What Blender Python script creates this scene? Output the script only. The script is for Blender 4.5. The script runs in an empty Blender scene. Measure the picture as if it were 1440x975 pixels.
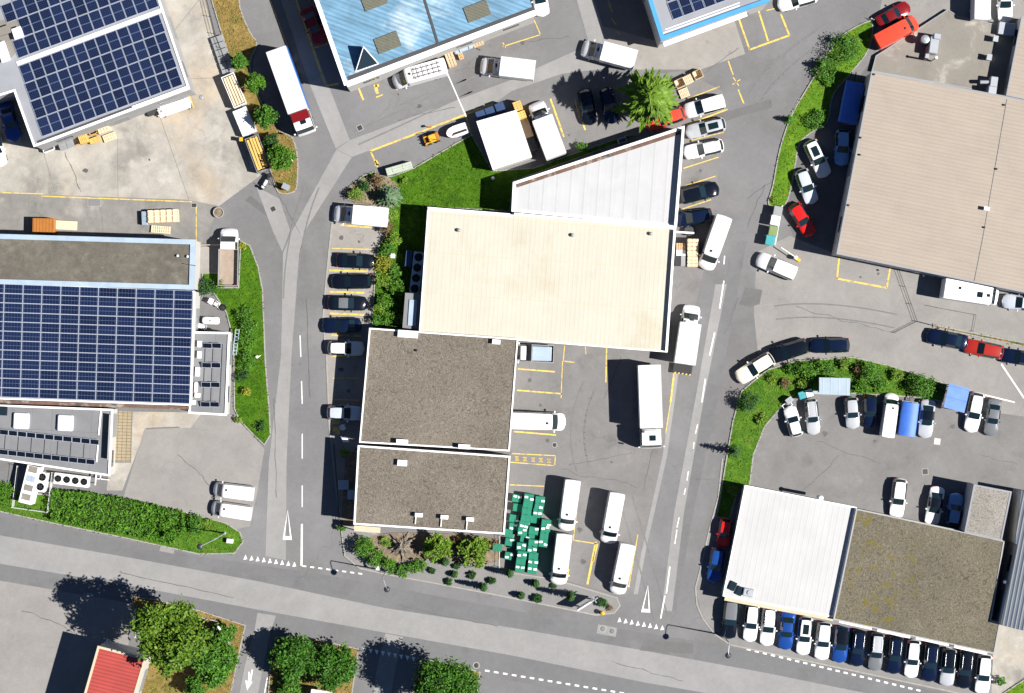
import bpy, bmesh, math, random
import numpy as np
from mathutils import Vector, Matrix, Quaternion
random.seed(7)
RNG = np.random.default_rng(11)
SC = bpy.context.scene
COL = SC.collection
R = math.radians
S = 0.08            # metres per photo pixel on the ground
CAMH = 260.0        # height of the drone

def P(px, py, z=0.0):
    f = (CAMH - z) / CAMH * S
    return Vector(((px - 720) * f, (487.5 - py) * f, z))
def ang(dx, dy):
    return math.atan2(-dy, dx)

# ------------------------------------------------------------------ materials
MATS = {}
def nodes_of(name):
    m = bpy.data.materials.new(name); m.use_nodes = True
    nt = m.node_tree
    return m, nt, nt.nodes['Principled BSDF']
def N(nt, kind, **kw):
    n = nt.nodes.new(kind)
    for k, v in kw.items(): setattr(n, k, v)
    return n
def ramp(nt, src, stops):
    r = N(nt, 'ShaderNodeValToRGB'); cr = r.color_ramp
    cr.elements[0].position = stops[0][0]; cr.elements[0].color = stops[0][1]
    cr.elements[1].position = stops[-1][0]; cr.elements[1].color = stops[-1][1]
    for p, c in stops[1:-1]:
        e = cr.elements.new(p); e.color = c
    nt.links.new(src, r.inputs[0]); return r.outputs[0]
def g4(v): return (v, v, v, 1)
def mixmul(nt, a, b, fac=1.0):
    m = N(nt, 'ShaderNodeMix', data_type='RGBA', blend_type='MULTIPLY'); m.inputs[0].default_value = fac
    nt.links.new(a, m.inputs[6]); nt.links.new(b, m.inputs[7]); return m.outputs[2]
def mixcol(nt, a, b, fac):
    m = N(nt, 'ShaderNodeMix', data_type='RGBA')
    for v, i in ((a, 6), (b, 7)):
        if isinstance(v, tuple): m.inputs[i].default_value = v
        else: nt.links.new(v, m.inputs[i])
    nt.links.new(fac, m.inputs[0]); return m.outputs[2]
def noise(nt, vec, scale, detail=5, rough=.6, dist=0):
    n = N(nt, 'ShaderNodeTexNoise'); n.inputs['Scale'].default_value = scale
    n.inputs['Detail'].default_value = detail; n.inputs['Roughness'].default_value = rough
    n.inputs['Distortion'].default_value = dist
    nt.links.new(vec, n.inputs['Vector']); return n.outputs['Fac']
def math_(nt, op, a, b=None):
    n = N(nt, 'ShaderNodeMath', operation=op)
    for i, v in enumerate((a, b)):
        if v is None: continue
        if isinstance(v, (int, float)): n.inputs[i].default_value = v
        else: nt.links.new(v, n.inputs[i])
    return n.outputs[0]

def M(name, col, rough=.85, metal=0., var=.12, scale=.8, fine=.10, fscale=14., blot=None,
      stripe=None, bump=0., coord='pos', coat=0., crack=0., spec=.5, grid=None, streak=0., mid=0.):
    """col with a broad stain noise (var/scale), a fine grain (fine/fscale), optional blots of another
    colour, optional ribs stripe=(angle, period, width, factor, bump), optional cracks."""
    if name in MATS: return MATS[name]
    m, nt, b = nodes_of(name)
    if coord == 'pos': vec = N(nt, 'ShaderNodeNewGeometry').outputs['Position']
    else: vec = N(nt, 'ShaderNodeTexCoord').outputs['Object']
    base = N(nt, 'ShaderNodeRGB'); base.outputs[0].default_value = (*col, 1)
    c = base.outputs[0]
    if blot:
        for (bc, bs, lo, hi) in blot:
            f = noise(nt, vec, bs, 6, .62, .3)
            f = ramp(nt, f, [(lo, g4(0)), (hi, g4(1))])
            c = mixcol(nt, c, (*bc, 1), f)
    if var:
        f = ramp(nt, noise(nt, vec, scale, 7, .62, .4), [(.28, g4(1 - var)), (.5, g4(1)), (.72, g4(1 + var))])
        c = mixmul(nt, c, f)
    if mid:
        c = mixmul(nt, c, ramp(nt, noise(nt, vec, 1.6, 6, .7, .5), [(.3, g4(1 - mid)), (.7, g4(1 + mid))]))
    hb = None
    if fine:
        fo = noise(nt, vec, fscale, 3, .7)
        c = mixmul(nt, c, ramp(nt, fo, [(.25, g4(1 - fine)), (.75, g4(1 + fine))])); hb = fo
    if streak:
        sa = stripe[0] if stripe else 0.
        s1 = N(nt, 'ShaderNodeSeparateXYZ'); nt.links.new(vec, s1.inputs[0]); mp = N(nt, 'ShaderNodeCombineXYZ')
        uu = math_(nt, 'ADD', math_(nt, 'MULTIPLY', s1.outputs[0], math.cos(sa) * 2.4), math_(nt, 'MULTIPLY', s1.outputs[1], math.sin(sa) * 2.4))
        vv_ = math_(nt, 'ADD', math_(nt, 'MULTIPLY', s1.outputs[0], -math.sin(sa) * .16), math_(nt, 'MULTIPLY', s1.outputs[1], math.cos(sa) * .16))
        nt.links.new(uu, mp.inputs[0]); nt.links.new(vv_, mp.inputs[1])
        c = mixmul(nt, c, ramp(nt, noise(nt, mp.outputs[0], 1.0, 5, .6), [(.3, g4(1 - streak)), (.7, g4(1 + streak * .5))]))
    if crack:
        v = N(nt, 'ShaderNodeTexVoronoi', feature='DISTANCE_TO_EDGE'); v.inputs['Scale'].default_value = crack
        wv = N(nt, 'ShaderNodeVectorMath', operation='ADD')
        nn = N(nt, 'ShaderNodeTexNoise'); nn.inputs['Scale'].default_value = .5; nn.inputs['Detail'].default_value = 5
        nt.links.new(vec, nn.inputs['Vector'])
        sc = N(nt, 'ShaderNodeVectorMath', operation='SCALE'); sc.inputs['Scale'].default_value = 3.0
        nt.links.new(nn.outputs['Color'], sc.inputs[0])
        nt.links.new(vec, wv.inputs[0]); nt.links.new(sc.outputs[0], wv.inputs[1])
        nt.links.new(wv.outputs[0], v.inputs['Vector'])
        line = ramp(nt, v.outputs['Distance'], [(.0, g4(0)), (.006, g4(1))])
        msk = ramp(nt, noise(nt, vec, .12, 2), [(.52, g4(1)), (.6, g4(0))])
        lm = math_(nt, 'MAXIMUM', line, msk)
        c = mixmul(nt, c, ramp(nt, lm, [(0, g4(.86)), (1, g4(1))]))
    height = None
    if stripe:
        a, per, wid, fac, bs = stripe
        sx = N(nt, 'ShaderNodeSeparateXYZ'); nt.links.new(vec, sx.inputs[0])
        u = math_(nt, 'ADD', math_(nt, 'MULTIPLY', sx.outputs[0], math.cos(a)), math_(nt, 'MULTIPLY', sx.outputs[1], math.sin(a)))
        fr = math_(nt, 'FRACT', math_(nt, 'DIVIDE', u, per))
        tri = math_(nt, 'ABSOLUTE', math_(nt, 'SUBTRACT', fr, .5))
        c = mixmul(nt, c, ramp(nt, tri, [(max(0, wid * .5 - .03), g4(fac)), (wid * .5 + .03, g4(1))]))
        height = ramp(nt, tri, [(max(0, wid * .5 - .08), g4(1)), (wid * .5 + .08, g4(0))])
        if bs:
            bn = N(nt, 'ShaderNodeBump'); bn.inputs['Strength'].default_value = bs; bn.inputs['Distance'].default_value = .04
            nt.links.new(height, bn.inputs['Height']); nt.links.new(bn.outputs[0], b.inputs['Normal'])
    if grid:
        # grid=(angle, pu, pv, width, colour): joints between slabs
        a, pu, pv, wd, gc = grid
        sx = N(nt, 'ShaderNodeSeparateXYZ'); nt.links.new(vec, sx.inputs[0])
        fs = None
        for aa, per in ((a, pu), (a + math.pi / 2, pv)):
            u = math_(nt, 'ADD', math_(nt, 'MULTIPLY', sx.outputs[0], math.cos(aa)), math_(nt, 'MULTIPLY', sx.outputs[1], math.sin(aa)))
            fr = math_(nt, 'FRACT', math_(nt, 'DIVIDE', u, per))
            l = math_(nt, 'LESS_THAN', fr, wd / per)
            fs = l if fs is None else math_(nt, 'MAXIMUM', fs, l)
        c = mixcol(nt, c, (*gc, 1), fs)
    nt.links.new(c, b.inputs['Base Color'])
    b.inputs['Roughness'].default_value = rough; b.inputs['Metallic'].default_value = metal
    b.inputs['Specular IOR Level'].default_value = spec
    if coat:
        b.inputs['Coat Weight'].default_value = coat; b.inputs['Coat Roughness'].default_value = .08
    if bump and hb is not None and not (stripe and stripe[4]):
        bn = N(nt, 'ShaderNodeBump'); bn.inputs['Strength'].default_value = bump; bn.inputs['Distance'].default_value = .05
        nt.links.new(hb, bn.inputs['Height']); nt.links.new(bn.outputs[0], b.inputs['Normal'])
    MATS[name] = m; return m

def leafmat(name, c1, c2, rough=.6):
    """two-tone foliage: every leaf (mesh island) takes its own tone"""
    if name in MATS: return MATS[name]
    m, nt, b = nodes_of(name)
    g = N(nt, 'ShaderNodeNewGeometry')
    mid = tuple((x + y) / 2 for x, y in zip(c1, c2))
    f = ramp(nt, g.outputs['Random Per Island'], [(0, (*c1, 1)), (.5, (*mid, 1)), (1, (*c2, 1))])
    big = ramp(nt, noise(nt, g.outputs['Position'], .9, 3), [(.3, g4(.72)), (.7, g4(1.25))])
    nt.links.new(mixmul(nt, f, big), b.inputs['Base Color'])
    b.inputs['Roughness'].default_value = rough; b.inputs['Specular IOR Level'].default_value = .25
    b.inputs['Subsurface Weight'].default_value = 0
    MATS[name] = m; return m

def lawnmat(name, c1, c2, dry=None, lo=.55, hi=.7):
    m, nt, b = nodes_of(name)
    vec = N(nt, 'ShaderNodeNewGeometry').outputs['Position']
    f = noise(nt, vec, .55, 8, .68, .6)
    c = ramp(nt, f, [(.3, (*c1, 1)), (.7, (*c2, 1))])
    if dry:
        c = mixcol(nt, c, (*dry, 1), ramp(nt, noise(nt, vec, .35, 7, .65, .8), [(lo, g4(0)), (hi, g4(1))]))
    c = mixmul(nt, c, ramp(nt, noise(nt, vec, 1.9, 5, .7, 1.2), [(.32, g4(.62)), (.66, g4(1.3))]))
    fo = noise(nt, vec, 9., 4, .75)
    c = mixmul(nt, c, ramp(nt, fo, [(.3, g4(.6)), (.7, g4(1.35))]))
    nt.links.new(c, b.inputs['Base Color']); b.inputs['Roughness'].default_value = .9
    b.inputs['Specular IOR Level'].default_value = .1
    bn = N(nt, 'ShaderNodeBump'); bn.inputs['Strength'].default_value = .8; bn.inputs['Distance'].default_value = .08
    nt.links.new(fo, bn.inputs['Height']); nt.links.new(bn.outputs[0], b.inputs['Normal'])
    MATS[name] = m; return m

def gravelmat(name, cols, moss=None, vs=1.5):
    """rounded roof gravel raked into curls: bands of a distorted noise, moss blots"""
    m, nt, b = nodes_of(name)
    vec = N(nt, 'ShaderNodeNewGeometry').outputs['Position']
    f = noise(nt, vec, vs, 2, .5, 2.6)
    c = ramp(nt, f, [(.28, (*cols[0], 1)), (.45, (*cols[1], 1)), (.495, (*cols[2], 1)), (.535, (*cols[1], 1)), (.60, (*cols[0], 1)), (.655, (*cols[2], 1)), (.71, (*cols[1], 1))])
    c = mixmul(nt, c, ramp(nt, noise(nt, vec, 11., 3, .8), [(.3, g4(.70)), (.7, g4(1.28))]))
    c = mixmul(nt, c, ramp(nt, noise(nt, vec, .16, 6, .6), [(.3, g4(.84)), (.7, g4(1.14))]))
    if moss:
        a = ramp(nt, noise(nt, vec, .75, 7, .72, .7), [(.54, g4(0)), (.64, g4(1))])
        sx = N(nt, 'ShaderNodeSeparateXYZ'); nt.links.new(vec, sx.inputs[0])
        z = ramp(nt, math_(nt, 'ADD', noise(nt, vec, .15, 2), math_(nt, 'MULTIPLY', math_(nt, 'SUBTRACT', 44.5, sx.outputs[0]), .035)), [(.42, g4(0)), (.60, g4(1))])
        c = mixcol(nt, c, (*moss, 1), math_(nt, 'MULTIPLY', a, z))
    nt.links.new(c, b.inputs['Base Color']); b.inputs['Roughness'].default_value = .95
    b.inputs['Specular IOR Level'].default_value = .2
    bn = N(nt, 'ShaderNodeBump'); bn.inputs['Strength'].default_value = .7; bn.inputs['Distance'].default_value = .06
    nt.links.new(f, bn.inputs['Height']); nt.links.new(bn.outputs[0], b.inputs['Normal'])
    MATS[name] = m; return m

# ------------------------------------------------------------------ mesh builder
class MB:
    def __init__(s): s.v = []; s.f = []; s.m = []; s.sm = []
    def add(s, vs, fs, mi=0, smooth=False):
        o = len(s.v); s.v += [tuple(p) for p in vs]
        for f in fs: s.f.append(tuple(i + o for i in f)); s.m.append(mi); s.sm.append(smooth)
        return s
    def box(s, c, size, rz=0., mi=0, top=1.0):
        hx, hy, hz = size[0] / 2, size[1] / 2, size[2] / 2
        ca, sa = math.cos(rz), math.sin(rz); vs = []
        for z in (-hz, hz):
            k = top if z > 0 else 1.0
            for x, y in ((-hx, -hy), (hx, -hy), (hx, hy), (-hx, hy)):
                x, y = x * k, y * k
                vs.append((c[0] + x * ca - y * sa, c[1] + x * sa + y * ca, c[2] + z))
        return s.add(vs, [(3, 2, 1, 0), (4, 5, 6, 7), (0, 1, 5, 4), (1, 2, 6, 5), (2, 3, 7, 6), (3, 0, 4, 7)], mi)
    def rbox(s, c, size, bev=.04, rz=0., mi=0):
        """box with chamfered vertical and top edges"""
        hx, hy = size[0] / 2, size[1] / 2; z0, z1 = c[2] - size[2] / 2, c[2] + size[2] / 2
        ca, sa = math.cos(rz), math.sin(rz)
        def ring(ix, z, b):
            x, y = hx - ix, hy - ix
            pts = [(-x + b, -y), (x - b, -y), (x, -y + b), (x, y - b), (x - b, y), (-x + b, y), (-x, y - b), (-x, -y + b)]
            return [(c[0] + a * ca - d * sa, c[1] + a * sa + d * ca, z) for a, d in pts]
        vs = ring(0, z0, bev) + ring(0, z1 - bev, bev) + ring(bev, z1, bev * .6)
        fs = [tuple(range(7, -1, -1)), tuple(range(16, 24))]
        for k in (0, 8):
            for i in range(8): j = (i + 1) % 8; fs.append((k + i, k + j, k + 8 + j, k + 8 + i))
        return s.add(vs, fs, mi)
    def prism(s, poly, z0, z1, mi=0, top=True, bottom=False, mtop=None, sides=True):
        n = len(poly); vs = [(x, y, z0) for x, y in poly] + [(x, y, z1) for x, y in poly]
        if sides: s.add(vs, [(i, (i + 1) % n, n + (i + 1) % n, n + i) for i in range(n)], mi)
        if top: s.add([(x, y, z1) for x, y in poly], [tuple(range(n))], mi if mtop is None else mtop)
        if bottom: s.add([(x, y, z0) for x, y in poly], [tuple(range(n - 1, -1, -1))], mi)
        return s
    def ring(s, outer, inner, z0, z1, mi=0):
        n = len(outer)
        vs = [(x, y, z0) for x, y in outer] + [(x, y, z1) for x, y in outer] + [(x, y, z1) for x, y in inner] + [(x, y, z0) for x, y in inner]
        fs = []
        for i in range(n):
            j = (i + 1) % n
            fs += [(i, j, n + j, n + i), (n + i, n + j, 2 * n + j, 2 * n + i), (2 * n + i, 2 * n + j, 3 * n + j, 3 * n + i)]
        return s.add(vs, fs, mi)
    def tube(s, p0, p1, r0, r1=None, n=8, mi=0, cap=True):
        r1 = r0 if r1 is None else r1
        p0, p1 = Vector(p0), Vector(p1); d = (p1 - p0).normalized()
        u = d.orthogonal().normalized(); w = d.cross(u); vs = []
        for p, r in ((p0, r0), (p1, r1)):
            for k in range(n):
                a = 2 * math.pi * k / n; vs.append(p + u * (r * math.cos(a)) + w * (r * math.sin(a)))
        s.add(vs, [(k, (k + 1) % n, n + (k + 1) % n, n + k) for k in range(n)], mi, True)
        if cap: s.add(vs, [tuple(range(n - 1, -1, -1)), tuple(range(n, 2 * n))], mi)
        return s
    def path(s, pts, r, n=6, mi=0):
        for a, b in zip(pts[:-1], pts[1:]): s.tube(a, b, r, r, n, mi)
        return s
    def lathe(s, c, prof, n=14, mi=0, smooth=True):
        vs = []
        for r, z in prof:
            for k in range(n):
                a = 2 * math.pi * k / n; vs.append((c[0] + r * math.cos(a), c[1] + r * math.sin(a), c[2] + z))
        fs = []
        for i in range(len(prof) - 1):
            for k in range(n):
                j = (k + 1) % n; fs.append((i * n + k, i * n + j, (i + 1) * n + j, (i + 1) * n + k))
        s.add(vs, fs, mi, smooth)
        t = (len(prof) - 1) * n
        return s.add(vs[t:], [tuple(range(n))], mi)
    def build(s, name, mats, parent=None, origin=None, sharp=None):
        me = bpy.data.meshes.new(name)
        vs = s.v if origin is None else [(x - origin[0], y - origin[1], z - origin[2]) for x, y, z in s.v]
        me.from_pydata(vs, [], s.f)
        if not isinstance(mats, (list, tuple)): mats = [mats]
        for m in mats: me.materials.append(m)
        me.polygons.foreach_set('material_index', s.m); me.polygons.foreach_set('use_smooth', s.sm)
        me.update()
        if sharp: me.set_sharp_from_angle(angle=R(sharp))
        o = bpy.data.objects.new(name, me); COL.objects.link(o)
        if parent is not None: o.parent = parent
        return o

def tag(o, label=None, cat=None, group=None, kind=None):
    if label: o['label'] = label
    if cat: o['category'] = cat
    if group: o['group'] = group
    if kind: o['kind'] = kind
    return o
def thing(name, label, cat, loc=(0, 0, 0), rz=0., group=None):
    o = bpy.data.objects.new(name, None); COL.objects.link(o); o.empty_display_size = .3
    o.location = loc; o.rotation_euler = (0, 0, rz)
    return tag(o, label, cat, group)
KIDS = {}
def kids(o):
    return [c for c in bpy.data.objects if c.parent == o]
def index_kids():
    KIDS.clear()
    for c in bpy.data.objects:
        if c.parent: KIDS.setdefault(c.parent.name, []).append(c)
def copy_tree(o, tree):
    """tree = [(object, [(child, ...)])] captured once from the prototype"""
    c = o.copy(); COL.objects.link(c)
    for ch, sub in tree:
        d = ch.copy(); COL.objects.link(d); d.parent = c
        for g in sub:
            e = g.copy(); COL.objects.link(e); e.parent = d
    return c

def area2(p): return sum(p[i][0] * p[(i + 1) % len(p)][1] - p[(i + 1) % len(p)][0] * p[i][1] for i in range(len(p)))
def ccw(p): return list(p) if area2(p) > 0 else list(reversed(p))
def offset(poly, d):
    n = len(poly); out = []
    for i in range(n):
        a, b, c = Vector(poly[i - 1][:2]), Vector(poly[i][:2]), Vector(poly[(i + 1) % n][:2])
        e1, e2 = (b - a).normalized(), (c - b).normalized()
        n1, n2 = Vector((e1.y, -e1.x)), Vector((e2.y, -e2.x))
        k = n1 + n2
        k = k / max(.35, k.dot(n1)) if k.length > 1e-6 else n1
        out.append((b.x + k.x * d, b.y + k.y * d))
    return out
def smooth_poly(p, n=4):
    out = []; m = len(p)
    for i in range(m):
        a, b, c, d = (Vector(p[(i + k - 1) % m]) for k in range(4))
        for t in range(n):
            t /= n
            q = .5 * ((2 * b) + (c - a) * t + (2 * a - 5 * b + 4 * c - d) * t * t + (3 * b - a - 3 * c + d) * t ** 3)
            out.append((q.x, q.y))
    return out
def wpoly(px, z=0.): return ccw([tuple(P(x, y, z)[:2]) for x, y in px])
def inpoly(poly, pts):
    x, y = pts[:, 0], pts[:, 1]; r = np.zeros(len(pts), bool); n = len(poly); j = n - 1
    for i in range(n):
        xi, yi = poly[i]; xj, yj = poly[j]
        if yi != yj:
            r ^= ((yi > y) != (yj > y)) & (x < (xj - xi) * (y - yi) / (yj - yi) + xi)
        j = i
    return r
def scatter(poly, n):
    a = np.array(poly); lo, hi = a.min(0), a.max(0)
    out = np.zeros((0, 2))
    while len(out) < n:
        q = lo + RNG.random((n * 2, 2)) * (hi - lo); out = np.vstack([out, q[inpoly(poly, q)]])
    return out[:n]
def parea(poly): return abs(area2(poly)) / 2
# ------------------------------------------------------------------ camera, light
cam = bpy.data.cameras.new('camera'); cam_o = bpy.data.objects.new('camera', cam); COL.objects.link(cam_o)
cam_o.location = (0, 0, CAMH); cam.sensor_width = 36; cam.lens = 36 * CAMH / (1440 * S); cam.clip_end = 5000; cam.clip_start = 1
SC.camera = cam_o
EL = R(48); SUNV = Vector((1, -.185, math.tan(EL) * math.hypot(1, .185))).normalized()
sl = bpy.data.lights.new('sun', 'SUN'); sl.energy = 5.0; sl.angle = R(.5); sl.color = (1, .955, .89)
so = bpy.data.objects.new('sun', sl); COL.objects.link(so); so.rotation_euler = SUNV.to_track_quat('Z', 'Y').to_euler(); so.location = (60, -10, 80)
w = bpy.data.worlds.new('World'); SC.world = w; w.use_nodes = True
sky = w.node_tree.nodes.new('ShaderNodeTexSky'); sky.sky_type = 'NISHITA'; sky.sun_disc = False
sky.sun_elevation = EL; sky.sun_rotation = math.atan2(SUNV.x, SUNV.y)
sky.altitude = 1500; sky.air_density = .62; sky.dust_density = .2; sky.ozone_density = 4.0
w.node_tree.links.new(sky.outputs[0], w.node_tree.nodes['Background'].inputs[0])
w.node_tree.nodes['Background'].inputs[1].default_value = .05
SC.view_settings.view_transform = 'Standard'; SC.view_settings.look = 'None'
SC.view_settings.exposure = .92; SC.view_settings.gamma = 1
SC.view_settings.use_curve_mapping = False
SC.cycles.max_bounces = 6

# ------------------------------------------------------------------ palette
A_ = dict(rough=.92, spec=.25, bump=.3, mid=.06)
M('asphalt', (.150, .150, .154), var=.14, scale=.12, fine=.12, fscale=9, crack=.05,
  blot=[((.128, .126, .127), .06, .50, .62), ((.175, .172, .172), .045, .56, .68), ((.105, .103, .102), .9, .67, .78)], **A_)
M('asphalt_road', (.135, .136, .141), var=.10, scale=.15, fine=.10, fscale=10, crack=.05, blot=[((.116, .116, .119), .25, .56, .70), ((.155, .154, .156), .18, .58, .72)], **A_)
M('asphalt_lot', (.162, .158, .157), var=.14, scale=.2, fine=.12, fscale=8, crack=.07, blot=[((.130, .126, .124), .35, .58, .72), ((.195, .188, .182), .3, .62, .74), ((.085, .082, .08), 1.3, .69, .77)], **A_)
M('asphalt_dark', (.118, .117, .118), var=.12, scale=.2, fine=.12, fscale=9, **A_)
M('asphalt_light', (.228, .226, .225), var=.09, scale=.3, fine=.08, fscale=9, **A_)
M('asphalt_pale', (.218, .210, .202), var=.12, scale=.25, fine=.10, fscale=8, crack=.08, **A_)
M('bay_paving', (.240, .228, .214), var=.12, scale=.3, fine=.10, fscale=9, blot=[((.16, .15, .14), .5, .62, .74)], **A_)
M('concrete_yard', (.300, .285, .256), var=.24, scale=.35, fine=.10, fscale=7, crack=.06,
  blot=[((.345, .295, .232), .12, .50, .64), ((.20, .19, .175), .2, .54, .68), ((.36, .345, .32), .5, .58, .72)], **A_)
M('concrete_apron', (.185, .18, .17), var=.18, scale=.5, fine=.10, fscale=7, crack=.1, blot=[((.125, .125, .122), .3, .58, .72), ((.26, .25, .23), .22, .58, .7)], **A_)
M('pavement', (.185, .183, .181), var=.10, scale=.4, fine=.1, fscale=9, crack=.1, **A_)
M('kerb_stone', (.27, .26, .24), var=.15, scale=2, fine=.1, **A_)
M('terrace_paver', (.27, .225, .15), var=.15, scale=2, fine=.1, grid=(R(-2), .5, .36, .05, (.10, .085, .06)), **A_)
M('soil', (.17, .135, .10), var=.3, scale=2.5, fine=.3, fscale=10, blot=[((.24, .19, .12), 1.2, .5, .65)], rough=1, spec=.1, bump=.6)
M('yellow_paint', (.60, .42, .07), var=.14, scale=3, fine=.1, fscale=8, blot=[((.26, .225, .14), 2.0, .50, .63)], rough=.7)
M('white_paint', (.70, .70, .69), var=.08, scale=3, fine=.06, blot=[((.36, .36, .36), 2.5, .56, .70)], rough=.7)
lawnmat('lawn', (.028, .080, .004), (.068, .150, .008), dry=(.085, .125, .012), lo=.60, hi=.74)
lawnmat('lawn_bright', (.055, .135, .008), (.115, .215, .016), dry=(.20, .19, .03), lo=.58, hi=.72)
lawnmat('lawn_wild', (.035, .100, .008), (.085, .170, .016), dry=(.15, .14, .045), lo=.60, hi=.74)
lawnmat('lawn_dry', (.16, .115, .035), (.23, .165, .055), dry=(.075, .11, .018), lo=.54, hi=.68)
m = MATS

def structure(name, mb, mats): return tag(mb.build(name, mats), kind='structure')
ZN = {}
def sheet(name, matname, z, px, smooth=0):
    kz = int(z * 250 + .01); ZN[kz] = ZN.get(kz, 0) + 1; z = kz / 250 + .00017 * ZN[kz]
    if smooth: px = smooth_poly(px, smooth)
    return structure(name, MB().prism(wpoly(px), z - .003, z, sides=False), m[matname])

g = MB()
g.add([(-1500, -1500, 0), (1500, -1500, 0), (1500, 1500, 0), (-1500, 1500, 0)], [(0, 1, 2, 3)])
structure('ground', g, m['asphalt'])
# --- yards and lots (one 4 mm layer)
sheet('concrete_yard', 'concrete_yard', .004, [(-90, -90), (262, -90), (290, 0), (302, 58), (325, 120), (343, 190), (366, 247), (308, 290), (262, 281), (0, 272), (-90, 268)])
sheet('concrete_apron', 'concrete_apron', .0041, [(-90, 268.5), (0, 272.5), (262, 281.5), (308, 290.5), (282, 352), (0, 350), (-90, 350)])
sheet('terrace', 'terrace_paver', .004, [(157, 578), (186, 579), (184, 650), (154, 648)])
sheet('path', 'concrete_yard', .0041, [(186.5, 579), (262, 580), (330, 585), (352, 612), (340, 640), (250, 600), (205, 602), (172, 690), (150, 690), (154, 651), (184.5, 651)])
sheet('parking_lot', 'asphalt_pale', .004, [(203, 604), (250, 602), (345, 600), (372, 632), (362, 690), (352, 740), (330, 745), (262, 722), (174, 698)])
sheet('parking_bay', 'bay_paving', .004, [(470, 284), (560, 290), (560, 470), (520, 560), (505, 640), (500, 745), (486, 760), (474, 700), (462, 600), (458, 500), (454, 450), (458, 400), (464, 340)])
sheet('loading_yard', 'asphalt_lot', .004, [(716, 470), (945, 480), (955, 500), (935, 640), (905, 780), (893, 836), (868, 836), (780, 812), (700, 800)])
sheet('parking_strip', 'asphalt_lot', .004, [(700, 238), (790, 120), (960, 100), (1016, 128), (1022, 180), (1004, 280), (1000, 340), (960, 500), (940, 500), (950, 320), (962, 178), (722, 256)])
sheet('gutter_strip', 'asphalt_light', .008, [(952, 505), (957, 505), (938, 642), (908, 775), (897, 836), (891, 836), (903, 772), (932, 640)])
sheet('parking_court', 'asphalt_lot', .004, [(1030, 690), (1050, 690), (1056, 650), (1070, 610), (1100, 572), (1140, 555), (1330, 572), (1430, 590), (1520, 600), (1520, 720), (1440, 705), (1310, 740), (1200, 730)])
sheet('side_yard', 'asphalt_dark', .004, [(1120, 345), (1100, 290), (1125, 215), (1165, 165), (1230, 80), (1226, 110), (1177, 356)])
sheet('yard_pavement', 'asphalt_pale', .0041, [(1235, 30), (1250, -60), (1520, -60), (1520, 60), (1400, 60), (1330, 14), (1232, 78)])
sheet('forecourt', 'asphalt_pale', .004, [(1060, 440), (1064, 355), (1110, 332), (1177, 358), (1440, 413), (1540, 430), (1540, 600), (1340, 572), (1332, 541), (1252, 515), (1200, 503), (1120, 508), (1078, 521), (1066, 500)])
sheet('apron', 'bay_paving', .004, [(848, 37), (930, 60), (1030, 20), (1048, 76), (985, 98), (880, 98), (850, 70)])
sheet('gravel_lot', 'asphalt_pale', .004, [(-90, 800), (0, 817), (60, 827), (190, 850), (180, 910), (130, 1100), (-90, 1100)])
sheet('pavement_right', 'pavement', .004, [(1036, 690), (1010, 705), (998, 743), (978, 827), (988, 870), (1027, 906), (1080, 917), (1240, 951), (1398, 985), (1398, 925), (1172, 872), (1016, 842)])
sheet('slab', 'concrete_yard', .0041, [(1398, 880), (1412, 878), (1480, 895), (1480, 950), (1440, 952), (1408, 975), (1394, 985)])
# --- paler strips of newer asphalt (trench repairs) and the main road
STRIPS = [
    [(393, -40), (416, -40), (418, 0), (452, 95), (492, 197), (472, 209), (432, 110), (395, 0)],
    [(492.5, 197), (720, 112), (808, 72), (830, 66), (857, 62), (866, 84), (848, 97), (790, 104), (720, 128), (693, 147), (495, 221), (473, 210)],
    [(812, -40), (836, -40), (836, 0), (856, 62), (830, 68), (811, 0)],
    [(473, 210.5), (494.5, 221.5), (428, 326), (421, 356), (410, 500), (403, 650), (402, 788), (373, 782), (378, 650), (395, 500), (398, 356), (410, 326)],
    [(360, 262), (393, 280), (408, 324), (397, 354), (384, 326)],
    [(362, 862), (388, 866), (380, 890), (369, 943), (356, 1010), (330, 1010), (344, 937), (358, 886)],
    [(542, 891), (567, 896), (556, 940), (545, 1010), (520, 1010), (530, 940)],
    [(1006, 400), (1022, 400), (990, 560), (962, 720), (945, 860), (930, 858), (948, 720), (978, 560)],
]
sheet('road', 'asphalt_road', .0041, [(-300, 660), (0, 727), (170, 759), (280, 783), (440, 806), (560, 828), (720, 858), (840, 880), (1000, 905), (1440, 998), (1700, 1054), (1700, 1170), (1440, 1060), (1080, 1000), (900, 985), (720, 958), (560, 932), (380, 893), (200, 850), (0, 816), (-300, 760)])
sheet('road_lane', 'asphalt_light', .0085, [(-300, 700), (0, 753), (180, 784), (360, 817), (540, 855), (720, 883), (900, 914), (1080, 947), (1440, 1020), (1700, 1075), (1700, 1115), (1440, 1060), (1080, 990), (907, 960), (720, 922), (542, 890), (360, 857), (180, 823), (0, 793), (-300, 742)])
for k, q in enumerate(STRIPS): sheet('road_patch', 'asphalt_light', .0125, q)
sheet('road_patch', 'asphalt_dark', .0085, [(980, 168), (1040, 152), (1085, 140), (1085, 152), (1040, 164), (975, 186)])
sheet('road_patch', 'asphalt_dark', .0085, [(1048, 404), (1072, 408), (1068, 428), (1054, 432), (1040, 428)])
sheet('road_patch', 'asphalt_dark', .0085, [(905, 900), (975, 905), (975, 920), (900, 915)])
sheet('road_patch', 'asphalt_light', .0085, [(841, 878), (868, 883), (866, 896), (839, 891)])
sheet('road_patch', 'asphalt_light', .0085, [(226, 767), (246, 771), (244, 779), (224, 775)])
sheet('road_patch', 'asphalt_pale', .0085, [(300, 560), (352, 614), (300, 640), (262, 610)])
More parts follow.
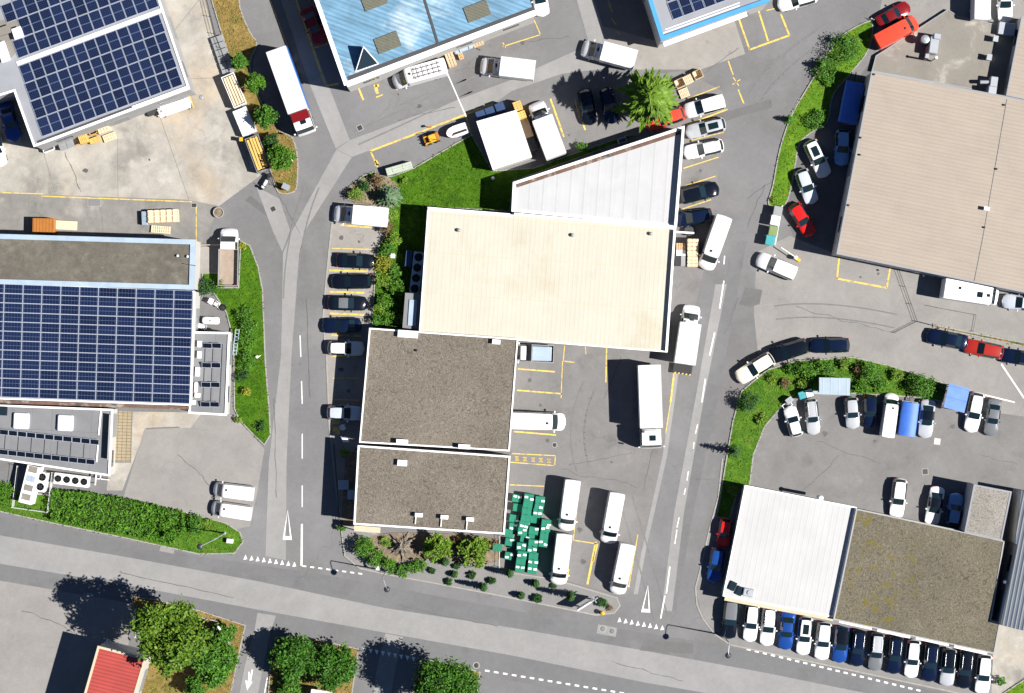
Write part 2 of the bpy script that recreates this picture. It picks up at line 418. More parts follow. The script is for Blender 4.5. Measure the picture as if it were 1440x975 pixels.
sheet('road_patch', 'asphalt_dark', .0085, [(352, 275), (405, 318), (402, 324), (345, 282)])
# worn driving lanes a shade darker
sheet('road_patch', 'asphalt_road', .0085, [(1030, 340), (1050, 340), (1010, 560), (975, 720), (950, 860), (935, 858), (955, 720), (990, 560)])

# --- painted markings
def lines(name, matname, segs, z=.019, w=.105):
    mb = MB()
    for s in segs:
        x0, y0, x1, y1 = s[:4]; ww = s[4] if len(s) > 4 else w
        a, b = P(x0, y0), P(x1, y1); d = (b - a).normalized(); n_ = Vector((-d.y, d.x, 0)) * ww / 2
        mb.add([(a - n_)[:2] + (z,), (b - n_)[:2] + (z,), (b + n_)[:2] + (z,), (a + n_)[:2] + (z,)], [(0, 1, 2, 3)])
    return structure(name, mb, m[matname])
def dashes(x0, y0, x1, y1, n, duty=.5, w=.13):
    out = []
    for i in range(n):
        t0, t1 = (i) / n, (i + duty) / n
        out.append((x0 + (x1 - x0) * t0, y0 + (y1 - y0) * t0, x0 + (x1 - x0) * t1, y0 + (y1 - y0) * t1, w))
    return out
Y = [(380, 0, 405, 67), (383, -40, 380, 0), (413, -10, 458, 121, .2), (458, 121, 476, 118, .2), (441, 68, 464, 61),
     (501, 116, 511, 141, .22), (555, 124, 559, 127), (520, 213, 578, 191, .2), (578, 191, 694, 146, .2), (521, 213, 531, 235, .2), (655, 163, 664, 192),
     (706, 66, 760, 49), (760, 49, 751, 28), (707, 60, 711, 67), (774, 139, 793, 193, .2), (808, 140, 815, 165), (819, 172, 823, 183, .2),
     (1024, 86, 1031, 106, .16), (1038, 126, 1046, 146, .16), (1031, 109, 1039, 121), (1030, 119, 1041, 112),
     (1036, 18, 1054, 70, .2), (1054, 70, 1110, 50, .2), (1062, 0, 1080, 58, .2), (1098, 20, 1110, 50, .2), (1078, 15, 1090, 12),
     (965, 140, 1012, 122), (965, 176, 1023, 154, .16), (970, 198, 1018, 186), (961, 237, 1011, 221), (962, 262, 1006, 248), (960, 294, 1000, 281),
     (868, 45, 872, 49), (860, 26, 866, 35), (855, 0, 861, 18),
     (478, 316.5, 523, 320, .2), (467, 349.5, 528, 351), (463, 380.5, 517, 381.5, .2), (464, 410.5, 512, 412, .2), (464, 441, 512, 443, .2), (466, 471.5, 508, 472.5, .2), (466, 501, 500, 502, .16), (468, 532, 505, 532), (468, 562, 505, 563),
     (468, 606, 478, 606, .8), (467, 594, 478, 594, .4),
     (728, 519, 780, 523, .16), (727, 549, 790, 554, .16), (722, 607, 782, 612, .16), (794, 486, 792, 508), (793, 508, 808, 510), (791, 508, 789, 560),
     (853, 488, 852, 538, .16), (823, 488, 824, 498), (772, 493, 772, 508),
     (720, 638, 781, 641), (781, 641, 780, 655), (716, 650, 780, 655), (717, 682, 765, 684),
     (811, 720, 806, 760), (807, 760, 840, 765), (840, 765, 834, 790, .2), (838, 762, 826, 822, .24), (800, 800, 798, 816),
     (950, 508, 943, 565, .2), (943, 565, 936, 610), (897, 752, 884, 826),
     (1180, 363, 1177, 392, .2), (1177, 392, 1247, 405, .2), (1247, 405, 1252, 376, .2), (276, 289, 276, 348), (58, 276, 270, 284, .12), (60, 273, -60, 269, .1)]
for k in range(5):      # small numbered boxes painted inside the yellow frame
    x = 727 + k * 11.2; y = 645 + k * .8
    Y += [(x - 2.6, y - 2.4, x + 2.6, y - 2.2, .09), (x - 2.4, y + 2.2, x + 2.8, y + 2.4, .09), (x, y - 2.4, x + .2, y + 2.4, .09), (x - 1.6, y, x + 1.8, y + .2, .09)]
Y += [(527, 119, 531, 132, .36), (528, 121, 533, 120, .3), (529, 137, 538, 133.5, .14), (528, 226, 532, 232, .3), (527, 233, 534, 230.5, .13)]
lines('yellow_parking_lines', 'yellow_paint', Y)
W = [(1019, 360, 1018, 372, .12), (1018, 395, 1012, 434, .15), (1005, 468, 998, 500, .15), (992, 533, 987, 566, .15), (981, 597, 978, 610), (976, 622, 975, 631), (968, 663, 966, 676), (964, 687, 962, 696), (955, 728, 952, 742), (952, 745, 949, 765), (942, 797, 937, 835, .15), (935, 838, 929, 870, .15)]
W += [(422, 472, 423, 502, .12), (424, 536, 425, 568, .12), (425, 610, 425, 645, .12), (425, 683, 425, 713, .12), (424.5, 737, 424, 796, .22)]
W += dashes(425, 796, 515, 808, 8, .5, .16)
W += dashes(682, 943, 1010, 997, 26, .5, .2) + dashes(1050, 913, 1300, 973, 22, .5, .2)
W += [(628, 101, 655, 163, .13), (1330, 910, 1345, 914), (350, 962, 350, 945, .13), (372, 975, 376, 953, .12), (655, 163, 655.5, 164)]
W += [(1342, 545, 1427, 566, .14), (1408, 512, 1440, 560, .18)]
lines('white_road_lines', 'white_paint', W, .0195)
def teeth(pts, dx, dy, w=5.6, h=6.5):
    mb = MB()
    for x, y in pts:
        tri = [(x - w / 2, y - dy * h * .12), (x + w / 2, y), (x + dx * h, y + dy * h)]
        mb.add([tuple(P(a, b)[:2]) + (.0195,) for a, b in (tri if area2([P(a, b)[:2] for a, b in tri]) > 0 else tri[::-1])], [(0, 1, 2)])
    return mb
structure('yield_triangles', teeth([(345 + k * 8.6, 786.5 + k * 1.25) for k in range(9)], .05, -1), m['white_paint'])
structure('yield_triangles', teeth([(871 + k * 8.6, 874.5 + k * 1.6) for k in range(8)], .05, -1), m['white_paint'])
structure('yield_triangles', teeth([(512.5 + k * 8.6, 911.5 + k * 1.6) for k in range(9)], .05, 1), m['white_paint'])
for (x, y, hh) in ((404, 759, 42), (908, 861, 38)):
    k = .07 if x > 700 else 0
    px = [(x - 6.5, y), (x + 6.5, y + .5), (x + .6 + hh * k, y - hh)]
    tri = wpoly(px); mb = MB().ring(tri, offset(tri, -.17), .016, .0195); structure('road_symbol', mb, m['white_paint'])
lines('road_symbol', 'white_paint', [(401, 755.5, 407.5, 756, .25), (905, 857.5, 912, 858, .2)], .0192)
structure('road_arrow', MB().prism(wpoly([(345, 957), (355, 959), (347.5, 971)]), .0160, .0196, sides=False).prism(wpoly([(350, 958), (353, 958.6), (356, 942), (354, 941.5)]), .0160, .0196, sides=False), m['white_paint'])

# --- kerbed islands: kerb ring + lawn (structure), and later the grass blades
LAWNS = []
def island(px, lawn, name='grass_verge', smooth=4, h=.12, kerb='kerb_stone', blades=14., kw=.13):
    if smooth: px = smooth_poly(px, smooth)
    p = wpoly(px); q = offset(p, -kw)
    structure('kerb', MB().ring(p, q, -.02, h), m[kerb])
    structure(name, MB().prism(offset(p, -kw + .01), h - .05, h - .02, sides=False), m[lawn])
    if blades: LAWNS.append((q, lawn, h - .02, blades))
island([(293, -30), (333, -30), (338, 10), (352, 45), (362, 62), (352, 90), (362, 130), (390, 180), (411, 193), (419, 221), (418, 262), (410, 272), (391, 271), (381, 244), (364, 192), (345, 146), (324, 86), (303, 20)], 'lawn_dry', smooth=3)
island([(338, 338), (352, 345), (364, 376), (370, 408), (372, 460), (374, 510), (380, 585), (381, 612), (372, 627), (356, 612), (337, 592), (329, 575), (328, 480), (318, 440), (300, 412), (284, 398), (284, 382), (308, 384), (309, 404), (335, 404)], 'lawn', smooth=0)
island([(-60, 668), (0, 682), (20, 690), (72, 696), (170, 702), (255, 718), (318, 735), (338, 748), (343, 762), (330, 779), (280, 780), (170, 756), (72, 736), (0, 720), (-60, 706)], 'lawn_wild', smooth=0)
island([(530, 252), (556, 246), (582, 236), (640, 202), (664, 189), (692, 240), (750, 236), (800, 218), (880, 190), (900, 190), (722, 256), (718, 298), (602, 292), (597, 360), (589, 464), (522, 462), (526, 400), (530, 350), (546, 322), (546, 290), (505, 287), (483, 278), (487, 266), (510, 247), (528, 240)], 'lawn', smooth=0, blades=18)
island([(1192, 44), (1172, 63), (1138, 118), (1112, 163), (1096, 210), (1086, 262), (1080, 288), (1104, 290), (1116, 250), (1124, 205), (1140, 188), (1164, 172), (1172, 134), (1200, 100), (1222, 70), (1228, 34), (1220, 30)], 'lawn_bright', smooth=3)
island([(1006, 728), (1012, 700), (1020, 650), (1030, 592), (1042, 550), (1078, 520), (1120, 507), (1200, 502), (1252, 514), (1332, 540), (1326, 566), (1300, 560), (1232, 556), (1196, 554), (1150, 553), (1126, 556), (1102, 570), (1076, 600), (1060, 640), (1054, 688), (1038, 690), (1026, 730)], 'lawn_wild', smooth=0)
island([(184, 838), (216, 842), (280, 858), (346, 879), (340, 905), (325, 975), (318, 1040), (180, 1040), (192, 975), (205, 925)], 'lawn_dry', smooth=0)
island([(388, 895), (440, 898), (505, 912), (500, 945), (492, 1000), (375, 1000), (380, 930)], 'lawn_dry', smooth=0)
island([(592, 926), (640, 934), (676, 945), (668, 1000), (572, 1000)], 'lawn_dry', smooth=0)
island([(1408, 976), (1442, 954), (1480, 950), (1480, 1000), (1400, 1000)], 'lawn_bright', smooth=0)
island([(1312, 456), (1440, 482), (1500, 494), (1500, 499), (1440, 488), (1312, 461)], 'lawn_dry', smooth=0, blades=10)
# pavement block in front of the gravel-roofed building
pv = wpoly([(478, 737), (498, 742), (535, 752), (700, 758), (702, 802), (780, 814), (868, 840), (873, 852), (864, 863), (838, 866), (700, 838), (600, 819), (545, 809), (505, 800), (484, 782)])
structure('pavement', MB().prism(offset(pv, -.13), .05, .11, sides=False), m['pavement']); structure('kerb', MB().ring(pv, offset(pv, -.14), -.02, .12), m['kerb_stone'])
structure('planting_bed', MB().prism(wpoly(smooth_poly([(530, 752), (600, 750), (702, 758), (698, 790), (650, 792), (590, 786), (545, 790), (510, 770)], 3)), .1, .13), m['soil'])
structure('planting_bed', MB().prism(wpoly([(486, 636), (500, 636), (494, 742), (480, 742)]), .0, .08), m['soil'])
structure('planting_bed', MB().prism(wpoly(smooth_poly([(486, 268), (512, 250), (540, 248), (560, 262), (556, 290), (540, 290), (500, 286)], 3)), .0, .135), m['soil'])
# flush kerb lines
def kerbline(px, w=.16, h=.05):
    mb = MB()
    for a, b in zip(px[:-1], px[1:]):
        p, q = P(*a), P(*b); d = q - p; c = (p + q) / 2; mb.box((c.x, c.y, h / 2 - .02), (d.length + .01, w, h + .04), math.atan2(d.y, d.x))
    structure('kerb', mb, m['kerb_stone'])
kerbline([(470, 285), (464, 340), (458, 400), (454, 450), (459, 500), (463, 600), (474, 700), (484, 745)])
kerbline([(1016, 645), (1010, 700), (998, 743), (985, 800), (978, 827), (980, 850), (988, 870), (1005, 892), (1027, 907), (1080, 918), (1240, 952), (1400, 986)])
kerbline([(1108, 168), (1124, 138)], .1)

# thin tar seams and hairline cracks wandering over the older asphalt
M('tar', (.088, .086, .086), rough=.6, var=.2, scale=2, fine=.1)
def seam(x0, y0, x1, y1, wob=3., w=.07, n=14):
    rr_ = random.Random(int(x0 * 7 + y0)); pts = []; off = 0
    for k in range(n + 1):
        t = k / n; off += rr_.uniform(-wob, wob) * .5; off *= .9
        dx, dy = x1 - x0, y1 - y0; L = math.hypot(dx, dy); pts.append((x0 + dx * t - dy / L * off, y0 + dy * t + dx / L * off))
    return [(a[0], a[1], b[0], b[1], w * rr_.uniform(.6, 1.3)) for a, b in zip(pts[:-1], pts[1:])]
TS = []
for q in ((640, 100, 700, 88), (560, 170, 640, 150), (735, 430, 738, 500, 2), (790, 660, 895, 690, 5), (800, 655, 890, 640), (850, 560, 870, 500), (1110, 240, 1050, 280), (1120, 430, 1250, 470, 5), (1150, 620, 1240, 650), (1380, 640, 1430, 655), (960, 120, 1040, 70),
          (430, 420, 436, 560, 2), (385, 560, 388, 700, 2), (170, 805, 330, 838, 3), (560, 850, 700, 880, 3), (860, 930, 960, 960, 4), (30, 860, 120, 900, 5), (1130, 690, 1180, 640), (740, 60, 800, 50), (1050, 320, 1075, 260, 4), (250, 640, 300, 690, 4), (350, 200, 420, 330, 3),
          (90, 215, 110, 272, 4), (1020, 470, 1040, 420, 3), (905, 690, 930, 600, 2)):
    TS += seam(*q[:4], wob=q[4] if len(q) > 4 else 3.)
lines('tar_seam', 'tar', TS, .0165)
# straight joints between the yard slabs
M('joint', (.15, .14, .125), var=.3, scale=3, fine=.2)
lines('slab_joint', 'joint', [(225, 165, 266, 282, .05), (232, 60, 280, 0, .05), (60, 210, 78, 274, .05), (165, 195, 166, 280, .04), (240, 112, 300, 110, .05), (290, 0, 352, 240, .05), (140, 283, 146, 330, .05), (40, 274, 42, 330, .05)], .0125)

# turning tyre marks and oil drips
M('tyre_mark', (.140, .138, .139), var=.12, scale=1.2, fine=.2, rough=.9)
M('oil_stain', (.075, .073, .072), var=.3, scale=2, fine=.2, rough=.6)
TM = []
def curve_marks(p0, p1, p2, gap=19., n=14):
    pts = [((1 - t) ** 2 * p0[0] + 2 * t * (1 - t) * p1[0] + t * t * p2[0], (1 - t) ** 2 * p0[1] + 2 * t * (1 - t) * p1[1] + t * t * p2[1]) for t in [k / n for k in range(n + 1)]]
    for s_ in (-.5, .5):
        for a, b in zip(pts[:-1], pts[1:]):
            dx, dy = b[0] - a[0], b[1] - a[1]; L = math.hypot(dx, dy); ox, oy = -dy / L * gap * s_, dx / L * gap * s_
            TM.append((a[0] + ox, a[1] + oy, b[0] + ox, b[1] + oy, .16))
for q in (((930, 870), (910, 800), (880, 700)), ((1090, 440), (1160, 430), (1260, 452)), ((820, 660), (800, 600), (830, 540)), ((440, 260), (410, 330), (408, 420)), ((560, 160), (640, 125), (700, 108)), ((1060, 140), (1090, 90), (1170, 40)), ((660, 120), (600, 150), (500, 195))): curve_marks(*q)
lines('tyre_mark', 'tyre_mark', TM, .0172)
OS = MB(); rr_ = random.Random(3)
for x, y in ((505, 340), (480, 335), (490, 550), (480, 520), (475, 575), (745, 535), (760, 570), (770, 620), (830, 700), (820, 790), (815, 745), (985, 240), (975, 285), (980, 255), (810, 150), (800, 190), (1230, 620), (1160, 610), (1340, 600), (1210, 390), (1235, 385), (560, 133), (735, 60), (925, 560), (590, 150), (300, 700), (860, 650), (890, 480), (210, 225), (120, 240)):
    r0 = rr_.uniform(.12, .38); q = P(x, y); n = 11; OS.add([(q.x + math.cos(6.283 * k / n) * r0 * rr_.uniform(.6, 1.2), q.y + math.sin(6.283 * k / n) * r0 * rr_.uniform(.6, 1.2), .0178) for k in range(n)], [tuple(range(n))])
structure('oil_stain', OS, m['oil_stain'])
# ------------------------------------------------------------------ buildings
M('white_metal', (.80, .80, .79), rough=.5, var=.06, fine=.04)
M('pale_blue_metal', (.30, .38, .47), rough=.45, var=.12, scale=.8, fine=.06)
M('wall_render', (.42, .41, .39), var=.08, fine=.05)
M('wall_grey', (.30, .30, .30), var=.08, fine=.05)
M('cream_roof', (.432, .416, .348), rough=.6, var=.05, scale=.2, fine=.03, mid=.02, blot=[((.40, .365, .28), .12, .56, .72)], stripe=(R(-4), .5, .22, .95, .12), streak=.04)
M('white_roof', (.40, .405, .415), rough=.55, var=.06, scale=.25, fine=.03, mid=.02, stripe=(R(-4), 1.5, .07, .86, .15), streak=.05)
M('hall_roof', (.395, .397, .40), rough=.55, var=.06, scale=.3, fine=.03, stripe=(R(-11), .66, .16, .93, .15), streak=.03)
M('tan_roof', (.288, .246, .204), rough=.7, var=.06, scale=.25, fine=.06, fscale=6, stripe=(R(78.5), .42, .25, .9, .25), streak=.06)
M('blue_roof', (.135, .275, .40), rough=.5, var=.22, scale=.35, fine=.06, stripe=(R(69), .45, .35, .80, .35), streak=.38, blot=[((.42, .52, .60), .16, .55, .72)])
M('red_roof', (.33, .045, .036), rough=.6, var=.14, scale=.5, fine=.06, stripe=(R(76), .40, .3, .7, .5))
M('dark_corrugated', (.055, .078, .115), rough=.5, var=.15, scale=.5, fine=.05, stripe=(R(-11), .46, .4, .42, .6))
M('flat_roof_grey', (.16, .165, .175), var=.14, scale=.3, fine=.08, grid=(R(-3), 2.2, 6., .05, (.12, .12, .125)))
M('flat_roof_deck', (.185, .172, .152), var=.14, scale=.3, fine=.10, fscale=6, blot=[((.30, .285, .25), .3, .58, .72), ((.15, .14, .125), .5, .6, .74)])
M('roof_felt', (.095, .086, .070), var=.25, scale=.7, fine=.35, fscale=9, mid=.2, blot=[((.13, .12, .095), .4, .52, .68), ((.20, .185, .155), 2.2, .66, .72)])
M('roof_light', (.235, .245, .27), var=.10, scale=.4, fine=.06)
M('roof_skylight', (.125, .125, .095), rough=.4, var=.15, scale=2, fine=.05, stripe=(R(69), .31, .3, .75, .2))
gravelmat('gravel_roof', [(.092, .080, .064), (.134, .118, .096), (.212, .190, .160)], vs=1.5)
gravelmat('moss_roof', [(.074, .065, .046), (.114, .101, .074), (.175, .158, .122)], moss=(.130, .108, .012), vs=1.4)
gravelmat('light_gravel', [(.15, .14, .125), (.23, .215, .195), (.30, .285, .26)])
M('glass', (.012, .022, .03), rough=.06, var=0, fine=0, spec=.8)
M('skylight_white', (.68, .72, .80), rough=.25, var=.05, fine=0)
M('dark_metal', (.03, .032, .036), rough=.5, var=.1, fine=.05, coord='obj')
M('grey_metal', (.28, .29, .30), rough=.45, metal=.3, var=.1, fine=.05, coord='obj')
M('steel', (.36, .385, .42), rough=.4, metal=.4, var=.1, fine=.05, coord='obj')
M('white_plastic', (.78, .78, .78), rough=.4, var=.04, fine=.02, coord='obj')
M('blue_trim', (.06, .27, .52), rough=.4, var=.08, fine=.03)
M('brown_rust', (.12, .07, .05), var=.35, scale=1.5, fine=.2, blot=[((.26, .22, .19), .8, .54, .64), ((.06, .05, .045), .6, .56, .64)])
M('cream_trim', (.46, .40, .29), var=.06, fine=.04)
M('gutter_dark', (.05, .052, .058), var=.1, fine=.05)
M('panel_frame', (.40, .45, .54), rough=.4, var=0, fine=0)
M('dark_cells', (.006, .008, .014), rough=.15, var=.1, fine=0)
def solarmat():
    mm, nt, b = nodes_of('solar_cells')
    tc = N(nt, 'ShaderNodeTexCoord').outputs['UV']; sx = N(nt, 'ShaderNodeSeparateXYZ'); nt.links.new(tc, sx.inputs[0])
    f = None
    for k, (ax, per, wd) in enumerate(((0, 1 / 6, .05), (1, 1 / 10, .06), (1, .5, .022))):
        fr = math_(nt, 'FRACT', math_(nt, 'ADD', math_(nt, 'DIVIDE', sx.outputs[ax], per), .5 if k == 2 else 0))
        l = math_(nt, 'LESS_THAN', math_(nt, 'ABSOLUTE', math_(nt, 'SUBTRACT', fr, .5)), wd if k == 2 else wd)
        l = math_(nt, 'MULTIPLY', l, (.30, .22, 1.5)[k])
        f = l if f is None else math_(nt, 'MAXIMUM', f, l)
    oi = N(nt, 'ShaderNodeObjectInfo').outputs['Random']
    base = ramp(nt, oi, [(0, (.0035, .0065, .026, 1)), (1, (.0075, .0135, .048, 1))])
    nt.links.new(mixcol(nt, base, (.12, .17, .27, 1), f), b.inputs['Base Color'])
    b.inputs['Roughness'].default_value = .12; b.inputs['Specular IOR Level'].default_value = .5
    MATS['solar_cells'] = mm
solarmat()
def fanmat(): pass

def building(name, label, px, h, roof, wall='wall_render', para=None, eave=.06, cat='building', doors=(), z0=0.):
    p = ccw([tuple(P(x, y, h)[:2]) for x, y in px])
    c = (sum(q[0] for q in p) / len(p), sum(q[1] for q in p) / len(p), z0)
    t = thing(name, label, cat, c)
    MB().prism(offset(p, -.02), z0 - .05, h - .16, top=False).build('wall', m[wall], t, c)
    MB().prism(offset(p, eave - .05), h - .18, h, bottom=True).build('roof', m[roof], t, c)
    if para:
        w_, hh, mt = para
        MB().ring(offset(p, eave), offset(p, -w_), h - .24, h + hh).build('parapet', m[mt], t, c)
    n = len(p)
    for i in range(n):       # a row of windows on every long wall, roller doors where asked
        a, b = Vector(p[i]), Vector(p[(i + 1) % n]); L = (b - a).length
        if L < 6: continue
        if max(abs(a.x), abs(b.x)) > 64 and max(abs(a.y), abs(b.y)) > 45: continue
        d = (b - a) / L; nn = Vector((d.y, -d.x)); k = max(2, int(L / 5.5)); rz = math.atan2(d.y, d.x)
        for j in range(k):
            q = a + d * (L * (j + .5) / k) - nn * .015
            door = (j % 3 == 1)
            sz = (2.6, .08, min(2.8, h - .8)) if door else (1.8, .08, 1.0)
            zz = z0 + (sz[2] / 2 + .02 if door else min(h - 1.1, h * .5 + .2))
            o = MB().box((q.x, q.y, zz), sz, rz).build('door' if door else 'window', m['grey_metal' if door else 'glass'], t, c)
    return t, c, p
def add(t, c, name, mb, mat, sharp=None): return mb.build(name, [m[x] for x in mat] if isinstance(mat, (list, tuple)) else m[mat], t, c, sharp)
def strip(mb, a, b, z, wd, hh, mi=0, za=None):
    """a long low box between two photo points at height z"""
    p, q = P(a[0], a[1], z), P(b[0], b[1], z); d = q - p; cc = (p + q) / 2
    return mb.box((cc.x, cc.y, z + hh / 2), (d.length, wd, hh), math.atan2(d.y, d.x), mi)

PANELS = {}
def panel_mesh(w_, l_):
    key = (round(w_, 2), round(l_, 2))
    if key not in PANELS:
        b = MB(); hw, hl = w_ / 2, l_ / 2
        out = [(-hw, -hl), (hw, -hl), (hw, hl), (-hw, hl)]
        b.ring(out, offset(out, -.03), 0, .05, 1)
        b.prism(offset(out, -.029), .02, .044, 0)
        me = bpy.data.meshes.new('solar_panel'); me.from_pydata(b.v, [], b.f); me.materials.append(m['solar_cells']); me.materials.append(m['panel_frame'])
        me.polygons.foreach_set('material_index', b.m); PANELS[key] = me
        uv = me.uv_layers.new(name='uv')
        for lp in me.loops: co = me.vertices[lp.vertex_index].co; uv.data[lp.index].uv = (co.x / w_ + .5, co.y / l_ + .5)
    return PANELS[key]
def solar(t, c, p0, u, v, cols, rows, z, skip=(), gap=(.93, .93), tilt=0., cap=None, count=[0]):
    """grid of panels from photo point p0 (bottom-left) stepping u and v pixels"""
    f = S * (CAMH - z) / CAMH
    me = panel_mesh(math.hypot(*u) * f * gap[0], math.hypot(*v) * f * gap[1]); rz = ang(*u); left = []
    for i in cols:
        for j in rows:
            if (i, j) in skip: continue
            q = P(p0[0] + u[0] * (i + .5) + v[0] * (j + .5), p0[1] + u[1] * (i + .5) + v[1] * (j + .5), z)
            loc = (q.x - c[0], q.y - c[1], z - c[2])
            if cap is not None and i not in cap: left.append((loc, rz)); continue
            o = bpy.data.objects.new('solar_panel', me); COL.objects.link(o); o.parent = t
            o.location = loc; o.rotation_euler = (tilt, 0, rz)
    if left:
        b = MB(); mv = [vv.co for vv in me.vertices]; UVS = []; src = [tuple(d.uv) for d in me.uv_layers[0].data]
        for loc, r_ in left:
            ca, sa = math.cos(r_), math.sin(r_)
            o0 = len(b.v); b.v += [(x * ca - y * sa + loc[0], x * sa + y * ca + loc[1], zz + loc[2]) for x, y, zz in mv]
            UVS += src
            for pl in me.polygons: b.f.append(tuple(i + o0 for i in pl.vertices)); b.m.append(pl.material_index); b.sm.append(False)
        so_ = tag(b.build('solar_panels', [m['solar_cells'], m['panel_frame']], t), kind='stuff'); uv = so_.data.uv_layers.new(name='uv')
        for k_, q_ in enumerate(UVS): uv.data[k_].uv = q_
def roofbox(t, c, name, px, py, z, sz, mat, rz=0., cowl=True):
    q = P(px, py, z); b = MB(); b.rbox((q.x, q.y, z + sz[2] / 2), sz, .03, rz)
    if cowl: b.box((q.x, q.y, z + sz[2] + .03), (sz[0] * 1.12, sz[1] * 1.12, .05), rz)
    return add(t, c, name, b, mat)
def roofvent(t, c, px, py, z, r=.22, hh=.5, mat='grey_metal'):
    q = P(px, py, z); b = MB().lathe((q.x, q.y, z), [(r * .7, 0), (r * .7, hh * .7), (r * 1.2, hh * .7), (r, hh), (r * .3, hh * 1.15)], 12)
    return add(t, c, 'roof_vent', b, mat)

# --- warehouse with solar roof, top left
t, c, p = building('solar_warehouse', 'large warehouse roofed with tilted rows of dark blue solar panels beside the concrete yard', [(-90, -90), (194, -90), (224, 0), (266, 125), (48, 206), (20, 128), (-90, 162)], 6.0, 'roof_light', 'wall_grey', para=(.16, .12, 'white_metal'))
U, V = (15.25, -5.65), (-8.2, -25.0)
solar(t, c, (59, 193), U, V, range(13), range(4), 6.06, gap=(.955, .972))
solar(t, c, (25.5, 83), U, V, range(13), range(4), 6.06, skip=[(0, 1), (0, 3)], gap=(.955, .972))
b = MB(); strip(b, (24, 90), (230, 14), 6.0, .45, .10); add(t, c, 'roof_ridge', b, 'white_metal')
b = MB(); strip(b, (53, 200.5), (261, 123), 6.02, .34, .03); add(t, c, 'gutter', b, 'gutter_dark')
b = MB(); strip(b, (60, 201), (185, 154), 6.1, .28, .08); strip(b, (186, 152), (264, 123), 6.1, .36, .10); add(t, c, 'fascia', b, 'white_metal')
roofbox(t, c, 'skylight', 27, 48, 6.0, (.95, 1.1, .75), 'skylight_white', ang(15, -5)); roofbox(t, c, 'skylight', 6, 74, 6.0, (.9, 2.0, .5), 'skylight_white', ang(15, -5))
roofbox(t, c, 'roof_hatch', 8, 44, 6.0, (1.3, .8, .6), 'flat_roof_deck', ang(15, -5))
q = [P(*x, 6)[:2] for x in ((-10, 30), (40, 24), (48, 46), (14, 84), (-10, 92))]; add(t, c, 'roof_deck', MB().prism(ccw(q), 6.0, 6.012), 'flat_roof_deck')

# --- blue corrugated hall, top
t, c, p = building('blue_hall', 'hall with weathered light blue corrugated metal roof and dark ridge joint', [(414, -90), (445, 0), (487, 121), (752, 21), (745, 0), (714, -90)], 6.3, 'blue_roof')
b = MB(); strip(b, (487.5, 119), (753, 18), 6.3, .62, .08); strip(b, (445, 0), (487, 120), 6.3, .45, .10); strip(b, (414, -90), (445, 0), 6.3, .45, .10); add(t, c, 'roof_edge', b, 'white_metal')
b = MB(); strip(b, (489, 111), (752, 12), 6.3, .5, .02); add(t, c, 'gutter', b, 'gutter_dark')
b = MB(); strip(b, (568, -90), (597, 0), 6.3, .28, .06); strip(b, (597, 0), (616, 62), 6.3, .28, .06); add(t, c, 'roof_joint', b, 'gutter_dark')
for x, y in ((526, 0), (545, 60), (671, 16)):
    q = P(x, y, 6.3); b = MB().rbox((q.x, q.y, 6.36), (2.7, 1.75, .14), .04, ang(265, -101)); add(t, c, 'roof_skylight', b, 'roof_skylight')
# dark glazed dormer with white edge bars on the roof
A, B, C_, D = P(500, 101, 6.3), P(532, 90, 6.3), P(508, 66, 6.3), P(511, 66, 8.3)
b = MB().add([A, B, C_, D], [(0, 1, 3), (1, 2, 3), (2, 0, 3)]); dm = add(t, c, 'dormer', b, 'glass')
b = MB()
for a_, b_ in ((A, B), (B, D), (A, D), (D, C_)): b.tube(a_ + Vector((0, 0, .03)), b_ + Vector((0, 0, .03)), .06, n=6)
f = b.build('frame', m['white_metal'], dm, c)

# --- blue edged building, top right of centre
t, c, p = building('blue_trimmed_building', 'building with bright blue roof edge and solar panels cut off by the top border', [(884, -90), (912, 0), (930, 57), (1082, 2), (1055, -90)], 6.6, 'roof_light', para=(.42, .18, 'blue_trim'))
solar(t, c, (946, 29), (15.2, -5.6), (-8.2, -25), range(8), range(3), 6.66, gap=(.93, .95))
b = MB(); strip(b, (933, 63), (1050, 20), 4.2, .5, .12); add(t, c, 'canopy', b, 'white_metal')
b = MB(); strip(b, (932, 47), (1040, 8), 6.6, .12, .05); strip(b, (935, 42), (1040, 4), 6.6, .1, .05); add(t, c, 'roof_pipe', b, 'white_metal')

# --- big beige roofed building, right
t, c, p = building('beige_warehouse', 'large warehouse with ribbed beige roof filling the right edge', [(1177, 357), (1226, 101), (1415, 136), (1560, 166), (1560, 436), (1440, 411)], 4.7, 'tan_roof', para=(.08, .05, 'roof_light'))
for x, y in ((1229, 105), (1210, 194), (1209, 218), (1193, 289), (1401, 238), (1412, 148), (1384, 320), (1298, 388)): roofvent(t, c, x, y, 4.7, .10, .22, 'dark_metal')
roofbox(t, c, 'roof_vent', 1386, 294, 4.7, (.5, .35, .6), 'white_plastic', R(-10))
b = MB(); strip(b, (1416, 140), (1383, 330), 4.7, .05, .04); strip(b, (1383, 330), (1370, 396), 4.7, .05, .04); add(t, c, 'roof_joint', b, 'flat_roof_grey')
t, c, p = building('beige_wing', 'low beige roofed wing at the right border beside the flat deck', [(1415.5, 134), (1437, 24), (1560, 40), (1560, 164)], 2.7, 'tan_roof', para=(.10, .05, 'roof_light'))
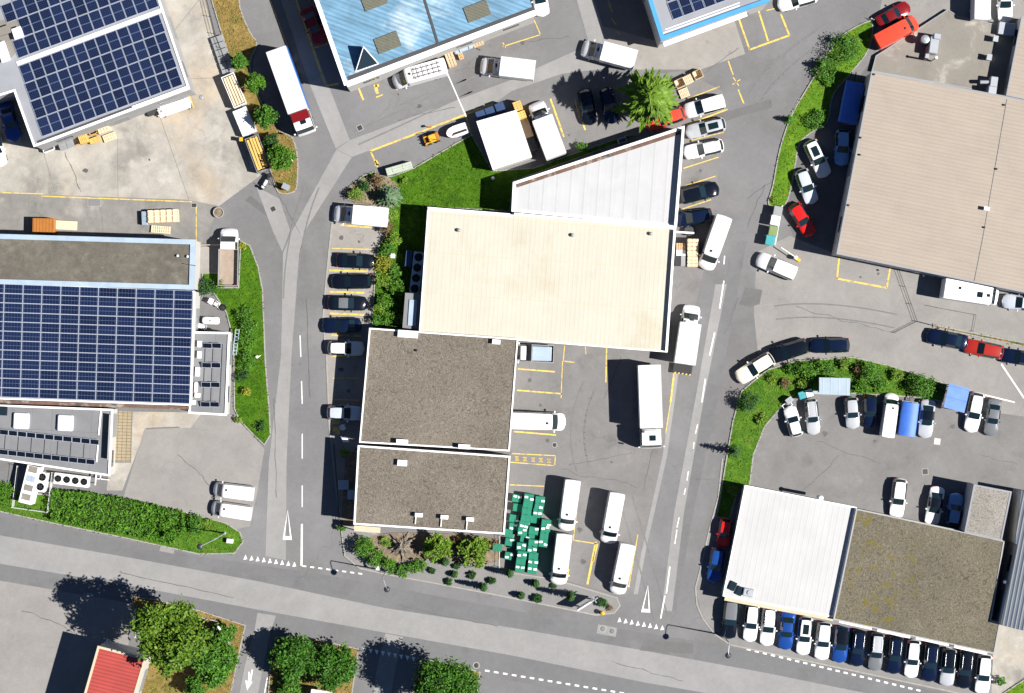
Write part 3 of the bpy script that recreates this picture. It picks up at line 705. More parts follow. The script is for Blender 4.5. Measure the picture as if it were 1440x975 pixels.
# --- flat deck with ducts
t, c, p = building('roof_deck', 'flat grey roof deck with silver ducts and a thin rim beside the orange van', [(1232, 79), (1333, 14), (1348, 24), (1396, 34), (1440, 44), (1416, 134), (1226.5, 100)], .45, 'flat_roof_deck', 'wall_grey', para=(.05, .05, 'roof_light'))
z = .45
q = P(1300, 58, z); b = MB().lathe((q.x - .2, q.y, z), [(.38, 0), (.38, 1.3), (.5, 1.35), (.46, 1.75), (.2, 1.85)], 16); o = add(t, c, 'exhaust_fan', b, 'steel', 40)
b = MB(); q = P(1310, 66, z); b.rbox((q.x, q.y, z + .8), (1.0, 1.9, 1.6), .08, R(-8)); q = P(1314, 54, z); b.rbox((q.x, q.y, z + .9), (.8, .7, 1.8), .08, R(-8)); q = P(1303, 76, z); b.rbox((q.x, q.y, z + .35), (.45, 1.5, .7), .05, R(-12)); add(t, c, 'duct', b, 'steel')
q = P(1310, 86, z); add(t, c, 'roof_post', MB().tube((q.x, q.y, z), (q.x, q.y, z + 3.0), .11).tube((q.x, q.y, z + 3.0), (q.x, q.y, z + 3.12), .16), 'white_plastic')
for x, y in ((1398, 56), (1389, 82)): roofbox(t, c, 'roof_vent', x, y, z, (.5, .6, .9), 'steel', R(-10))
b = MB(); q = P(1394, 119, z); b.rbox((q.x, q.y, z + .7), (.85, 1.5, 1.4), .08, R(-8)); q = P(1391, 130, z); b.rbox((q.x, q.y, z + .9), (.95, 1.0, 1.8), .08, R(-8)); q = P(1387, 117, z); b.tube((q.x - .9, q.y, z + 1.0), (q.x + .3, q.y, z + 1.0), .22); add(t, c, 'duct', b, 'steel')
q = P(1414, 42, z); b = MB().rbox((q.x, q.y, z + .4), (1.9, 1.4, .8), .05, R(-8)); add(t, c, 'roof_unit', b, 'steel')

# --- cream hall in the middle with the trapezoid hall behind it
t, c, p = building('cream_hall', 'central hall with long pale cream ribbed roof and two small round vents', [(602, 292), (950, 320), (938, 495), (590, 467)], 3.6, 'cream_roof', para=(.10, .06, 'white_metal'))
b = MB(); strip(b, (948.5, 322), (936.5, 494), 3.6, .22, .52); add(t, c, 'gutter_wall', b, 'white_metal')
for a_, b_ in (((597, 355), (945, 379)), ((592, 412), (941, 436)), ((604, 300), (946, 327))):
    b = MB(); strip(b, a_, b_, 3.6, .06, .035); add(t, c, 'roof_joint', b, 'cream_trim')
for x, y in ((645, 324), (805, 331), (915, 329)): roofvent(t, c, x, y, 3.6, .18, .35)
b = MB(); strip(b, (602, 294), (720, 303), 3.6, .3, .12); add(t, c, 'roof_ridge', b, 'white_metal')
t, c, p = building('trapezoid_hall', 'hall with white four-sided tapering metal roof and a rusty strip along its slanted edge', [(722, 257), (962, 178), (951, 319), (720, 297)], 4.1, 'white_roof', para=(.24, .10, 'white_metal'))
b = MB(); strip(b, (726, 261.5), (957, 186), 4.1, .42, .03); add(t, c, 'rusty_gutter', b, 'brown_rust')
b = MB(); strip(b, (960, 182), (949, 318), 4.1, .24, .75); add(t, c, 'gutter_wall', b, 'white_metal')
b = MB(); strip(b, (723, 301), (948, 321.5), 4.1, .25, .10); strip(b, (950, 326.5), (976, 328), 3.9, .2, .16); add(t, c, 'roof_pipe', b, 'white_metal')

# --- gravel roofed offices in the middle
t, c, p = building('gravel_roof_building', 'office block with raked brown gravel roof below the cream hall', [(520, 462), (728, 477), (716, 634), (506, 622)], 4.0, 'gravel_roof', para=(.10, .12, 'white_metal'))
roofbox(t, c, 'roof_unit', 574, 470, 4.0, (2.0, .7, .5), 'white_plastic', R(-4)); roofbox(t, c, 'roof_unit', 698, 481, 4.0, (.8, .45, .5), 'white_plastic', R(-4)); roofvent(t, c, 586, 493, 4., .12, .3, 'dark_metal')
for x, y in ((566, 621), (653, 628)): roofbox(t, c, 'roof_unit', x, y, 4.0, (1.15, .45, .75), 'white_plastic', R(-4))
t, c, p = building('gravel_roof_extension', 'lower front block with gravel roof, three white vents and beige entrance canopy', [(504, 627), (717, 642), (709, 751), (498, 737)], 4.35, 'gravel_roof', para=(.13, .14, 'white_metal'))
roofbox(t, c, 'roof_vent', 566, 651, 4.35, (.95, .6, .5), 'skylight_white', R(-4))
for x, y, y2 in ((589, 724, 737), (625, 727, 741), (661, 730, 745)):
    roofbox(t, c, 'roof_vent', x, y, 4.35, (.85, .45, .65), 'white_plastic', R(-4), False)
    b = MB(); strip(b, (x - 4, y + 3), (x - 5, y2), 4.5, .10, .10); add(t, c, 'vent_pipe', b, 'white_plastic')
b = MB(); q = wpoly([(498, 739), (535, 742), (534.5, 750), (498, 747)], 3); b.prism(q, 2.85, 3.0, bottom=True); add(t, c, 'canopy', b, 'cream_trim')
b = MB()
for x, y in ((500, 746), (533, 749)): b.tube((*P(x, y)[:2], 0), (*P(x, y, 2.9)[:2], 2.86), .06)
add(t, c, 'canopy_post', b, 'white_metal')
# low flat annex with skylight behind the hedge
t, c, p = building('skylight_annex', 'narrow grey flat-roofed annex with one long pale blue skylight', [(570, 412), (594, 414), (590, 464), (566, 461)], 2.6, 'flat_roof_grey', 'wall_grey')
q = P(580, 440, 2.6); add(t, c, 'skylight', MB().rbox((q.x, q.y, 2.66), (.9, 2.9, .14), .03, R(-4)), 'pale_blue_metal')

# --- left: felt roofed block, solar hall, annexes
t, c, p = building('felt_roof_building', 'long block with brown felt flat roof framed by pale blue metal edging', [(-90, 328), (0, 330), (274, 338), (272, 407), (0, 399), (-90, 396)], 5.0, 'roof_felt', para=(.48, .16, 'pale_blue_metal'))
for x, y in ((250, 360), (264, 361)): roofvent(t, c, x, y, 5., .13, .3, 'white_plastic')
b = MB(); strip(b, (258, 371), (275, 374), 5.2, .08, .08); add(t, c, 'roof_pipe', b, 'dark_metal')
t, c, p = building('solar_hall', 'wide hall covered by one gridded array of blue solar panels at the left border', [(-90, 396.5), (0, 399.5), (273.5, 410), (268, 570), (0, 561), (-90, 558)], 4.8, 'roof_light', para=(.10, .06, 'white_metal'))
solar(t, c, (267, 568), (-26.5, -.95), (.36, -13.25), range(11), range(12), 4.86, gap=(.978, .975), cap=range(8))
b = MB(); strip(b, (-60, 563), (266, 574), 4.4, .35, .12); add(t, c, 'gutter', b, 'brown_rust')
t, c, p = building('panel_annex', 'small annex with grey flat roof, white rim and four short rows of tilted black panels', [(268, 467), (323, 468), (318, 584), (266, 581)], 3.1, 'flat_roof_grey', para=(.16, .14, 'white_metal'))
for k in range(4):
    for i in range(2):
        q = P(292 + i * 13 - k * .9, 486 + k * 27.5, 3.1)
        o = bpy.data.objects.new('solar_panel', panel_mesh(1.05, .64)); COL.objects.link(o); o.parent = t; o.material_slots[0].link = 'OBJECT'; o.material_slots[0].material = m['dark_cells']; o.location = (q.x - c[0], q.y - c[1], 3.42); o.rotation_euler = (R(26), 0, R(-2))
for x in (285, 296, 309):
    b = MB(); strip(b, (x + 4, 484), (x, 572), 3.1, .05, .06); add(t, c, 'panel_rail', b, 'dark_metal')
for x, y, w_, d_ in ((281, 484, .5, .7), (280.5, 499, .45, .8), (278, 523, .5, 1.0), (276, 545, .35, 1.1), (278, 556, .6, .5), (273, 566, .35, .5)): roofbox(t, c, 'roof_vent', x, y, 3.1, (w_, d_, .4), 'white_plastic', R(-3), False)
t, c, p = building('skylight_building', 'grey flat-roofed building with two square white skylights and two rows of black panels', [(-90, 565), (0, 570), (158, 576), (154, 669), (0, 646), (-90, 632)], 3.4, 'flat_roof_grey', para=(.14, .14, 'white_metal'))
for x, y in ((30.5, 592), (92.5, 595)): q = P(x, y, 3.4); add(t, c, 'skylight', MB().rbox((q.x, q.y, 3.62), (1.75, 1.75, .45), .12, R(-3)), 'skylight_white')
for (x0, y0, x1, y1, n) in ((0, 607, 140, 622, 11), (0, 635, 134, 650, 11)):
    for k in range(n):
        f = (k + .5) / n; q = P(x0 + (x1 - x0) * f, y0 + (y1 - y0) * f, 3.4)
        o = bpy.data.objects.new('solar_panel', panel_mesh(.98, .64)); COL.objects.link(o); o.parent = t; o.material_slots[0].link = 'OBJECT'; o.material_slots[0].material = m['dark_cells']
        o.location = (q.x - c[0], q.y - c[1], 3.66); o.rotation_euler = (R(22), 0, ang(x1 - x0, y1 - y0))
for k in range(8):
    b = MB(); x = 8 + k * 18.5; strip(b, (x, 609 + x * .1), (x - 2, 634 + x * .1), 3.4, .05, .05); add(t, c, 'panel_rail', b, 'dark_metal')
b = MB(); strip(b, (156.5, 583), (153.5, 646), 3.4, .10, 1.0); add(t, c, 'screen_wall', b, 'wall_grey')
b = MB(); strip(b, (142, 578), (139, 612), 3.4, .16, .10); strip(b, (138, 626), (136, 650), 3.4, .14, .10); add(t, c, 'roof_pipe', b, 'white_metal')
q = P(5, 578, 3.4); add(t, c, 'skylight', MB().rbox((q.x, q.y, 3.5), (.9, 1.0, .3), .05, R(-3)), 'glass')

# --- bottom right
t, c, p = building('white_hall', 'white ribbed metal hall above the row of parked cars', [(1048, 683), (1204, 714), (1172, 868), (1017, 838)], 2.6, 'hall_roof', para=(.14, .05, 'white_metal'))
b = MB(); strip(b, (1203, 716), (1172, 867), 2.6, .20, .42); add(t, c, 'gutter_wall', b, 'white_metal')
for x, y in ((1030, 824), (1040, 831)): q = P(x, y, 2.6); add(t, c, 'roof_window', MB().rbox((q.x, q.y, 2.72), (.75, 1.0, .25), .05, R(-25)), 'glass')
q = P(1052, 833, 2.6); add(t, c, 'roof_unit', MB().rbox((q.x, q.y, 2.85), (1.2, .9, .5), .08, R(-12)).lathe((q.x + .1, q.y, 3.1), [(.25, 0), (.25, .12)], 12), 'steel')
b = MB(); strip(b, (1019, 841), (1172, 870), 2.4, .55, .14); add(t, c, 'canopy', b, 'cream_trim')
q = P(1152, 699, 2.6); add(t, c, 'chimney', MB().tube((q.x, q.y, 1.5), (q.x, q.y, 4.4), .18).tube((q.x, q.y, 4.4), (q.x, q.y, 4.5), .25), 'white_plastic')
t, c, p = building('mossy_roof_building', 'low building with grey gravel roof spotted with yellow green moss', [(1204.5, 716), (1336, 744), (1412, 761), (1393, 873), (1406, 876), (1398, 919), (1172.5, 871)], 3.1, 'moss_roof', para=(.10, .06, 'wall_grey'))
for k in range(4):
    x = 1180 + k * 54; b = MB(); strip(b, (x, 873.5 + k * 11.6), (x + 46, 883.5 + k * 11.6), 3.0, .35 + .1 * (k % 2), .1); add(t, c, 'canopy', b, 'white_metal')
roofvent(t, c, 1412, 818, 3.1, .2, .8, 'white_plastic')
t, c, p = building('gravel_roof_garage', 'small garage with pale gravel roof beside the blue car in shade', [(1370, 682), (1422, 692), (1408, 760), (1357, 748)], 4.2, 'light_gravel', para=(.12, .05, 'roof_light'))
t, c, p = building('corrugated_shed', 'dark slate blue corrugated roof at the right border beyond the mossy roof', [(1436, 690), (1540, 710), (1540, 912), (1407, 879), (1431, 766), (1428, 765)], 4.4, 'dark_corrugated')
# --- red roof bottom left
t, c, p = building('red_roof_building', 'building with red corrugated roof and cream edge cut off by the bottom border', [(138, 909), (205, 926), (160, 1080), (92, 1070)], 5.5, 'red_roof', para=(.20, .07, 'cream_trim'))
# --- flat shelters
def shelter(name, label, px, h, roofm, cat='shelter', stripe=None):
    p = ccw([tuple(P(x, y, h)[:2]) for x, y in px]); c = (sum(q[0] for q in p) / 4, sum(q[1] for q in p) / 4, 0); t = thing(name, label, cat, c)
    MB().prism(p, h - .07, h, bottom=True).build('roof', m[roofm], t, c)
    for q in offset(p, -.15): MB().tube((q[0], q[1], 0), (q[0], q[1], h - .07), .05).build('post', m['grey_metal'], t, c)
    a, b = Vector(p[0]), Vector(p[1])
    return t, c, p
M('pale_sheet', (.28, .35, .41), rough=.5, var=.08, fine=.05, stripe=(0, .9, .06, .8, .2))
M('blue_sheet', (.10, .21, .52), rough=.5, var=.12, scale=1.2, fine=.05, stripe=(R(75), 1.3, .06, .7, .3))
t, c, p = shelter('open_shelter', 'pale blue grey flat shelter roof tucked into bushes by the car park', [(1152, 531), (1196, 532), (1195, 553), (1152, 552)], 2.3, 'pale_sheet')
b = MB(); strip(b, (1143, 552), (1195, 554), 2.1, .35, .06); add(t, c, 'awning', b, 'pale_sheet')
t, c, p = shelter('blue_canopy', 'blue flat canopy roof beside white and grey cars in the right car park', [(1335, 539), (1364, 547), (1356, 581), (1327, 573)], 2.5, 'blue_sheet')
M('white_sheet', (.70, .70, .70), rough=.45, var=.02, fine=.02)
t, c, p = building('white_storage_tent', 'plain white flat-topped storage tent at the edge of the lawn', [(670, 171), (726, 155), (748, 221), (693, 239)], 2.7, 'white_sheet', 'white_sheet', cat='tent')
# ------------------------------------------------------------------ vehicles
def paint(name, col, rough=.28, metal=0.):
    return M('paint_' + name, col, rough=rough, metal=metal, var=.03, fine=0, coord='obj', coat=.35, spec=.35)
PAINT = dict(white=(.66, .66, .67), cream=(.70, .64, .54), silver=(.46, .48, .51), pale=(.55, .60, .68), grey=(.17, .18, .195), black=(.004, .006, .012),
             navy=(.005, .011, .036), blue=(.012, .060, .27), skyblue=(.16, .32, .60), red=(.52, .012, .012), darkred=(.20, .010, .014), deepred=(.30, .020, .014), orange=(.60, .058, .030), beige=(.62, .56, .46))
for k_, v_ in PAINT.items(): paint(k_, v_, .16 if k_ in ('black', 'navy') else .24, .0 if k_ in ('white', 'cream', 'red', 'deepred', 'orange', 'black') else .25)
M('car_glass', (.006, .016, .020), rough=.04, var=0, fine=0, spec=.9)
M('tyre', (.018, .018, .018), rough=.9, var=.1, fine=0, coord='obj')
M('rim', (.42, .42, .44), rough=.35, metal=.6, var=0, fine=0, coord='obj')
M('head_glass', (.55, .60, .65), rough=.12, var=0, fine=0)
M('tail_glass', (.28, .008, .008), rough=.2, var=0, fine=0)
M('black_trim', (.014, .014, .015), rough=.55, var=0, fine=0)
M('chrome_rail', (.60, .61, .62), rough=.3, metal=.5, var=0, fine=0)
M('roof_seam', (.42, .43, .44), rough=.5, var=.1, fine=0, coord='obj')
M('bed_floor', (.27, .215, .17), rough=.8, var=.14, scale=1.5, fine=.1, coord='obj')

NCROSS = 7
def loft(stn, side=True, front_cap=True):
    """stn rows: (x, half width, sill, belt, top, roof half width, tag of the segment towards the next row)
    returns mesh builders by role, so that glass and roof are parts of their own"""
    out = {k: MB() for k in ('body', 'roof', 'windshield', 'rear_window', 'side_window')}
    rings = []; xm = (stn[0][0] + stn[-1][0]) / 2; hl = (stn[-1][0] - stn[0][0]) / 2; bk = 1.0 if len(stn) > 8 else .35
    for (x, w_, sill, belt, top, rw, tg) in stn:
        cr = .035
        tt = (x - xm) / hl; bow = (.17 * max(0, tt - .05) * 1.1 - .15 * max(0, -tt - .45) * 1.4) * min(1, w_ / .6) * bk
        half = [(w_ * .90, sill), (w_ * .985, sill + (belt - sill) * .35), (w_, sill + (belt - sill) * .62), (w_ * .965, belt), (rw, top - cr * 1.1), (rw * .62, top - cr * .2), (0, top)]
        fw = (0, 0, 0, .05, .35, .78, 1)
        ring = [(x + bow * k, -a, z) for (a, z), k in zip(half, fw)] + [(x + bow * k, a, z) for (a, z), k in zip(half[-2::-1], fw[-2::-1])]
        rings.append(ring)
    n = len(rings[0])
    for i in range(len(rings) - 1):
        tg = stn[i][6]
        for j in range(n - 1):
            q = [rings[i][j], rings[i][j + 1], rings[i + 1][j + 1], rings[i + 1][j]]
            jj = j if j < 6 else 11 - j          # 0..5 from sill to crown
            role = 'body'
            if jj >= 4:
                role = {'roof': 'roof', 'wind': 'windshield', 'rear': 'rear_window'}.get(tg, 'body')
            elif jj == 3 and side and tg in ('roof', 'cabin'): role = 'side_window'
            out[role].add(q, [(3, 2, 1, 0)], 0, True)
    for k, ring in ((0, rings[0]), (-1, rings[-1])):
        f = tuple(range(n)); out['body'].add(ring, [f if k == -1 else f[::-1]], 0, False)
    lo = [(x, s_ * w_ * .90, sill) for (x, w_, sill, *_r) in stn for s_ in (-1, 1)]
    out['body'].add(lo, [(2 * i, 2 * i + 2, 2 * i + 3, 2 * i + 1) for i in range(len(stn) - 1)], 0, False)
    return out

def wheel_parts(t, xs, y, r=.32, wd=.21, twin=False):
    for x in xs:
        for s_ in (-1, 1):
            b = MB(); b.tube((x, s_ * (y - wd / 2) - wd / 2, r), (x, s_ * (y - wd / 2) + wd / 2, r), r, n=16)
            wh = b.build('wheel', m['tyre'], t)
            MB().tube((x, s_ * y - .012, r), (x, s_ * y + .012, r), r * .62, n=12).build('rim', m['rim'], wh)

def car(kind, L, W, H, prof, sunroof=False, rails=False, sidewin=True, name='parked_car', wheels=(.18, .80), pl=1.0):
    """prof rows: (t rear 0 .. front 1, width factor, belt, top, roof width factor, segment tag)"""
    t = bpy.data.objects.new(name, None); COL.objects.link(t); t.empty_display_size = .3
    stn = [((q[0] - .5) * L, q[1] * W / 2, .24, q[2], q[3], q[4] * W / 2, q[5]) for q in prof]
    o = loft(stn, sidewin)
    for role, mb in o.items():
        if not mb.f: continue
        if role == 'side_window':            # left and right pane
            for s_ in (-1, 1):
                b = MB()
                for f in mb.f:
                    vs = [mb.v[i] for i in f]
                    if sum(v[1] for v in vs) * s_ > 0: b.add(vs, [(0, 1, 2, 3)], 0, True)
                b.build('side_window', m['car_glass'], t)
            continue
        mt = m['car_glass'] if role in ('windshield', 'rear_window') else m['paint_white']
        # weld the strip vertices so that shading is smooth
        ob = mb.build(role, mt, t)
        bm = bmesh.new(); bm.from_mesh(ob.data); bmesh.ops.remove_doubles(bm, verts=bm.verts, dist=1e-4); bm.to_mesh(ob.data); bm.free()
        ob.data.set_sharp_from_angle(angle=R(38))
    zb = [q for q in prof if q[5] == 'wind']
    tw, wbelt = zb[0][0], zb[0][2]
    xw = (prof[[q[5] for q in prof].index('wind') + 1][0] - .5) * L
    for s_ in (-1, 1):
        b = MB().rbox((xw - .28, s_ * (W / 2 + .09), wbelt + .06), (.16, .24, .15), .04); b.build('mirror', m['paint_white'], t)
        xf = L / 2 - .22; b = MB().rbox((xf - .06, s_ * W * .36, prof[-2][2] + .01), (.34, .30, .10), .05, -s_ * .5); b.build('headlight', m['head_glass'], t)
        b = MB().rbox((-L / 2 + .12, s_ * W * .40, prof[2][2] - .05), (.14, .24, .16), .03, s_ * .35); b.build('tail_light', m['tail_glass'], t)
    roofs = [q for q in prof if q[5] == 'roof']; x0, x1 = (roofs[0][0] - .5) * L, (zb[0][0] - .5) * L; rw = roofs[0][4] * W / 2
    if rails:
        for s_ in (-1, 1):
            MB().path([(x0 + .12, s_ * rw * .93, H + .0), (x0 + .25, s_ * rw * .93, H + .035), (x1 - .3, s_ * rw * .93, H + .035), (x1 - .12, s_ * rw * .93, H - .02)], .028, 6).build('roof_rail', m['chrome_rail'], t)
    if sunroof:
        MB().rbox(((x0 + x1) / 2 + .1, 0, H + .0), ((x1 - x0) * .62, rw * 1.35, .05), .04).build('sunroof', m['car_glass'], t)
    if kind == 'van':
        rb = MB(); x9 = -L / 2 + .25; ln = (x1 - .9) - x9
        for y_ in (-.56, -.28, 0, .28, .56): rb.box((x9 + ln / 2, y_, H - .022 - .02 * abs(y_)), (ln, .05, .03))
        for k_ in range(3): rb.box((x9 + ln * k_ / 2, 0, H - .028), (.04, 1.2, .03))
        rb.build('roof_rib', m['roof_seam'], t)
        MB().lathe((x1 - .5, -.15, H - .02), [(.14, 0), (.14, .08), (.06, .1)], 10).build('roof_vent', m['black_trim'], t)
    wheel_parts(t, [(q - .5) * L for q in wheels], W / 2 - .01, .31 if W < 1.95 else .34)
    return t

SEDAN = [(0, .56, .62, .66, .44, 'b'), (.01, .78, .78, .83, .58, 'b'), (.03, .92, .84, .91, .68, 'b'), (.07, .98, .88, .97, .76, 'b'), (.16, 1, .92, 1.0, .76, 'rear'), (.29, 1, .94, 1.38, .66, 'roof'), (.40, 1, .94, 1.44, .68, 'roof'), (.53, 1, .93, 1.41, .67, 'wind'),
         (.67, 1, .90, .98, .74, 'b'), (.80, .99, .84, .93, .76, 'b'), (.92, .95, .74, .80, .70, 'b'), (.965, .86, .66, .69, .60, 'b'), (.99, .68, .54, .57, .48, 'b'), (1, .48, .46, .49, .36, 'b')]
HATCH = [(0, .60, .66, .72, .50, 'b'), (.01, .80, .80, .88, .64, 'b'), (.028, .92, .88, .98, .68, 'rear'), (.10, .98, .92, 1.42, .62, 'roof'), (.25, 1, .94, 1.50, .69, 'roof'), (.48, 1, .93, 1.47, .68, 'wind'),
         (.65, 1, .90, 1.00, .76, 'b'), (.80, .98, .84, .95, .76, 'b'), (.92, .94, .74, .82, .70, 'b'), (.965, .86, .66, .71, .60, 'b'), (.99, .68, .54, .58, .48, 'b'), (1, .48, .46, .50, .36, 'b')]
WAGON = [(0, .60, .66, .72, .50, 'b'), (.01, .80, .80, .88, .64, 'b'), (.026, .92, .88, .97, .68, 'rear'), (.09, .98, .92, 1.40, .62, 'roof'), (.25, 1, .94, 1.49, .70, 'roof'), (.51, 1, .93, 1.46, .69, 'wind'),
         (.66, 1, .90, .99, .76, 'b'), (.80, .98, .84, .94, .76, 'b'), (.92, .94, .74, .81, .70, 'b'), (.965, .86, .66, .70, .60, 'b'), (.99, .68, .54, .58, .48, 'b'), (1, .48, .46, .50, .36, 'b')]
SUV = [(0, .62, .76, .82, .50, 'b'), (.008, .82, .92, 1.0, .66, 'b'), (.022, .93, 1.0, 1.10, .70, 'rear'), (.075, .98, 1.05, 1.60, .65, 'roof'), (.25, 1, 1.07, 1.69, .71, 'roof'), (.50, 1, 1.06, 1.65, .70, 'wind'),
       (.65, 1, 1.02, 1.13, .78, 'b'), (.80, .99, .97, 1.08, .78, 'b'), (.93, .95, .86, .94, .72, 'b'), (.97, .87, .76, .81, .62, 'b'), (.99, .70, .60, .65, .50, 'b'), (1, .50, .5, .55, .38, 'b')]
SMALLVAN = [(0, .93, .95, 1.00, .80, 'b'), (.006, .97, 1.10, 1.72, .80, 'rf'), (.03, .99, 1.12, 1.86, .82, 'roof'), (.30, 1, 1.12, 1.88, .82, 'roof'), (.56, 1, 1.08, 1.82, .78, 'wind'),
            (.72, 1, 1.02, 1.16, .78, 'b'), (.84, .98, .95, 1.05, .78, 'b'), (.94, .94, .82, .90, .74, 'b'), (.98, .88, .70, .75, .66, 'b'), (1, .74, .52, .56, .58, 'b')]
VAN = [(0, .95, 1.2, 2.40, .84, 'rf'), (.012, .98, 1.25, 2.58, .86, 'rf'), (.05, 1, 1.25, 2.62, .87, 'rf'), (.40, 1, 1.25, 2.62, .87, 'rf'), (.68, 1, 1.22, 2.60, .85, 'rf'), (.735, 1, 1.2, 2.52, .82, 'roof'), (.765, 1, 1.2, 2.38, .80, 'wind'),
       (.862, .99, 1.12, 1.32, .80, 'b'), (.93, .97, 1.0, 1.10, .78, 'b'), (.975, .90, .80, .86, .70, 'b'), (1, .76, .55, .60, .58, 'b')]
CAB = [(.64, 1, 1.15, 2.08, .80, 'roof'), (.74, 1, 1.15, 2.12, .80, 'roof'), (.765, 1, 1.14, 2.02, .78, 'wind'), (.865, .99, 1.1, 1.28, .80, 'b'), (.93, .97, 1.0, 1.10, .78, 'b'), (.975, .90, .80, .86, .70, 'b'), (1, .76, .55, .60, .58, 'b')]

def boxtruck(name='box_van', L=6.1, W=2.0, bw=2.15, bl=3.9, bh=2.9, flat=False):
    t = car('cab', L, W, 2.12, CAB, name=name, wheels=(.16, .80))
    xb = -L / 2
    if not flat:
        MB().rbox((xb + bl / 2, 0, (.85 + bh) / 2), (bl, bw, bh - .85), .045).build('cargo_box', m['white_plastic'], t)
        eb = MB(); e_ = bw / 2 - .02
        for s_ in (-1, 1): eb.box((xb + bl / 2, s_ * e_, bh - .03), (bl + .02, .07, .09)); eb.box((xb + bl / 2 + s_ * (bl / 2 - .02), 0, bh - .028), (.07, bw - .16, .09))
        for k_ in range(1, 4): eb.box((xb + bl * k_ / 4, 0, bh + .004), (.03, bw - .2, .014))
        eb.build('edge_rail', m['roof_seam'], t)
        MB().box((xb + bl / 2, 0, .74), (bl, bw * .8, .18)).build('chassis', m['black_trim'], t)
        MB().rbox((xb + bl + .42, -.12, 2.16), (.28, .42, .12), .05).build('roof_vent', m['black_trim'], t)
        MB().rbox((xb + bl + .16, 0, 2.2), (.28, W * .62, .30), .08).build('wind_deflector', m['paint_white'], t)
    else:
        MB().box((xb + bl / 2, 0, .82), (bl - .1, bw - .1, .08)).build('bed', m['bed_floor'], t)
        for x_, y_, lx, ly in ((xb + bl / 2, bw / 2, bl, .06), (xb + bl / 2, -bw / 2, bl, .06), (xb + .03, 0, .06, bw - .07), (xb + bl - .03, 0, .06, bw - .07)):
            MB().box((x_, y_, 1.10), (lx, ly, .60 if lx > 1 or x_ < 0 else .9)).build('side_board', m['steel'], t)
        MB().box((xb + bl / 2, 0, .70), (bl, bw * .7, .16)).build('chassis', m['black_trim'], t)
    return t
def lorry(L=9.4, W=2.5, bl=7.0, bh=3.7, sides='white_plastic'):
    t = bpy.data.objects.new('lorry', None); COL.objects.link(t)
    xb = -L / 2
    MB().rbox((xb + bl / 2, 0, (1.05 + bh) / 2), (bl, W, bh - 1.05), .05).build('cargo_box', m['white_plastic'], t)
    eb = MB(); e_ = W / 2 - .02
    for s_ in (-1, 1): eb.box((xb + bl / 2, s_ * e_, bh - .03), (bl + .02, .08, .09)); eb.box((xb + bl / 2 + s_ * (bl / 2 - .02), 0, bh - .028), (.08, W - .18, .09))
    for k_ in range(1, 6): eb.box((xb + bl * k_ / 6, 0, bh + .004), (.03, W - .2, .014))
    eb.build('edge_rail', m['roof_seam'], t)
    MB().box((xb + L * .44, 0, .85), (L * .86, W * .45, .3)).build('chassis', m['black_trim'], t)
    xc = xb + bl + .18
    pr = [(xc, W * .48, .5, 1.7, 3.0, W * .42, 'roof'), (xc + 1.3, W * .48, .5, 1.7, 3.05, W * .43, 'roof'), (xc + 1.72, W * .475, .5, 1.65, 2.9, W * .42, 'wind'), (xc + 2.0, W * .47, .5, 1.55, 1.72, W * .43, 'b'), (xc + 2.12, W * .45, .45, 1.1, 1.2, W * .4, 'b'), (xc + 2.16, W * .40, .45, .8, .9, W * .36, 'b')]
    for role, mb in loft(pr).items():
        if mb.f: mb.build(role, m['car_glass'] if 'win' in role else m['paint_white'], t, sharp=35)
    MB().rbox((xc + .95, .1, 3.06), (.62, .75, .07), .05).build('roof_hatch', m['car_glass'], t)
    MB().rbox((xc + .22, 0, 3.2), (.30, W * .7, .35), .1).build('wind_deflector', m['paint_white'], t)
    for s_ in (-1, 1):
        MB().rbox((xc + 1.95, s_ * (W / 2 + .14), 2.2), (.14, .22, .55), .03).build('mirror', m['black_trim'], t)
        MB().rbox((xc + 2.12, s_ * W * .36, .8), (.10, .35, .2), .03).build('headlight', m['head_glass'], t)
    wheel_parts(t, (xb + 1.3, xb + 2.5, xc + 1.0), W / 2 - .02, .48, .3)
    return t
def tarp_trailer(L=4.6, W=2.0, h=2.1, frame=True):
    t = bpy.data.objects.new('tarp_trailer', None); COL.objects.link(t)
    b = MB(); n = 9      # gently sagging tarpaulin over hoops
    V_ = [(-L / 2 + L * i / (n - 1), y, z - .035 * (i % 2) * (1 if z > 1.2 else .3)) for i in range(n) for y, z in ((-W / 2, .75), (-W / 2, h - .09), (-W * .475, h - .03), (0, h + .0), (W * .475, h - .03), (W / 2, h - .09), (W / 2, .75))]
    fs = [(i * 7 + j, i * 7 + j + 1, (i + 1) * 7 + j + 1, (i + 1) * 7 + j) for i in range(n - 1) for j in range(6)]
    b.add(V_, [f[::-1] for f in fs], 0, True); b.add(V_, [tuple(range(7)), tuple(range(7 * n - 1, 7 * n - 8, -1))])
    b.build('tarpaulin', m['tarp_blue'], t)
    MB().box((0, 0, .66), (L, W, .12)).build('bed', m['black_trim'], t)
    MB().box((L / 2 + .12, 0, .95), (.06, W * .98, .5)).box((L / 2 + .05, .9, .8), (.2, .08, .5)).box((L / 2 + .05, -.9, .8), (.2, .08, .5)).build('side_board', m['steel'], t)
    MB().box((L / 2 + .7, 0, .55), (1.3, .12, .12)).build('drawbar', m['black_trim'], t)
    for s_ in (-1, 1): MB().box((-L / 2 - .03, s_ * W * .38, .62), (.05, .35, .14)).build('tail_light', m['tail_glass'], t)
    wheel_parts(t, (-.5, .5), W / 2 - .06, .34)
    return t
M('tarp_blue', (.035, .13, .50), rough=.55, var=.12, scale=1.5, fine=.04, coord='obj')

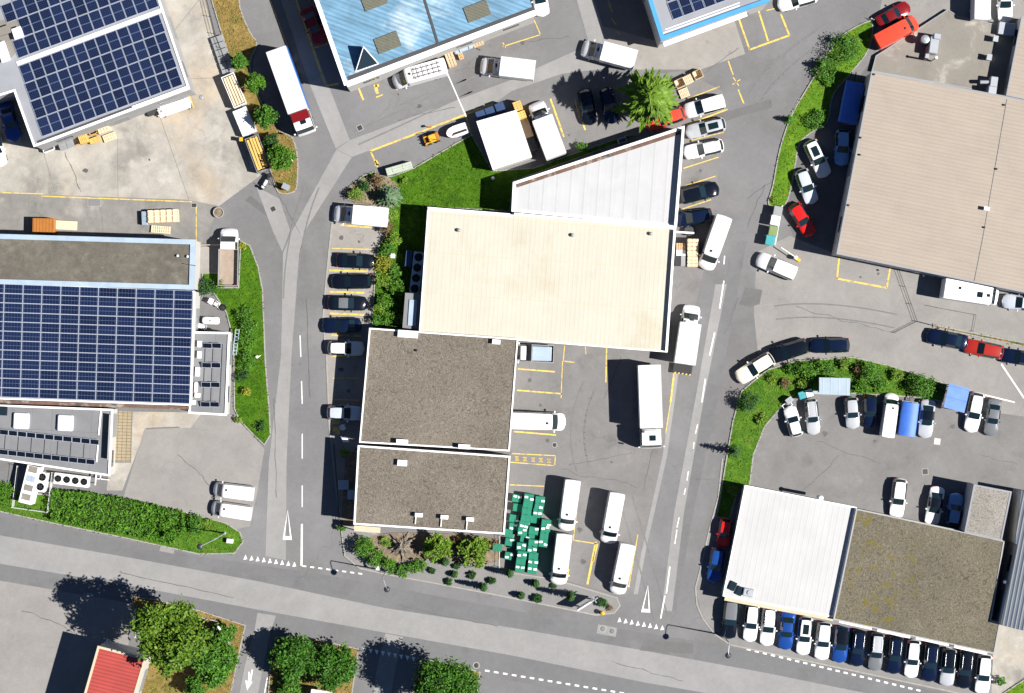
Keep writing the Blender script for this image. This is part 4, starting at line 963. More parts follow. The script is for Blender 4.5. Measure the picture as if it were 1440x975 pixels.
PROTO = {}
def proto(kind):
    if kind in PROTO: return PROTO[kind]
    base, *fl = kind.split('+'); sr, ra = 'sun' in fl, 'rails' in fl
    if base == 'sedan': t = car('car', 4.6, 1.80, 1.44, SEDAN, sr, ra)
    elif base == 'hatch': t = car('car', 4.1, 1.76, 1.50, HATCH, sr, ra)
    elif base == 'mini': t = car('car', 3.5, 1.64, 1.50, HATCH, sr, ra)
    elif base == 'wagon': t = car('car', 4.7, 1.82, 1.49, WAGON, sr, ra)
    elif base == 'suv': t = car('car', 4.6, 1.88, 1.69, SUV, sr, ra)
    elif base == 'smallvan': t = car('smallvan', 4.4, 1.82, 1.88, SMALLVAN, False, False, name='delivery_van')
    elif base == 'van': t = car('van', 6.0, 2.05, 2.62, VAN, False, False, name='delivery_van', wheels=(.2, .82))
    elif base == 'midvan': t = car('van', 5.2, 1.98, 2.2, [(q[0], q[1], q[2] * .95, q[3] * .85 if q[3] > 1.4 else q[3], q[4], q[5]) for q in VAN], name='delivery_van', wheels=(.2, .82))
    elif base == 'boxvan': t = boxtruck()
    elif base == 'bigbox': t = boxtruck('box_truck', 6.6, 2.05, 2.35, 4.6, 3.0)
    elif base == 'flatbed': t = boxtruck('flatbed_truck', 6.4, 2.05, 2.15, 4.1, 2.6, True)
    elif base == 'pickup': t = boxtruck('pickup_truck', 4.9, 1.95, 1.9, 2.5, 2.6, True)
    elif base == 'lorry': t = lorry()
    elif base == 'tarp': t = tarp_trailer()
    tree = [(c_, [g_ for g_ in bpy.data.objects if g_.parent == c_]) for c_ in bpy.data.objects if c_.parent == t]
    PROTO[kind] = [t, tree, False]; return PROTO[kind]
def strip_suffix(n): return n.split('.')[0]
def place(kind, px, py, dx, dy, col, label, cat='car', group=None, roof=None, z=0., scale=1.0, hz=1.0, name=None, bonnet=None):
    pr = proto(kind)
    if not pr[2]: o = pr[0]; pr[2] = True
    else: o = copy_tree(pr[0], pr[1])
    if cat == 'car': scale = scale * (.96 if kind.split('+')[0] in ('mini', 'hatch') else .935)
    q = P(px, py, z + hz); o.location = (q.x, q.y, z); o.rotation_euler = (0, 0, ang(dx, dy)); o.scale = (scale, scale, scale) if not isinstance(scale, tuple) else scale
    if name: o.name = name
    tag(o, label, cat, group)
    LATE.append((o, col, roof))
    return o
LATE = []
def finish_paint():
    km = {}
    for c_ in bpy.data.objects:
        if c_.parent: km.setdefault(c_.parent.name, []).append(c_)
    for o, col, roof in LATE:
        for c_ in km.get(o.name, []):
            nm = strip_suffix(c_.name); slot = c_.material_slots[0] if c_.material_slots else None
            if slot is None: continue
            if nm in ('body', 'mirror') or (nm == 'roof'):
                slot.link = 'OBJECT'; slot.material = m['paint_' + (roof if (roof and nm == 'roof') else col)]

G1 = 'cars parked along the left side of the gravel roofed offices'; G2 = 'cars parked nose out along the bottom right building'
G3 = 'cars in the right car park'; G4 = 'white vans parked in the central yard'; G5 = 'cars parked beside the trapezoid hall'
G6 = 'cars parked along the kerb of the right street'; G7 = 'cars parked beside the beige warehouse'; G8 = 'white box vans on the upper yard road'
# lorries and vans
place('lorry', 409.5, 128.5, 41, 115, 'white', 'long lorry with white box roof, blue sides and dark red deck behind its cab', 'lorry', hz=3.0, name='box_lorry', scale=(1.04, .92, 1))
place('lorry', 915, 573, 3, 87, 'white', 'largest white lorry, parked alone below the cream hall with its cab pointing down', 'lorry', hz=3.2)
place('boxvan', 714, 97, -1, -.12, 'white', 'white box van parked lengthwise under the blue hall near the boom line', 'van', G8)
place('boxvan', 856, 77, -1, -.27, 'white', 'white box van driving on the upper road above the dark tree shadow', 'van', G8)
place('boxvan', 508, 304, -1, -.09, 'white', 'white box van parked across the pavement beside the silvery fir at the lawn corner', 'van', G8)
place('bigbox', 768, 182, -23, -62, 'white', 'white box truck with short cab backed up beside the white storage tent', 'truck', hz=2.0)
place('van', 590, 103, -1, .28, 'white', 'white van with a ladder rack on its roof parked along the blue hall', 'van', hz=2)
place('van', 1006, 341, -22, 62, 'white', 'white van parked slanted beside wooden crates right of the cream hall', 'van', hz=2)
place('bigbox', 968.5, 471, 10, -68, 'white', 'white truck with lowered yellow-edged tail lift at the right corner of the cream hall', 'truck', hz=2)
place('van', 756, 593, 1, .03, 'white', 'white van parked nose right against the gravel roof building above the yellow numbered frame', 'van', G4, hz=2)
place('van', 801, 711, -9, 66, 'white', 'white van right of the green crates, upper left of the four vans in the yard', 'van', G4, hz=2, scale=.94)
place('van', 862, 729, -12, 65, 'white', 'white van standing in the upper right of the four vans in the yard', 'van', G4, hz=2, scale=.94)
place('van', 789.5, 787, -8, 67, 'white', 'white van nearest the green crates and clipped shrubs, lower left of the four yard vans', 'van', G4, hz=2, scale=.94)
place('van', 876, 801, -14, 66, 'white', 'white van closest to the street corner, lower right of the four yard vans', 'van', G4, hz=2, scale=.94)
place('midvan', 328, 692, -1, -.12, 'white', 'white van, upper of the pair beside the hedge end on the left lot', 'van', 'pair of white vans on the left lot', hz=1.6, scale=.86)
place('midvan', 325, 719, -1, -.15, 'white', 'white van, lower of the pair beside the hedge end on the left lot', 'van', 'pair of white vans on the left lot', hz=1.6, scale=.86)
place('flatbed', 321.5, 362, .02, -1, 'white', 'white flatbed truck with empty brown bed parked on the edge of the left lawn', 'truck')
place('pickup', 748, 497, -1, -.04, 'white', 'white small truck with blue glass half hidden under the roof edges at the yard corner', 'truck')
place('midvan', 1262, 44, .87, -.47, 'orange', 'bright orange red van beside the flat roof deck', 'van', hz=1.6, scale=(.98, 1.0, .85))
place('van', 1381, -10, 0.02, -1, 'white', 'white box-bodied van at the top right, mostly cut off by the top border', 'van', hz=2)
place('smallvan', 991, 149, -1, .27, 'white', 'white small van, first below the wooden crates beside the red car', 'van', G5, hz=1.6)
place('smallvan', 1093, 374, -1, -.42, 'white', 'white small van parked alone on the forecourt corner below the bins', 'van', hz=1.6)
place('van', 1253, 585, 2.2, -16, 'white', 'white van beside the blue-tarped trailer in the right car park', 'van', hz=2, scale=.8)
# top
place('sedan', 441, 36, 21, 48, 'darkred', 'dark red car in deep shade left of the blue hall', 'car')
place('hatch', 759, -3, .2, 1, 'white', 'white car with black roof beside the right end of the blue hall', 'car', roof='black')
place('wagon', 1122, 0, -1, .28, 'white', 'white car cut off by the top border beside the yellow painted bays', 'car')
place('sedan', 13, 171, .28, 1, 'blue', 'dark blue car in the shaded notch of the solar warehouse', 'car')
place('hatch', -6, 209, .25, 1, 'white', 'white car cut off by the left border below the solar warehouse', 'car')
place('hatch', 826, 150, .2, 1, 'black', 'black car in the dark shadow, left of the two by the bright tree', 'car', roof='black')
place('hatch', 857, 148, .2, 1, 'navy', 'navy car in the dark shadow, right of the two by the bright tree', 'car')
place('wagon', 936, 167, -1, .34, 'orange', 'orange red car half hidden beneath the bright spreading tree', 'car')
place('sedan', 1257, 20, .88, -.5, 'darkred', 'dark red car beside the orange van at the top right', 'car', scale=.93)
place('wagon', 1414, 2, .02, 1, 'white', 'white car facing down at the top right corner beside the white van', 'car')
# beside the trapezoid hall
place('wagon+sun', 993, 180, -1, .25, 'silver', 'silver estate car with dark panoramic sunroof beside the trapezoid hall', 'car', G5)
place('wagon+rails', 990, 209.5, -1, .22, 'white', 'white estate car with roof rails, below the silver one with the sunroof', 'car', G5)
place('suv', 984, 271, 1, -.25, 'black', 'black car parked alone between yellow lines beside the trapezoid hall', 'car', G5)
place('wagon', 974, 306, -1, .14, 'navy', 'dark blue car tucked between the trapezoid hall and the slanted white van', 'car', G5)
# left column
place('sedan', 500, 367, 1, .04, 'black', 'black car at the top of the left bay row beside the yellow green palm-like bush', 'car', G1)
place('wagon', 494, 396, -1, .01, 'black', 'black estate car, second in the left bay row, with bluish rear hood', 'car', G1)
place('sedan', 488, 426.5, 1, .02, 'black', 'black car, third in the left bay row, above the navy one', 'car', G1, roof='grey')
place('sedan', 480, 458, -1, .03, 'navy', 'navy car, fourth in the left bay row, just above the white hatchback', 'car', G1)
place('hatch', 486, 490, 1, .02, 'white', 'white hatchback in the left bay row at the corner of the gravel roof', 'car', G1)
place('hatch', 485, 581, 1, .02, 'pale', 'pale silver car half in building shade at the lower end of the left bay row', 'car', G1)
# beside the beige warehouse
place('suv+sun', 1150, 223, .46, 1, 'white', 'white car with black glass roof beside the bright grass strip', 'car', G7)
place('hatch', 1185, 207, -.06, 1, 'skyblue', 'grey blue car in the shade of the beige warehouse', 'car', G7)
place('hatch', 1135, 262, .36, 1, 'pale', 'pale silver blue car above the red one on the side yard', 'car', G7)
place('hatch', 1129, 309, .62, 1, 'red', 'bright red car on the side yard beside the beige warehouse', 'car', G7)
place('tarp', 1197, 145, .2, -1, 'blue', 'deep blue tarp-covered trailer standing in shade of the beige warehouse', 'trailer', hz=1.6)
# right street
place('suv', 1062, 518, -1, .62, 'cream', 'cream white car with pale roof parked at the bend of the green verge', 'car', G6, scale=1.05)
place('suv', 1108, 494, -1, .32, 'black', 'black car parked between the cream one and the other dark car at the verge', 'car', G6, scale=1.05)
place('wagon', 1167, 486, -1, 0.02, 'navy', 'dark navy car along the green verge, right of the black one', 'car', G6)
place('sedan', 1333, 477, -1, -.2, 'navy', 'navy car in front of the red car by the guard rail', 'car', G6, scale=1.05)
place('wagon', 1384, 491, -1, -.2, 'deepred', 'red car with shiny roof between two dark cars by the guard rail', 'car', G6, scale=1.0)
place('sedan', 1436, 503, -1, -.15, 'navy', 'dark car cut off by the right border behind the red car', 'car', G6)
place('hatch', 1436, 426, -1, -.12, 'pale', 'pale blue car cut off by the right border beside the motorhome', 'car')
# right car park
place('mini', 1116, 593, -.27, -1, 'white', 'white small car, first from the left in the right car park', 'car', G3, scale=1.0)
place('wagon+rails', 1143, 586, .1, 1, 'silver', 'silver white estate, second from the left in the right car park', 'car', G3, scale=.9)
place('mini', 1199, 581, .06, 1, 'silver', 'silver small car parked alone between two gaps in the right car park', 'car', G3, scale=1.02)
place('hatch', 1225, 579, .05, 1, 'navy', 'dark navy car in shade left of the white van in the right car park', 'car', G3, scale=.92)
place('tarp', 1278, 590, 2, -16, 'blue', 'trailer under a bright blue tarp between white van and silver black car', 'trailer', hz=1.6, scale=(.82, .92, .9))
place('sedan', 1304, 589, -.1, 1, 'silver', 'silver car with black glass right of the blue-tarped trailer', 'car', G3, scale=.98, roof='black')
place('wagon', 1371, 580, -.2, 1, 'white', 'white car right beside the blue canopy roof', 'car', G3)
place('sedan', 1397, 587, -.15, 1, 'grey', 'grey car, rightmost in the right car park', 'car', G3, scale=.95)
place('wagon', 1264, 701, -.12, 1, 'white', 'white car standing alone above the mossy roof', 'car', scale=.98)
place('sedan', 1315, 712, -.18, 1, 'white', 'white car with black roof beside the shaded blue car above the mossy roof', 'car', roof='black')
place('mini', 1343, 717, .15, -1, 'skyblue', 'light blue car in the shade of the gravel-roofed garage', 'car', scale=1.05)
place('mini', 1019, 750, -.15, 1, 'red', 'small red car in front of the left wall of the white hall', 'car', scale=.92)
place('hatch', 1007, 795, -.15, 1, 'blue', 'dark blue car below the small red one at the white hall', 'car', scale=.98)
# bottom right row
ROW = [('suv', 1027, 871, 'black', 'black car at the left end of the long row below the white hall', 'grey', 1.0),
       ('wagon', 1057, 876, 'white', 'white car, second in the long row, next to the black car at the left end', None, .95),
       ('wagon+rails', 1081, 881, 'white', 'white car with dark roof rim directly left of the royal blue pickup-like car', None, .98),
       ('sedan', 1107, 887, 'blue', 'royal blue car between white cars in the long bottom row', None, .98),
       ('wagon+sun', 1132, 894.5, 'white', 'white car with dark sunroof right of the royal blue car', None, .96),
       ('suv', 1158, 902, 'white', 'white car with plain roof between the sunroof car and the one with blue hood', None, .96),
       ('hatch', 1183, 907, 'blue', 'car with black roof and bright blue hood in the long bottom row', 'black', 1.0),
       ('suv+rails', 1207, 912, 'navy', 'dark car with roof rails right of the one with bright blue hood', None, .93),
       ('wagon+rails', 1233, 917, 'grey', 'medium grey car in the long bottom row, the only grey one', 'silver', .95),
       ('suv+rails', 1259, 922, 'navy', 'dark navy car right beside the grey car in the long row', None, .95),
       ('wagon', 1284, 927, 'white', 'white car standing between two dark navy cars in the long row', None, .95),
       ('suv+rails', 1309, 932, 'navy', 'dark navy car with pale rails, right of the white car between navy cars', None, .98),
       ('suv+rails', 1334, 939, 'silver', 'silver car with black roof and rails near the right end of the long row', 'black', .95),
       ('suv+rails', 1358, 942, 'black', 'black car with pale rails, second from the right end of the long row', None, .97),
       ('wagon', 1384, 949, 'white', 'white car with blue tinted front at the right end of the long row', None, 1.0)]
for k_, x, y, cl, lb, rf, s_ in ROW: place(k_, x, y, -.10, 1, cl, lb, 'car', G2, roof=rf, scale=s_)

# extras that belong to one vehicle only
def child_of(label_part, nm, mb, mat):
    for o, *_ in LATE:
        if label_part in o['label']: return mb.build(nm, m[mat], o)
b = MB()
for y_ in (-.45, 0, .45): b.box((-.9, y_, 2.78), (3.2, .05, .05))
for x_ in (-2.3, -1.7, -1.1, -.5, .1, .6): b.box((x_, 0, 2.83), (.05, 1.3, .05))
for x_ in (-2.2, .5):
    for y_ in (-.6, .6): b.box((x_, y_, 2.7), (.06, .06, .2))
child_of('ladder rack', 'roof_rack', b, 'dark_metal')
M('lorry_blue', (.02, .12, .42), rough=.4, var=.06, fine=0, coord='obj')
child_of('blue sides', 'side_panel', MB().box((-1.2, 1.29, 2.2), (6.96, .07, 2.3)), 'lorry_blue')
child_of('blue sides', 'side_panel', MB().box((-1.2, -1.29, 2.2), (6.96, .07, 2.3)), 'lorry_blue')
child_of('blue sides', 'deck', MB().rbox((2.85, 0, 3.24), (.98, 2.2, .36), .05).box((2.5, .2, 3.44), (.10, 1.4, .06)), 'paint_darkred')
child_of('tail lift', 'tail_lift', MB().box((-3.9, 0, .55), (1.1, 2.1, .08)), 'black_trim')
b = MB()
for k in range(5): b.box((-4.40, -.9 + k * .42, .61), (.14, .2, .04), .5)
child_of('tail lift', 'warning_stripe', b, 'yellow_paint')
child_of('half hidden', 'cargo_cover', MB().rbox((-1.1, 0, 1.32), (2.2, 1.6, .2), .06), 'pale_blue_metal')
# motorhome
q = P(1367, 411, 2.8); t = thing('motorhome', 'white motorhome with small dark roof hatches parked along the beige warehouse', 'motorhome', (q.x, q.y, 0), ang(72, 11))
MB().rbox((-.5, 0, 1.75), (5.3, 2.25, 2.3), .10).build('body', m['white_plastic'], t)
pr = [(2.1, 1.02, .4, 1.2, 2.55, .95, 'roof'), (2.35, 1.02, .4, 1.2, 2.5, .92, 'wind'), (2.95, 1.0, .4, 1.05, 1.25, .86, 'b'), (3.25, .9, .4, .8, .9, .74, 'b'), (3.32, .8, .4, .6, .7, .6, 'b')]
for role, mb in loft(pr).items():
    if mb.f: mb.build({'body': 'cab', 'roof': 'cab_roof'}.get(role, role), m['car_glass'] if 'win' in role else m['white_plastic'], t, sharp=35)
for x_, y_, s1 in ((-1.4, .25, .3), (.9, -.15, .62), (1.85, -.1, .34)): MB().rbox((x_, y_, 2.94), (s1, s1, .1), .04).build('roof_hatch', m['car_glass'], t)
b = MB().path([(-1.0, -.55, 2.93), (-.4, -.75, 2.93), (.1, -.55, 2.93), (.3, -.3, 2.93)], .03); b.build('cable', m['grey_metal'], t)
MB().box((-.5, 0, .52), (5.2, 1.8, .22)).build('chassis', m['black_trim'], t)
wheel_parts(t, (-1.8, 2.4), 1.06, .34)
finish_paint()
# ------------------------------------------------------------------ vegetation
leafmat('leaf_mid', (.026, .10, .008), (.080, .195, .016))
leafmat('leaf_dark', (.010, .042, .008), (.032, .095, .014))
leafmat('leaf_lime', (.065, .15, .012), (.15, .24, .022))
leafmat('leaf_fir', (.055, .125, .006), (.135, .225, .012))
leafmat('leaf_yellow', (.14, .17, .012), (.27, .26, .03))
leafmat('leaf_silver', (.06, .12, .055), (.12, .19, .10))
leafmat('leaf_bronze', (.09, .065, .025), (.17, .11, .05))
leafmat('leaf_hedge', (.030, .105, .006), (.085, .205, .012))
leafmat('leaf_pine', (.042, .105, .007), (.115, .195, .013))
leafmat('leaf_deep', (.018, .075, .006), (.055, .155, .010))
leafmat('twig_dry', (.10, .085, .065), (.24, .21, .17))
leafmat('grass_blade', (.024, .085, .005), (.062, .155, .010))
leafmat('grass_bright', (.055, .125, .010), (.11, .20, .02))
leafmat('grass_wild', (.035, .105, .008), (.10, .18, .016))
leafmat('grass_dry', (.15, .11, .03), (.25, .18, .06))
M('bark', (.085, .062, .045), rough=.95, var=.25, scale=3, fine=.25, fscale=12)

def quads(c, t, b):
    """leaf = pointed quad around centre c spanned by t (length) and b (width)"""
    return np.stack([c - t, c + b, c + t, c - b], 1)
def unit(v): return v / np.maximum(1e-9, np.linalg.norm(v, axis=1, keepdims=True))
def rand_leaves(c, size, up=.6, asp=.5):
    n = len(c); nrm = unit(RNG.normal(size=(n, 3)) + np.array([0, 0, up * 2])); a = unit(np.cross(nrm, RNG.normal(size=(n, 3)))); b = np.cross(nrm, a)
    s_ = size * (.6 + .8 * RNG.random((n, 1)))
    return quads(c, a * s_ * .5, b * s_ * .5 * asp)
def leafmesh(name, Q, mat, parent, origin=(0, 0, 0)):
    n = len(Q); me = bpy.data.meshes.new(name); co = (Q - np.array(origin)).reshape(-1, 3).astype(np.float32)
    me.vertices.add(4 * n); me.vertices.foreach_set('co', co.ravel()); me.loops.add(4 * n); me.loops.foreach_set('vertex_index', np.arange(4 * n, dtype=np.int32))
    me.polygons.add(n); me.polygons.foreach_set('loop_start', np.arange(0, 4 * n, 4, dtype=np.int32)); me.polygons.foreach_set('loop_total', np.full(n, 4, dtype=np.int32))
    me.update(calc_edges=True); me.validate(); me.materials.append(m[mat])
    o = bpy.data.objects.new(name, me); COL.objects.link(o)
    if parent is not None: o.parent = parent
    return o
def clumps(c, rad, ncl, per, cr, lo=.62, zmin=-.45):
    d = unit(RNG.normal(size=(ncl * 3, 3))); d = d[d[:, 2] > zmin][:ncl]
    k = (lo + (1 - lo) * RNG.random((len(d), 1))); cc = np.array(c) + d * k * np.array(rad)
    pts = np.repeat(cc, per, 0) + RNG.normal(size=(len(cc) * per, 3)) * cr * np.array([1, 1, .7])
    return pts
def trunk(t, c, h, r, limbs=6, spread=1.2):
    b = MB(); x, y = c[0], c[1]; p = [Vector((x, y, 0)), Vector((x + .1 * r, y, h * .4)), Vector((x - .05, y + .06, h * .75))]
    b.tube(p[0], p[1], r, r * .75, 8).tube(p[1], p[2], r * .75, r * .35, 8)
    for k in range(limbs):
        a = 6.283 * k / limbs + .4; z0 = h * (.38 + .3 * k / limbs); e = Vector((x + math.cos(a) * spread, y + math.sin(a) * spread, z0 + h * .2)); b.tube((x, y, z0), e, r * .35, r * .1, 6)
    return b.build('trunk', m['bark'], t, (c[0], c[1], 0))
def broadleaf(name, label, px, py, rpx, h, mat, cat='tree', group=None, ncl=90, per=70, leaf=.34, lobes=3, sq=1.0, tight=.13):
    r = rpx * S; zc = h - r * sq * .9; zc = max(zc, r * .45); g_ = P(px, py, zc)
    t = thing(name, label, cat, (g_.x, g_.y, 0), 0, group)
    Q = []
    for k in range(lobes):
        a = 6.283 * k / lobes + RNG.random() * .8; o = r * ((.32 if lobes < 5 else RNG.uniform(.30, .70)) if lobes > 1 else 0); lr = r * ((.78 if lobes < 5 else RNG.uniform(.30, .48)) if lobes > 1 else 1.0)
        c = (g_.x + math.cos(a) * o, g_.y + math.sin(a) * o, zc + RNG.normal() * r * (.12 if lobes < 5 else .3))
        Q.append(rand_leaves(clumps(c, (lr, lr, lr * sq), ncl // lobes, per, max(.10, r * tight)), leaf))
    trunk(t, g_, zc + r * .3, max(.05, r * .07), 6, r * .55)
    leafmesh('crown', np.vstack(Q), mat, t, (g_.x, g_.y, 0))
    return t
def shrub(name, label, px, py, rpx, h, mat, cat='shrub', group=None, n=520, leaf=.20, up=.8):
    r = rpx * S; g_ = P(px, py, h * .6); t = thing(name, label, cat, (g_.x, g_.y, 0), 0, group)
    ncl = max(7, int(9 + rpx * 1.6)); pts = clumps((g_.x, g_.y, h * .5), (r * .85, r * .85, h * .48), ncl, max(14, int(n * (rpx / 11) ** 1.6 / ncl)), max(.07, r * .16), lo=.5, zmin=-.3)
    b = MB()
    for k in range(5):
        a = 6.283 * k / 5 + .3; b.tube((g_.x, g_.y, 0), (g_.x + math.cos(a) * r * .5, g_.y + math.sin(a) * r * .5, h * .6), .035, .012, 5)
    b.build('stems', m['bark'], t, (g_.x, g_.y, 0))
    leafmesh('foliage', rand_leaves(pts, leaf, up), mat, t, (g_.x, g_.y, 0)); return t
def conifer(name, label, px, py, rpx, h, mat, group=None, levels=12, per=11, fr=26, wide=.20, droop=.28, cat='tree', z0=.12, top=1.0, wild=0., pw=.75):
    """whorls of fronds round one trunk: every frond is a row of small sprays along a bough"""
    r = rpx * S; g_ = P(px, py, h * .45); x, y = g_.x, g_.y; t = thing(name, label, cat, (x, y, 0), 0, group)
    MB().tube((x, y, 0), (x, y, h * .97), max(.04, h * .02), .015, 8).build('trunk', m['bark'], t, (x, y, 0))
    Q = []
    for L_ in range(levels):
        f = L_ / (levels - 1); zl = h * (z0 + (1 - z0) * f ** .9); rl = r * ((1 - f) ** pw * top + .06)
        nb = max(4, int(per * (1 - .45 * f)))
        for k in range(nb):
            a = 6.283 * (k / nb) + L_ * 2.4 + RNG.normal() * (.14 + wild); ln = rl * (.72 - wild * .6 + (.5 + wild * .6) * RNG.random())
            u = np.array([math.cos(a), math.sin(a), 0]); sd = np.array([-math.sin(a), math.cos(a), 0])
            nn = max(5, int(fr * ln / r)); s_ = (np.arange(nn) + RNG.random(nn)) / nn
            zz = zl + ln * (.10 * s_ - droop * s_ ** 2); side = RNG.normal(size=nn) * wide * (1.05 - s_) * .55
            c = np.array([x, y, 0]) + u * (s_ * ln)[:, None] + sd * side[:, None]; c[:, 2] = zz
            dirv = unit(u[None] * 1.0 + sd[None] * (side / wide * 1.3)[:, None] + np.array([0, 0, -.25])[None] + RNG.normal(size=(nn, 3)) * .12)
            bb = unit(np.cross(dirv, np.array([0, 0, 1.0])[None] + RNG.normal(size=(nn, 3)) * .35))
            sz = wide * (1.0 + .6 * RNG.random((nn, 1)))
            Q.append(quads(c, dirv * sz * .95, bb * sz * .24))
    leafmesh('crown', np.vstack(Q), mat, t, (x, y, 0)); return t
def hedge(name, label, pxpoly, h, mat, dens=135, leaf=.30, cat='hedge'):
    p = wpoly(pxpoly, h * .6); c = (sum(q[0] for q in p) / len(p), sum(q[1] for q in p) / len(p), 0); t = thing(name, label, cat, c)
    n = int(parea(p) * dens); xy = scatter(p, n)
    # bumpy top: height from a few random bumps
    bc = scatter(p, max(14, int(parea(p) * .55))); d = np.min(np.linalg.norm(xy[:, None] - bc[None], axis=2), axis=1)
    z = h * (1.04 - .30 * np.clip(d / .75, 0, 1) ** 2) - np.abs(RNG.normal(size=n)) * h * .16
    pts = np.column_stack([xy + RNG.normal(size=(n, 2)) * .08, np.maximum(z, .2)])
    E = []
    for i in range(len(p)):
        a, b_ = np.array(p[i]), np.array(p[(i + 1) % len(p)]); k = int(np.linalg.norm(b_ - a) * h * 45); u = RNG.random((k, 1))
        q = a + (b_ - a) * u + RNG.normal(size=(k, 2)) * .09; E.append(np.column_stack([q, RNG.random(k) * h * .9 + .1]))
    leafmesh('foliage', rand_leaves(np.vstack([pts] + E), leaf, .7), mat, t, c)
    MB().prism(offset(p, -.22), .02, h * .62).build('branches', m['hedge_wood'], t, c); return t
M('hedge_wood', (.022, .026, .012), rough=1, var=.3, scale=3, fine=.4, fscale=12, spec=.05)

# trees
conifer('fir_tree', 'bright green spreading tree with radiating fronds above the trapezoid hall', 912, 141, 36, 11.3, 'leaf_fir', levels=18, per=14, fr=60, wide=.46, droop=.40, z0=.40, wild=.22, pw=.5)
t = broadleaf('conifer_tree', 'tall loose yellow green conifer beside the red roof', 240, 893, 47, 13.0, 'leaf_pine', ncl=300, per=40, leaf=.40, lobes=14, sq=.85, tight=.085)
broadleaf('leafy_tree', 'round bright green tree right of the tall conifer beside the left side street', 300, 930, 30, 4.6, 'leaf_mid', ncl=110, per=80)
broadleaf('leafy_tree', 'small bright green tree behind the lamp arm at the left side street corner', 312, 893, 17, 3.4, 'leaf_mid', ncl=50, per=60, leaf=.26)
broadleaf('leafy_tree', 'low green tree at the bottom border between conifer and side street', 277, 966, 16, 3.0, 'leaf_mid', ncl=50, per=60, leaf=.26)
broadleaf('leafy_tree', 'dense green tree, left of the pair beside the left side street', 413, 926, 29, 4.8, 'leaf_deep', ncl=120, per=85)
broadleaf('leafy_tree', 'dense green tree, right of the pair beside the triangle marked side street', 469, 936, 29, 4.4, 'leaf_deep', ncl=120, per=85)
broadleaf('leafy_tree', 'green bush tree at the bottom border below the pair of dense trees', 408, 968, 17, 2.4, 'leaf_mid', ncl=45, per=60, leaf=.25)
broadleaf('leafy_tree', 'big dense green tree standing alone at the bottom border, right of the triangle marks', 628, 963, 38, 9.3, 'leaf_deep', ncl=150, per=90)
GT = 'round trees on the dry grass island at the top'
broadleaf('round_tree', 'small green tree, topmost on the dry grass island', 338, 87, 11, 2.6, 'leaf_mid', group=GT, ncl=40, per=50, leaf=.24, lobes=2)
broadleaf('round_tree', 'round bright green tree above the gap of the dry grass island', 360, 117, 12.5, 3.2, 'leaf_hedge', group=GT, ncl=50, per=60, leaf=.24)
broadleaf('round_tree', 'round green tree left of the lorry cab on the dry grass island', 374, 165, 15, 3.2, 'leaf_mid', group=GT, ncl=60, per=60, leaf=.26)
broadleaf('round_tree', 'small green tree beside the timber-filled skip on the dry island', 380, 197, 10, 2.2, 'leaf_dark', group=GT, ncl=36, per=45, leaf=.22, lobes=2)
broadleaf('round_tree', 'tall oval green tree at the lower end of the dry grass island', 396, 222, 17, 3.4, 'leaf_hedge', group=GT, ncl=80, per=60, leaf=.26)
# lawn corner shrubs
conifer('fir_tree', 'silvery green fir at the lawn corner beside the white box van', 547, 277, 18, 2.8, 'leaf_silver', levels=9, per=13, fr=22, wide=.22)
shrub('shrub', 'yellow brown shrub left of the silvery fir', 500, 274, 11, 1.6, 'leaf_lime'); shrub('shrub', 'bronze leaved shrub above the silvery fir', 530, 254, 10, 1.5, 'leaf_bronze'); shrub('shrub', 'dark green shrub between bronze shrub and street', 512, 262, 9, 1.2, 'leaf_dark')
shrub('shrub', 'small olive shrub on the upper lawn near the grey shelter', 568, 254, 6, .8, 'leaf_lime')
for x, y, r_, mt, lb in ((552, 303, 9, 'leaf_lime', 'lime shrub touching the rear of the white box van'), (544, 322, 10, 'leaf_bronze', 'bronze shrub below the box van rear'), (554, 336, 11, 'leaf_lime', 'lime shrub at the top of the green hedge row'),
                         (545, 352, 11, 'leaf_mid', 'mid green shrub beside the first black car'), (539, 371, 14, 'leaf_yellow', 'yellow green spiky shrub beside the row of black cars'), (556, 383, 10, 'leaf_mid', 'green shrub beside the dark cooling unit'),
                         (538, 396, 12, 'leaf_lime', 'lime shrub right of the second black car'), (557, 405, 14, 'leaf_hedge', 'large green shrub left of the annex skylight'), (542, 424, 14, 'leaf_hedge', 'green shrub right of the third black car'), (533, 434, 9, 'leaf_lime', 'small lime shrub beside the navy car'),
                         (529, 451, 9, 'leaf_mid', 'lone small shrub at the upper left corner of the gravel roof'), (550, 447, 13, 'leaf_hedge', 'green shrub at the upper edge of the gravel roof'), (563, 450, 9, 'leaf_lime', 'pale lime shrub beside the narrow annex')):
    shrub('shrub', lb, x, y, r_, 1.7, mt, group='shrubs in the hedge row between bays and cream hall')
shrub('shrub', 'small shrub at the trapezoid hall wall beside the white box truck', 819, 206, 9, 1.3, 'leaf_mid')
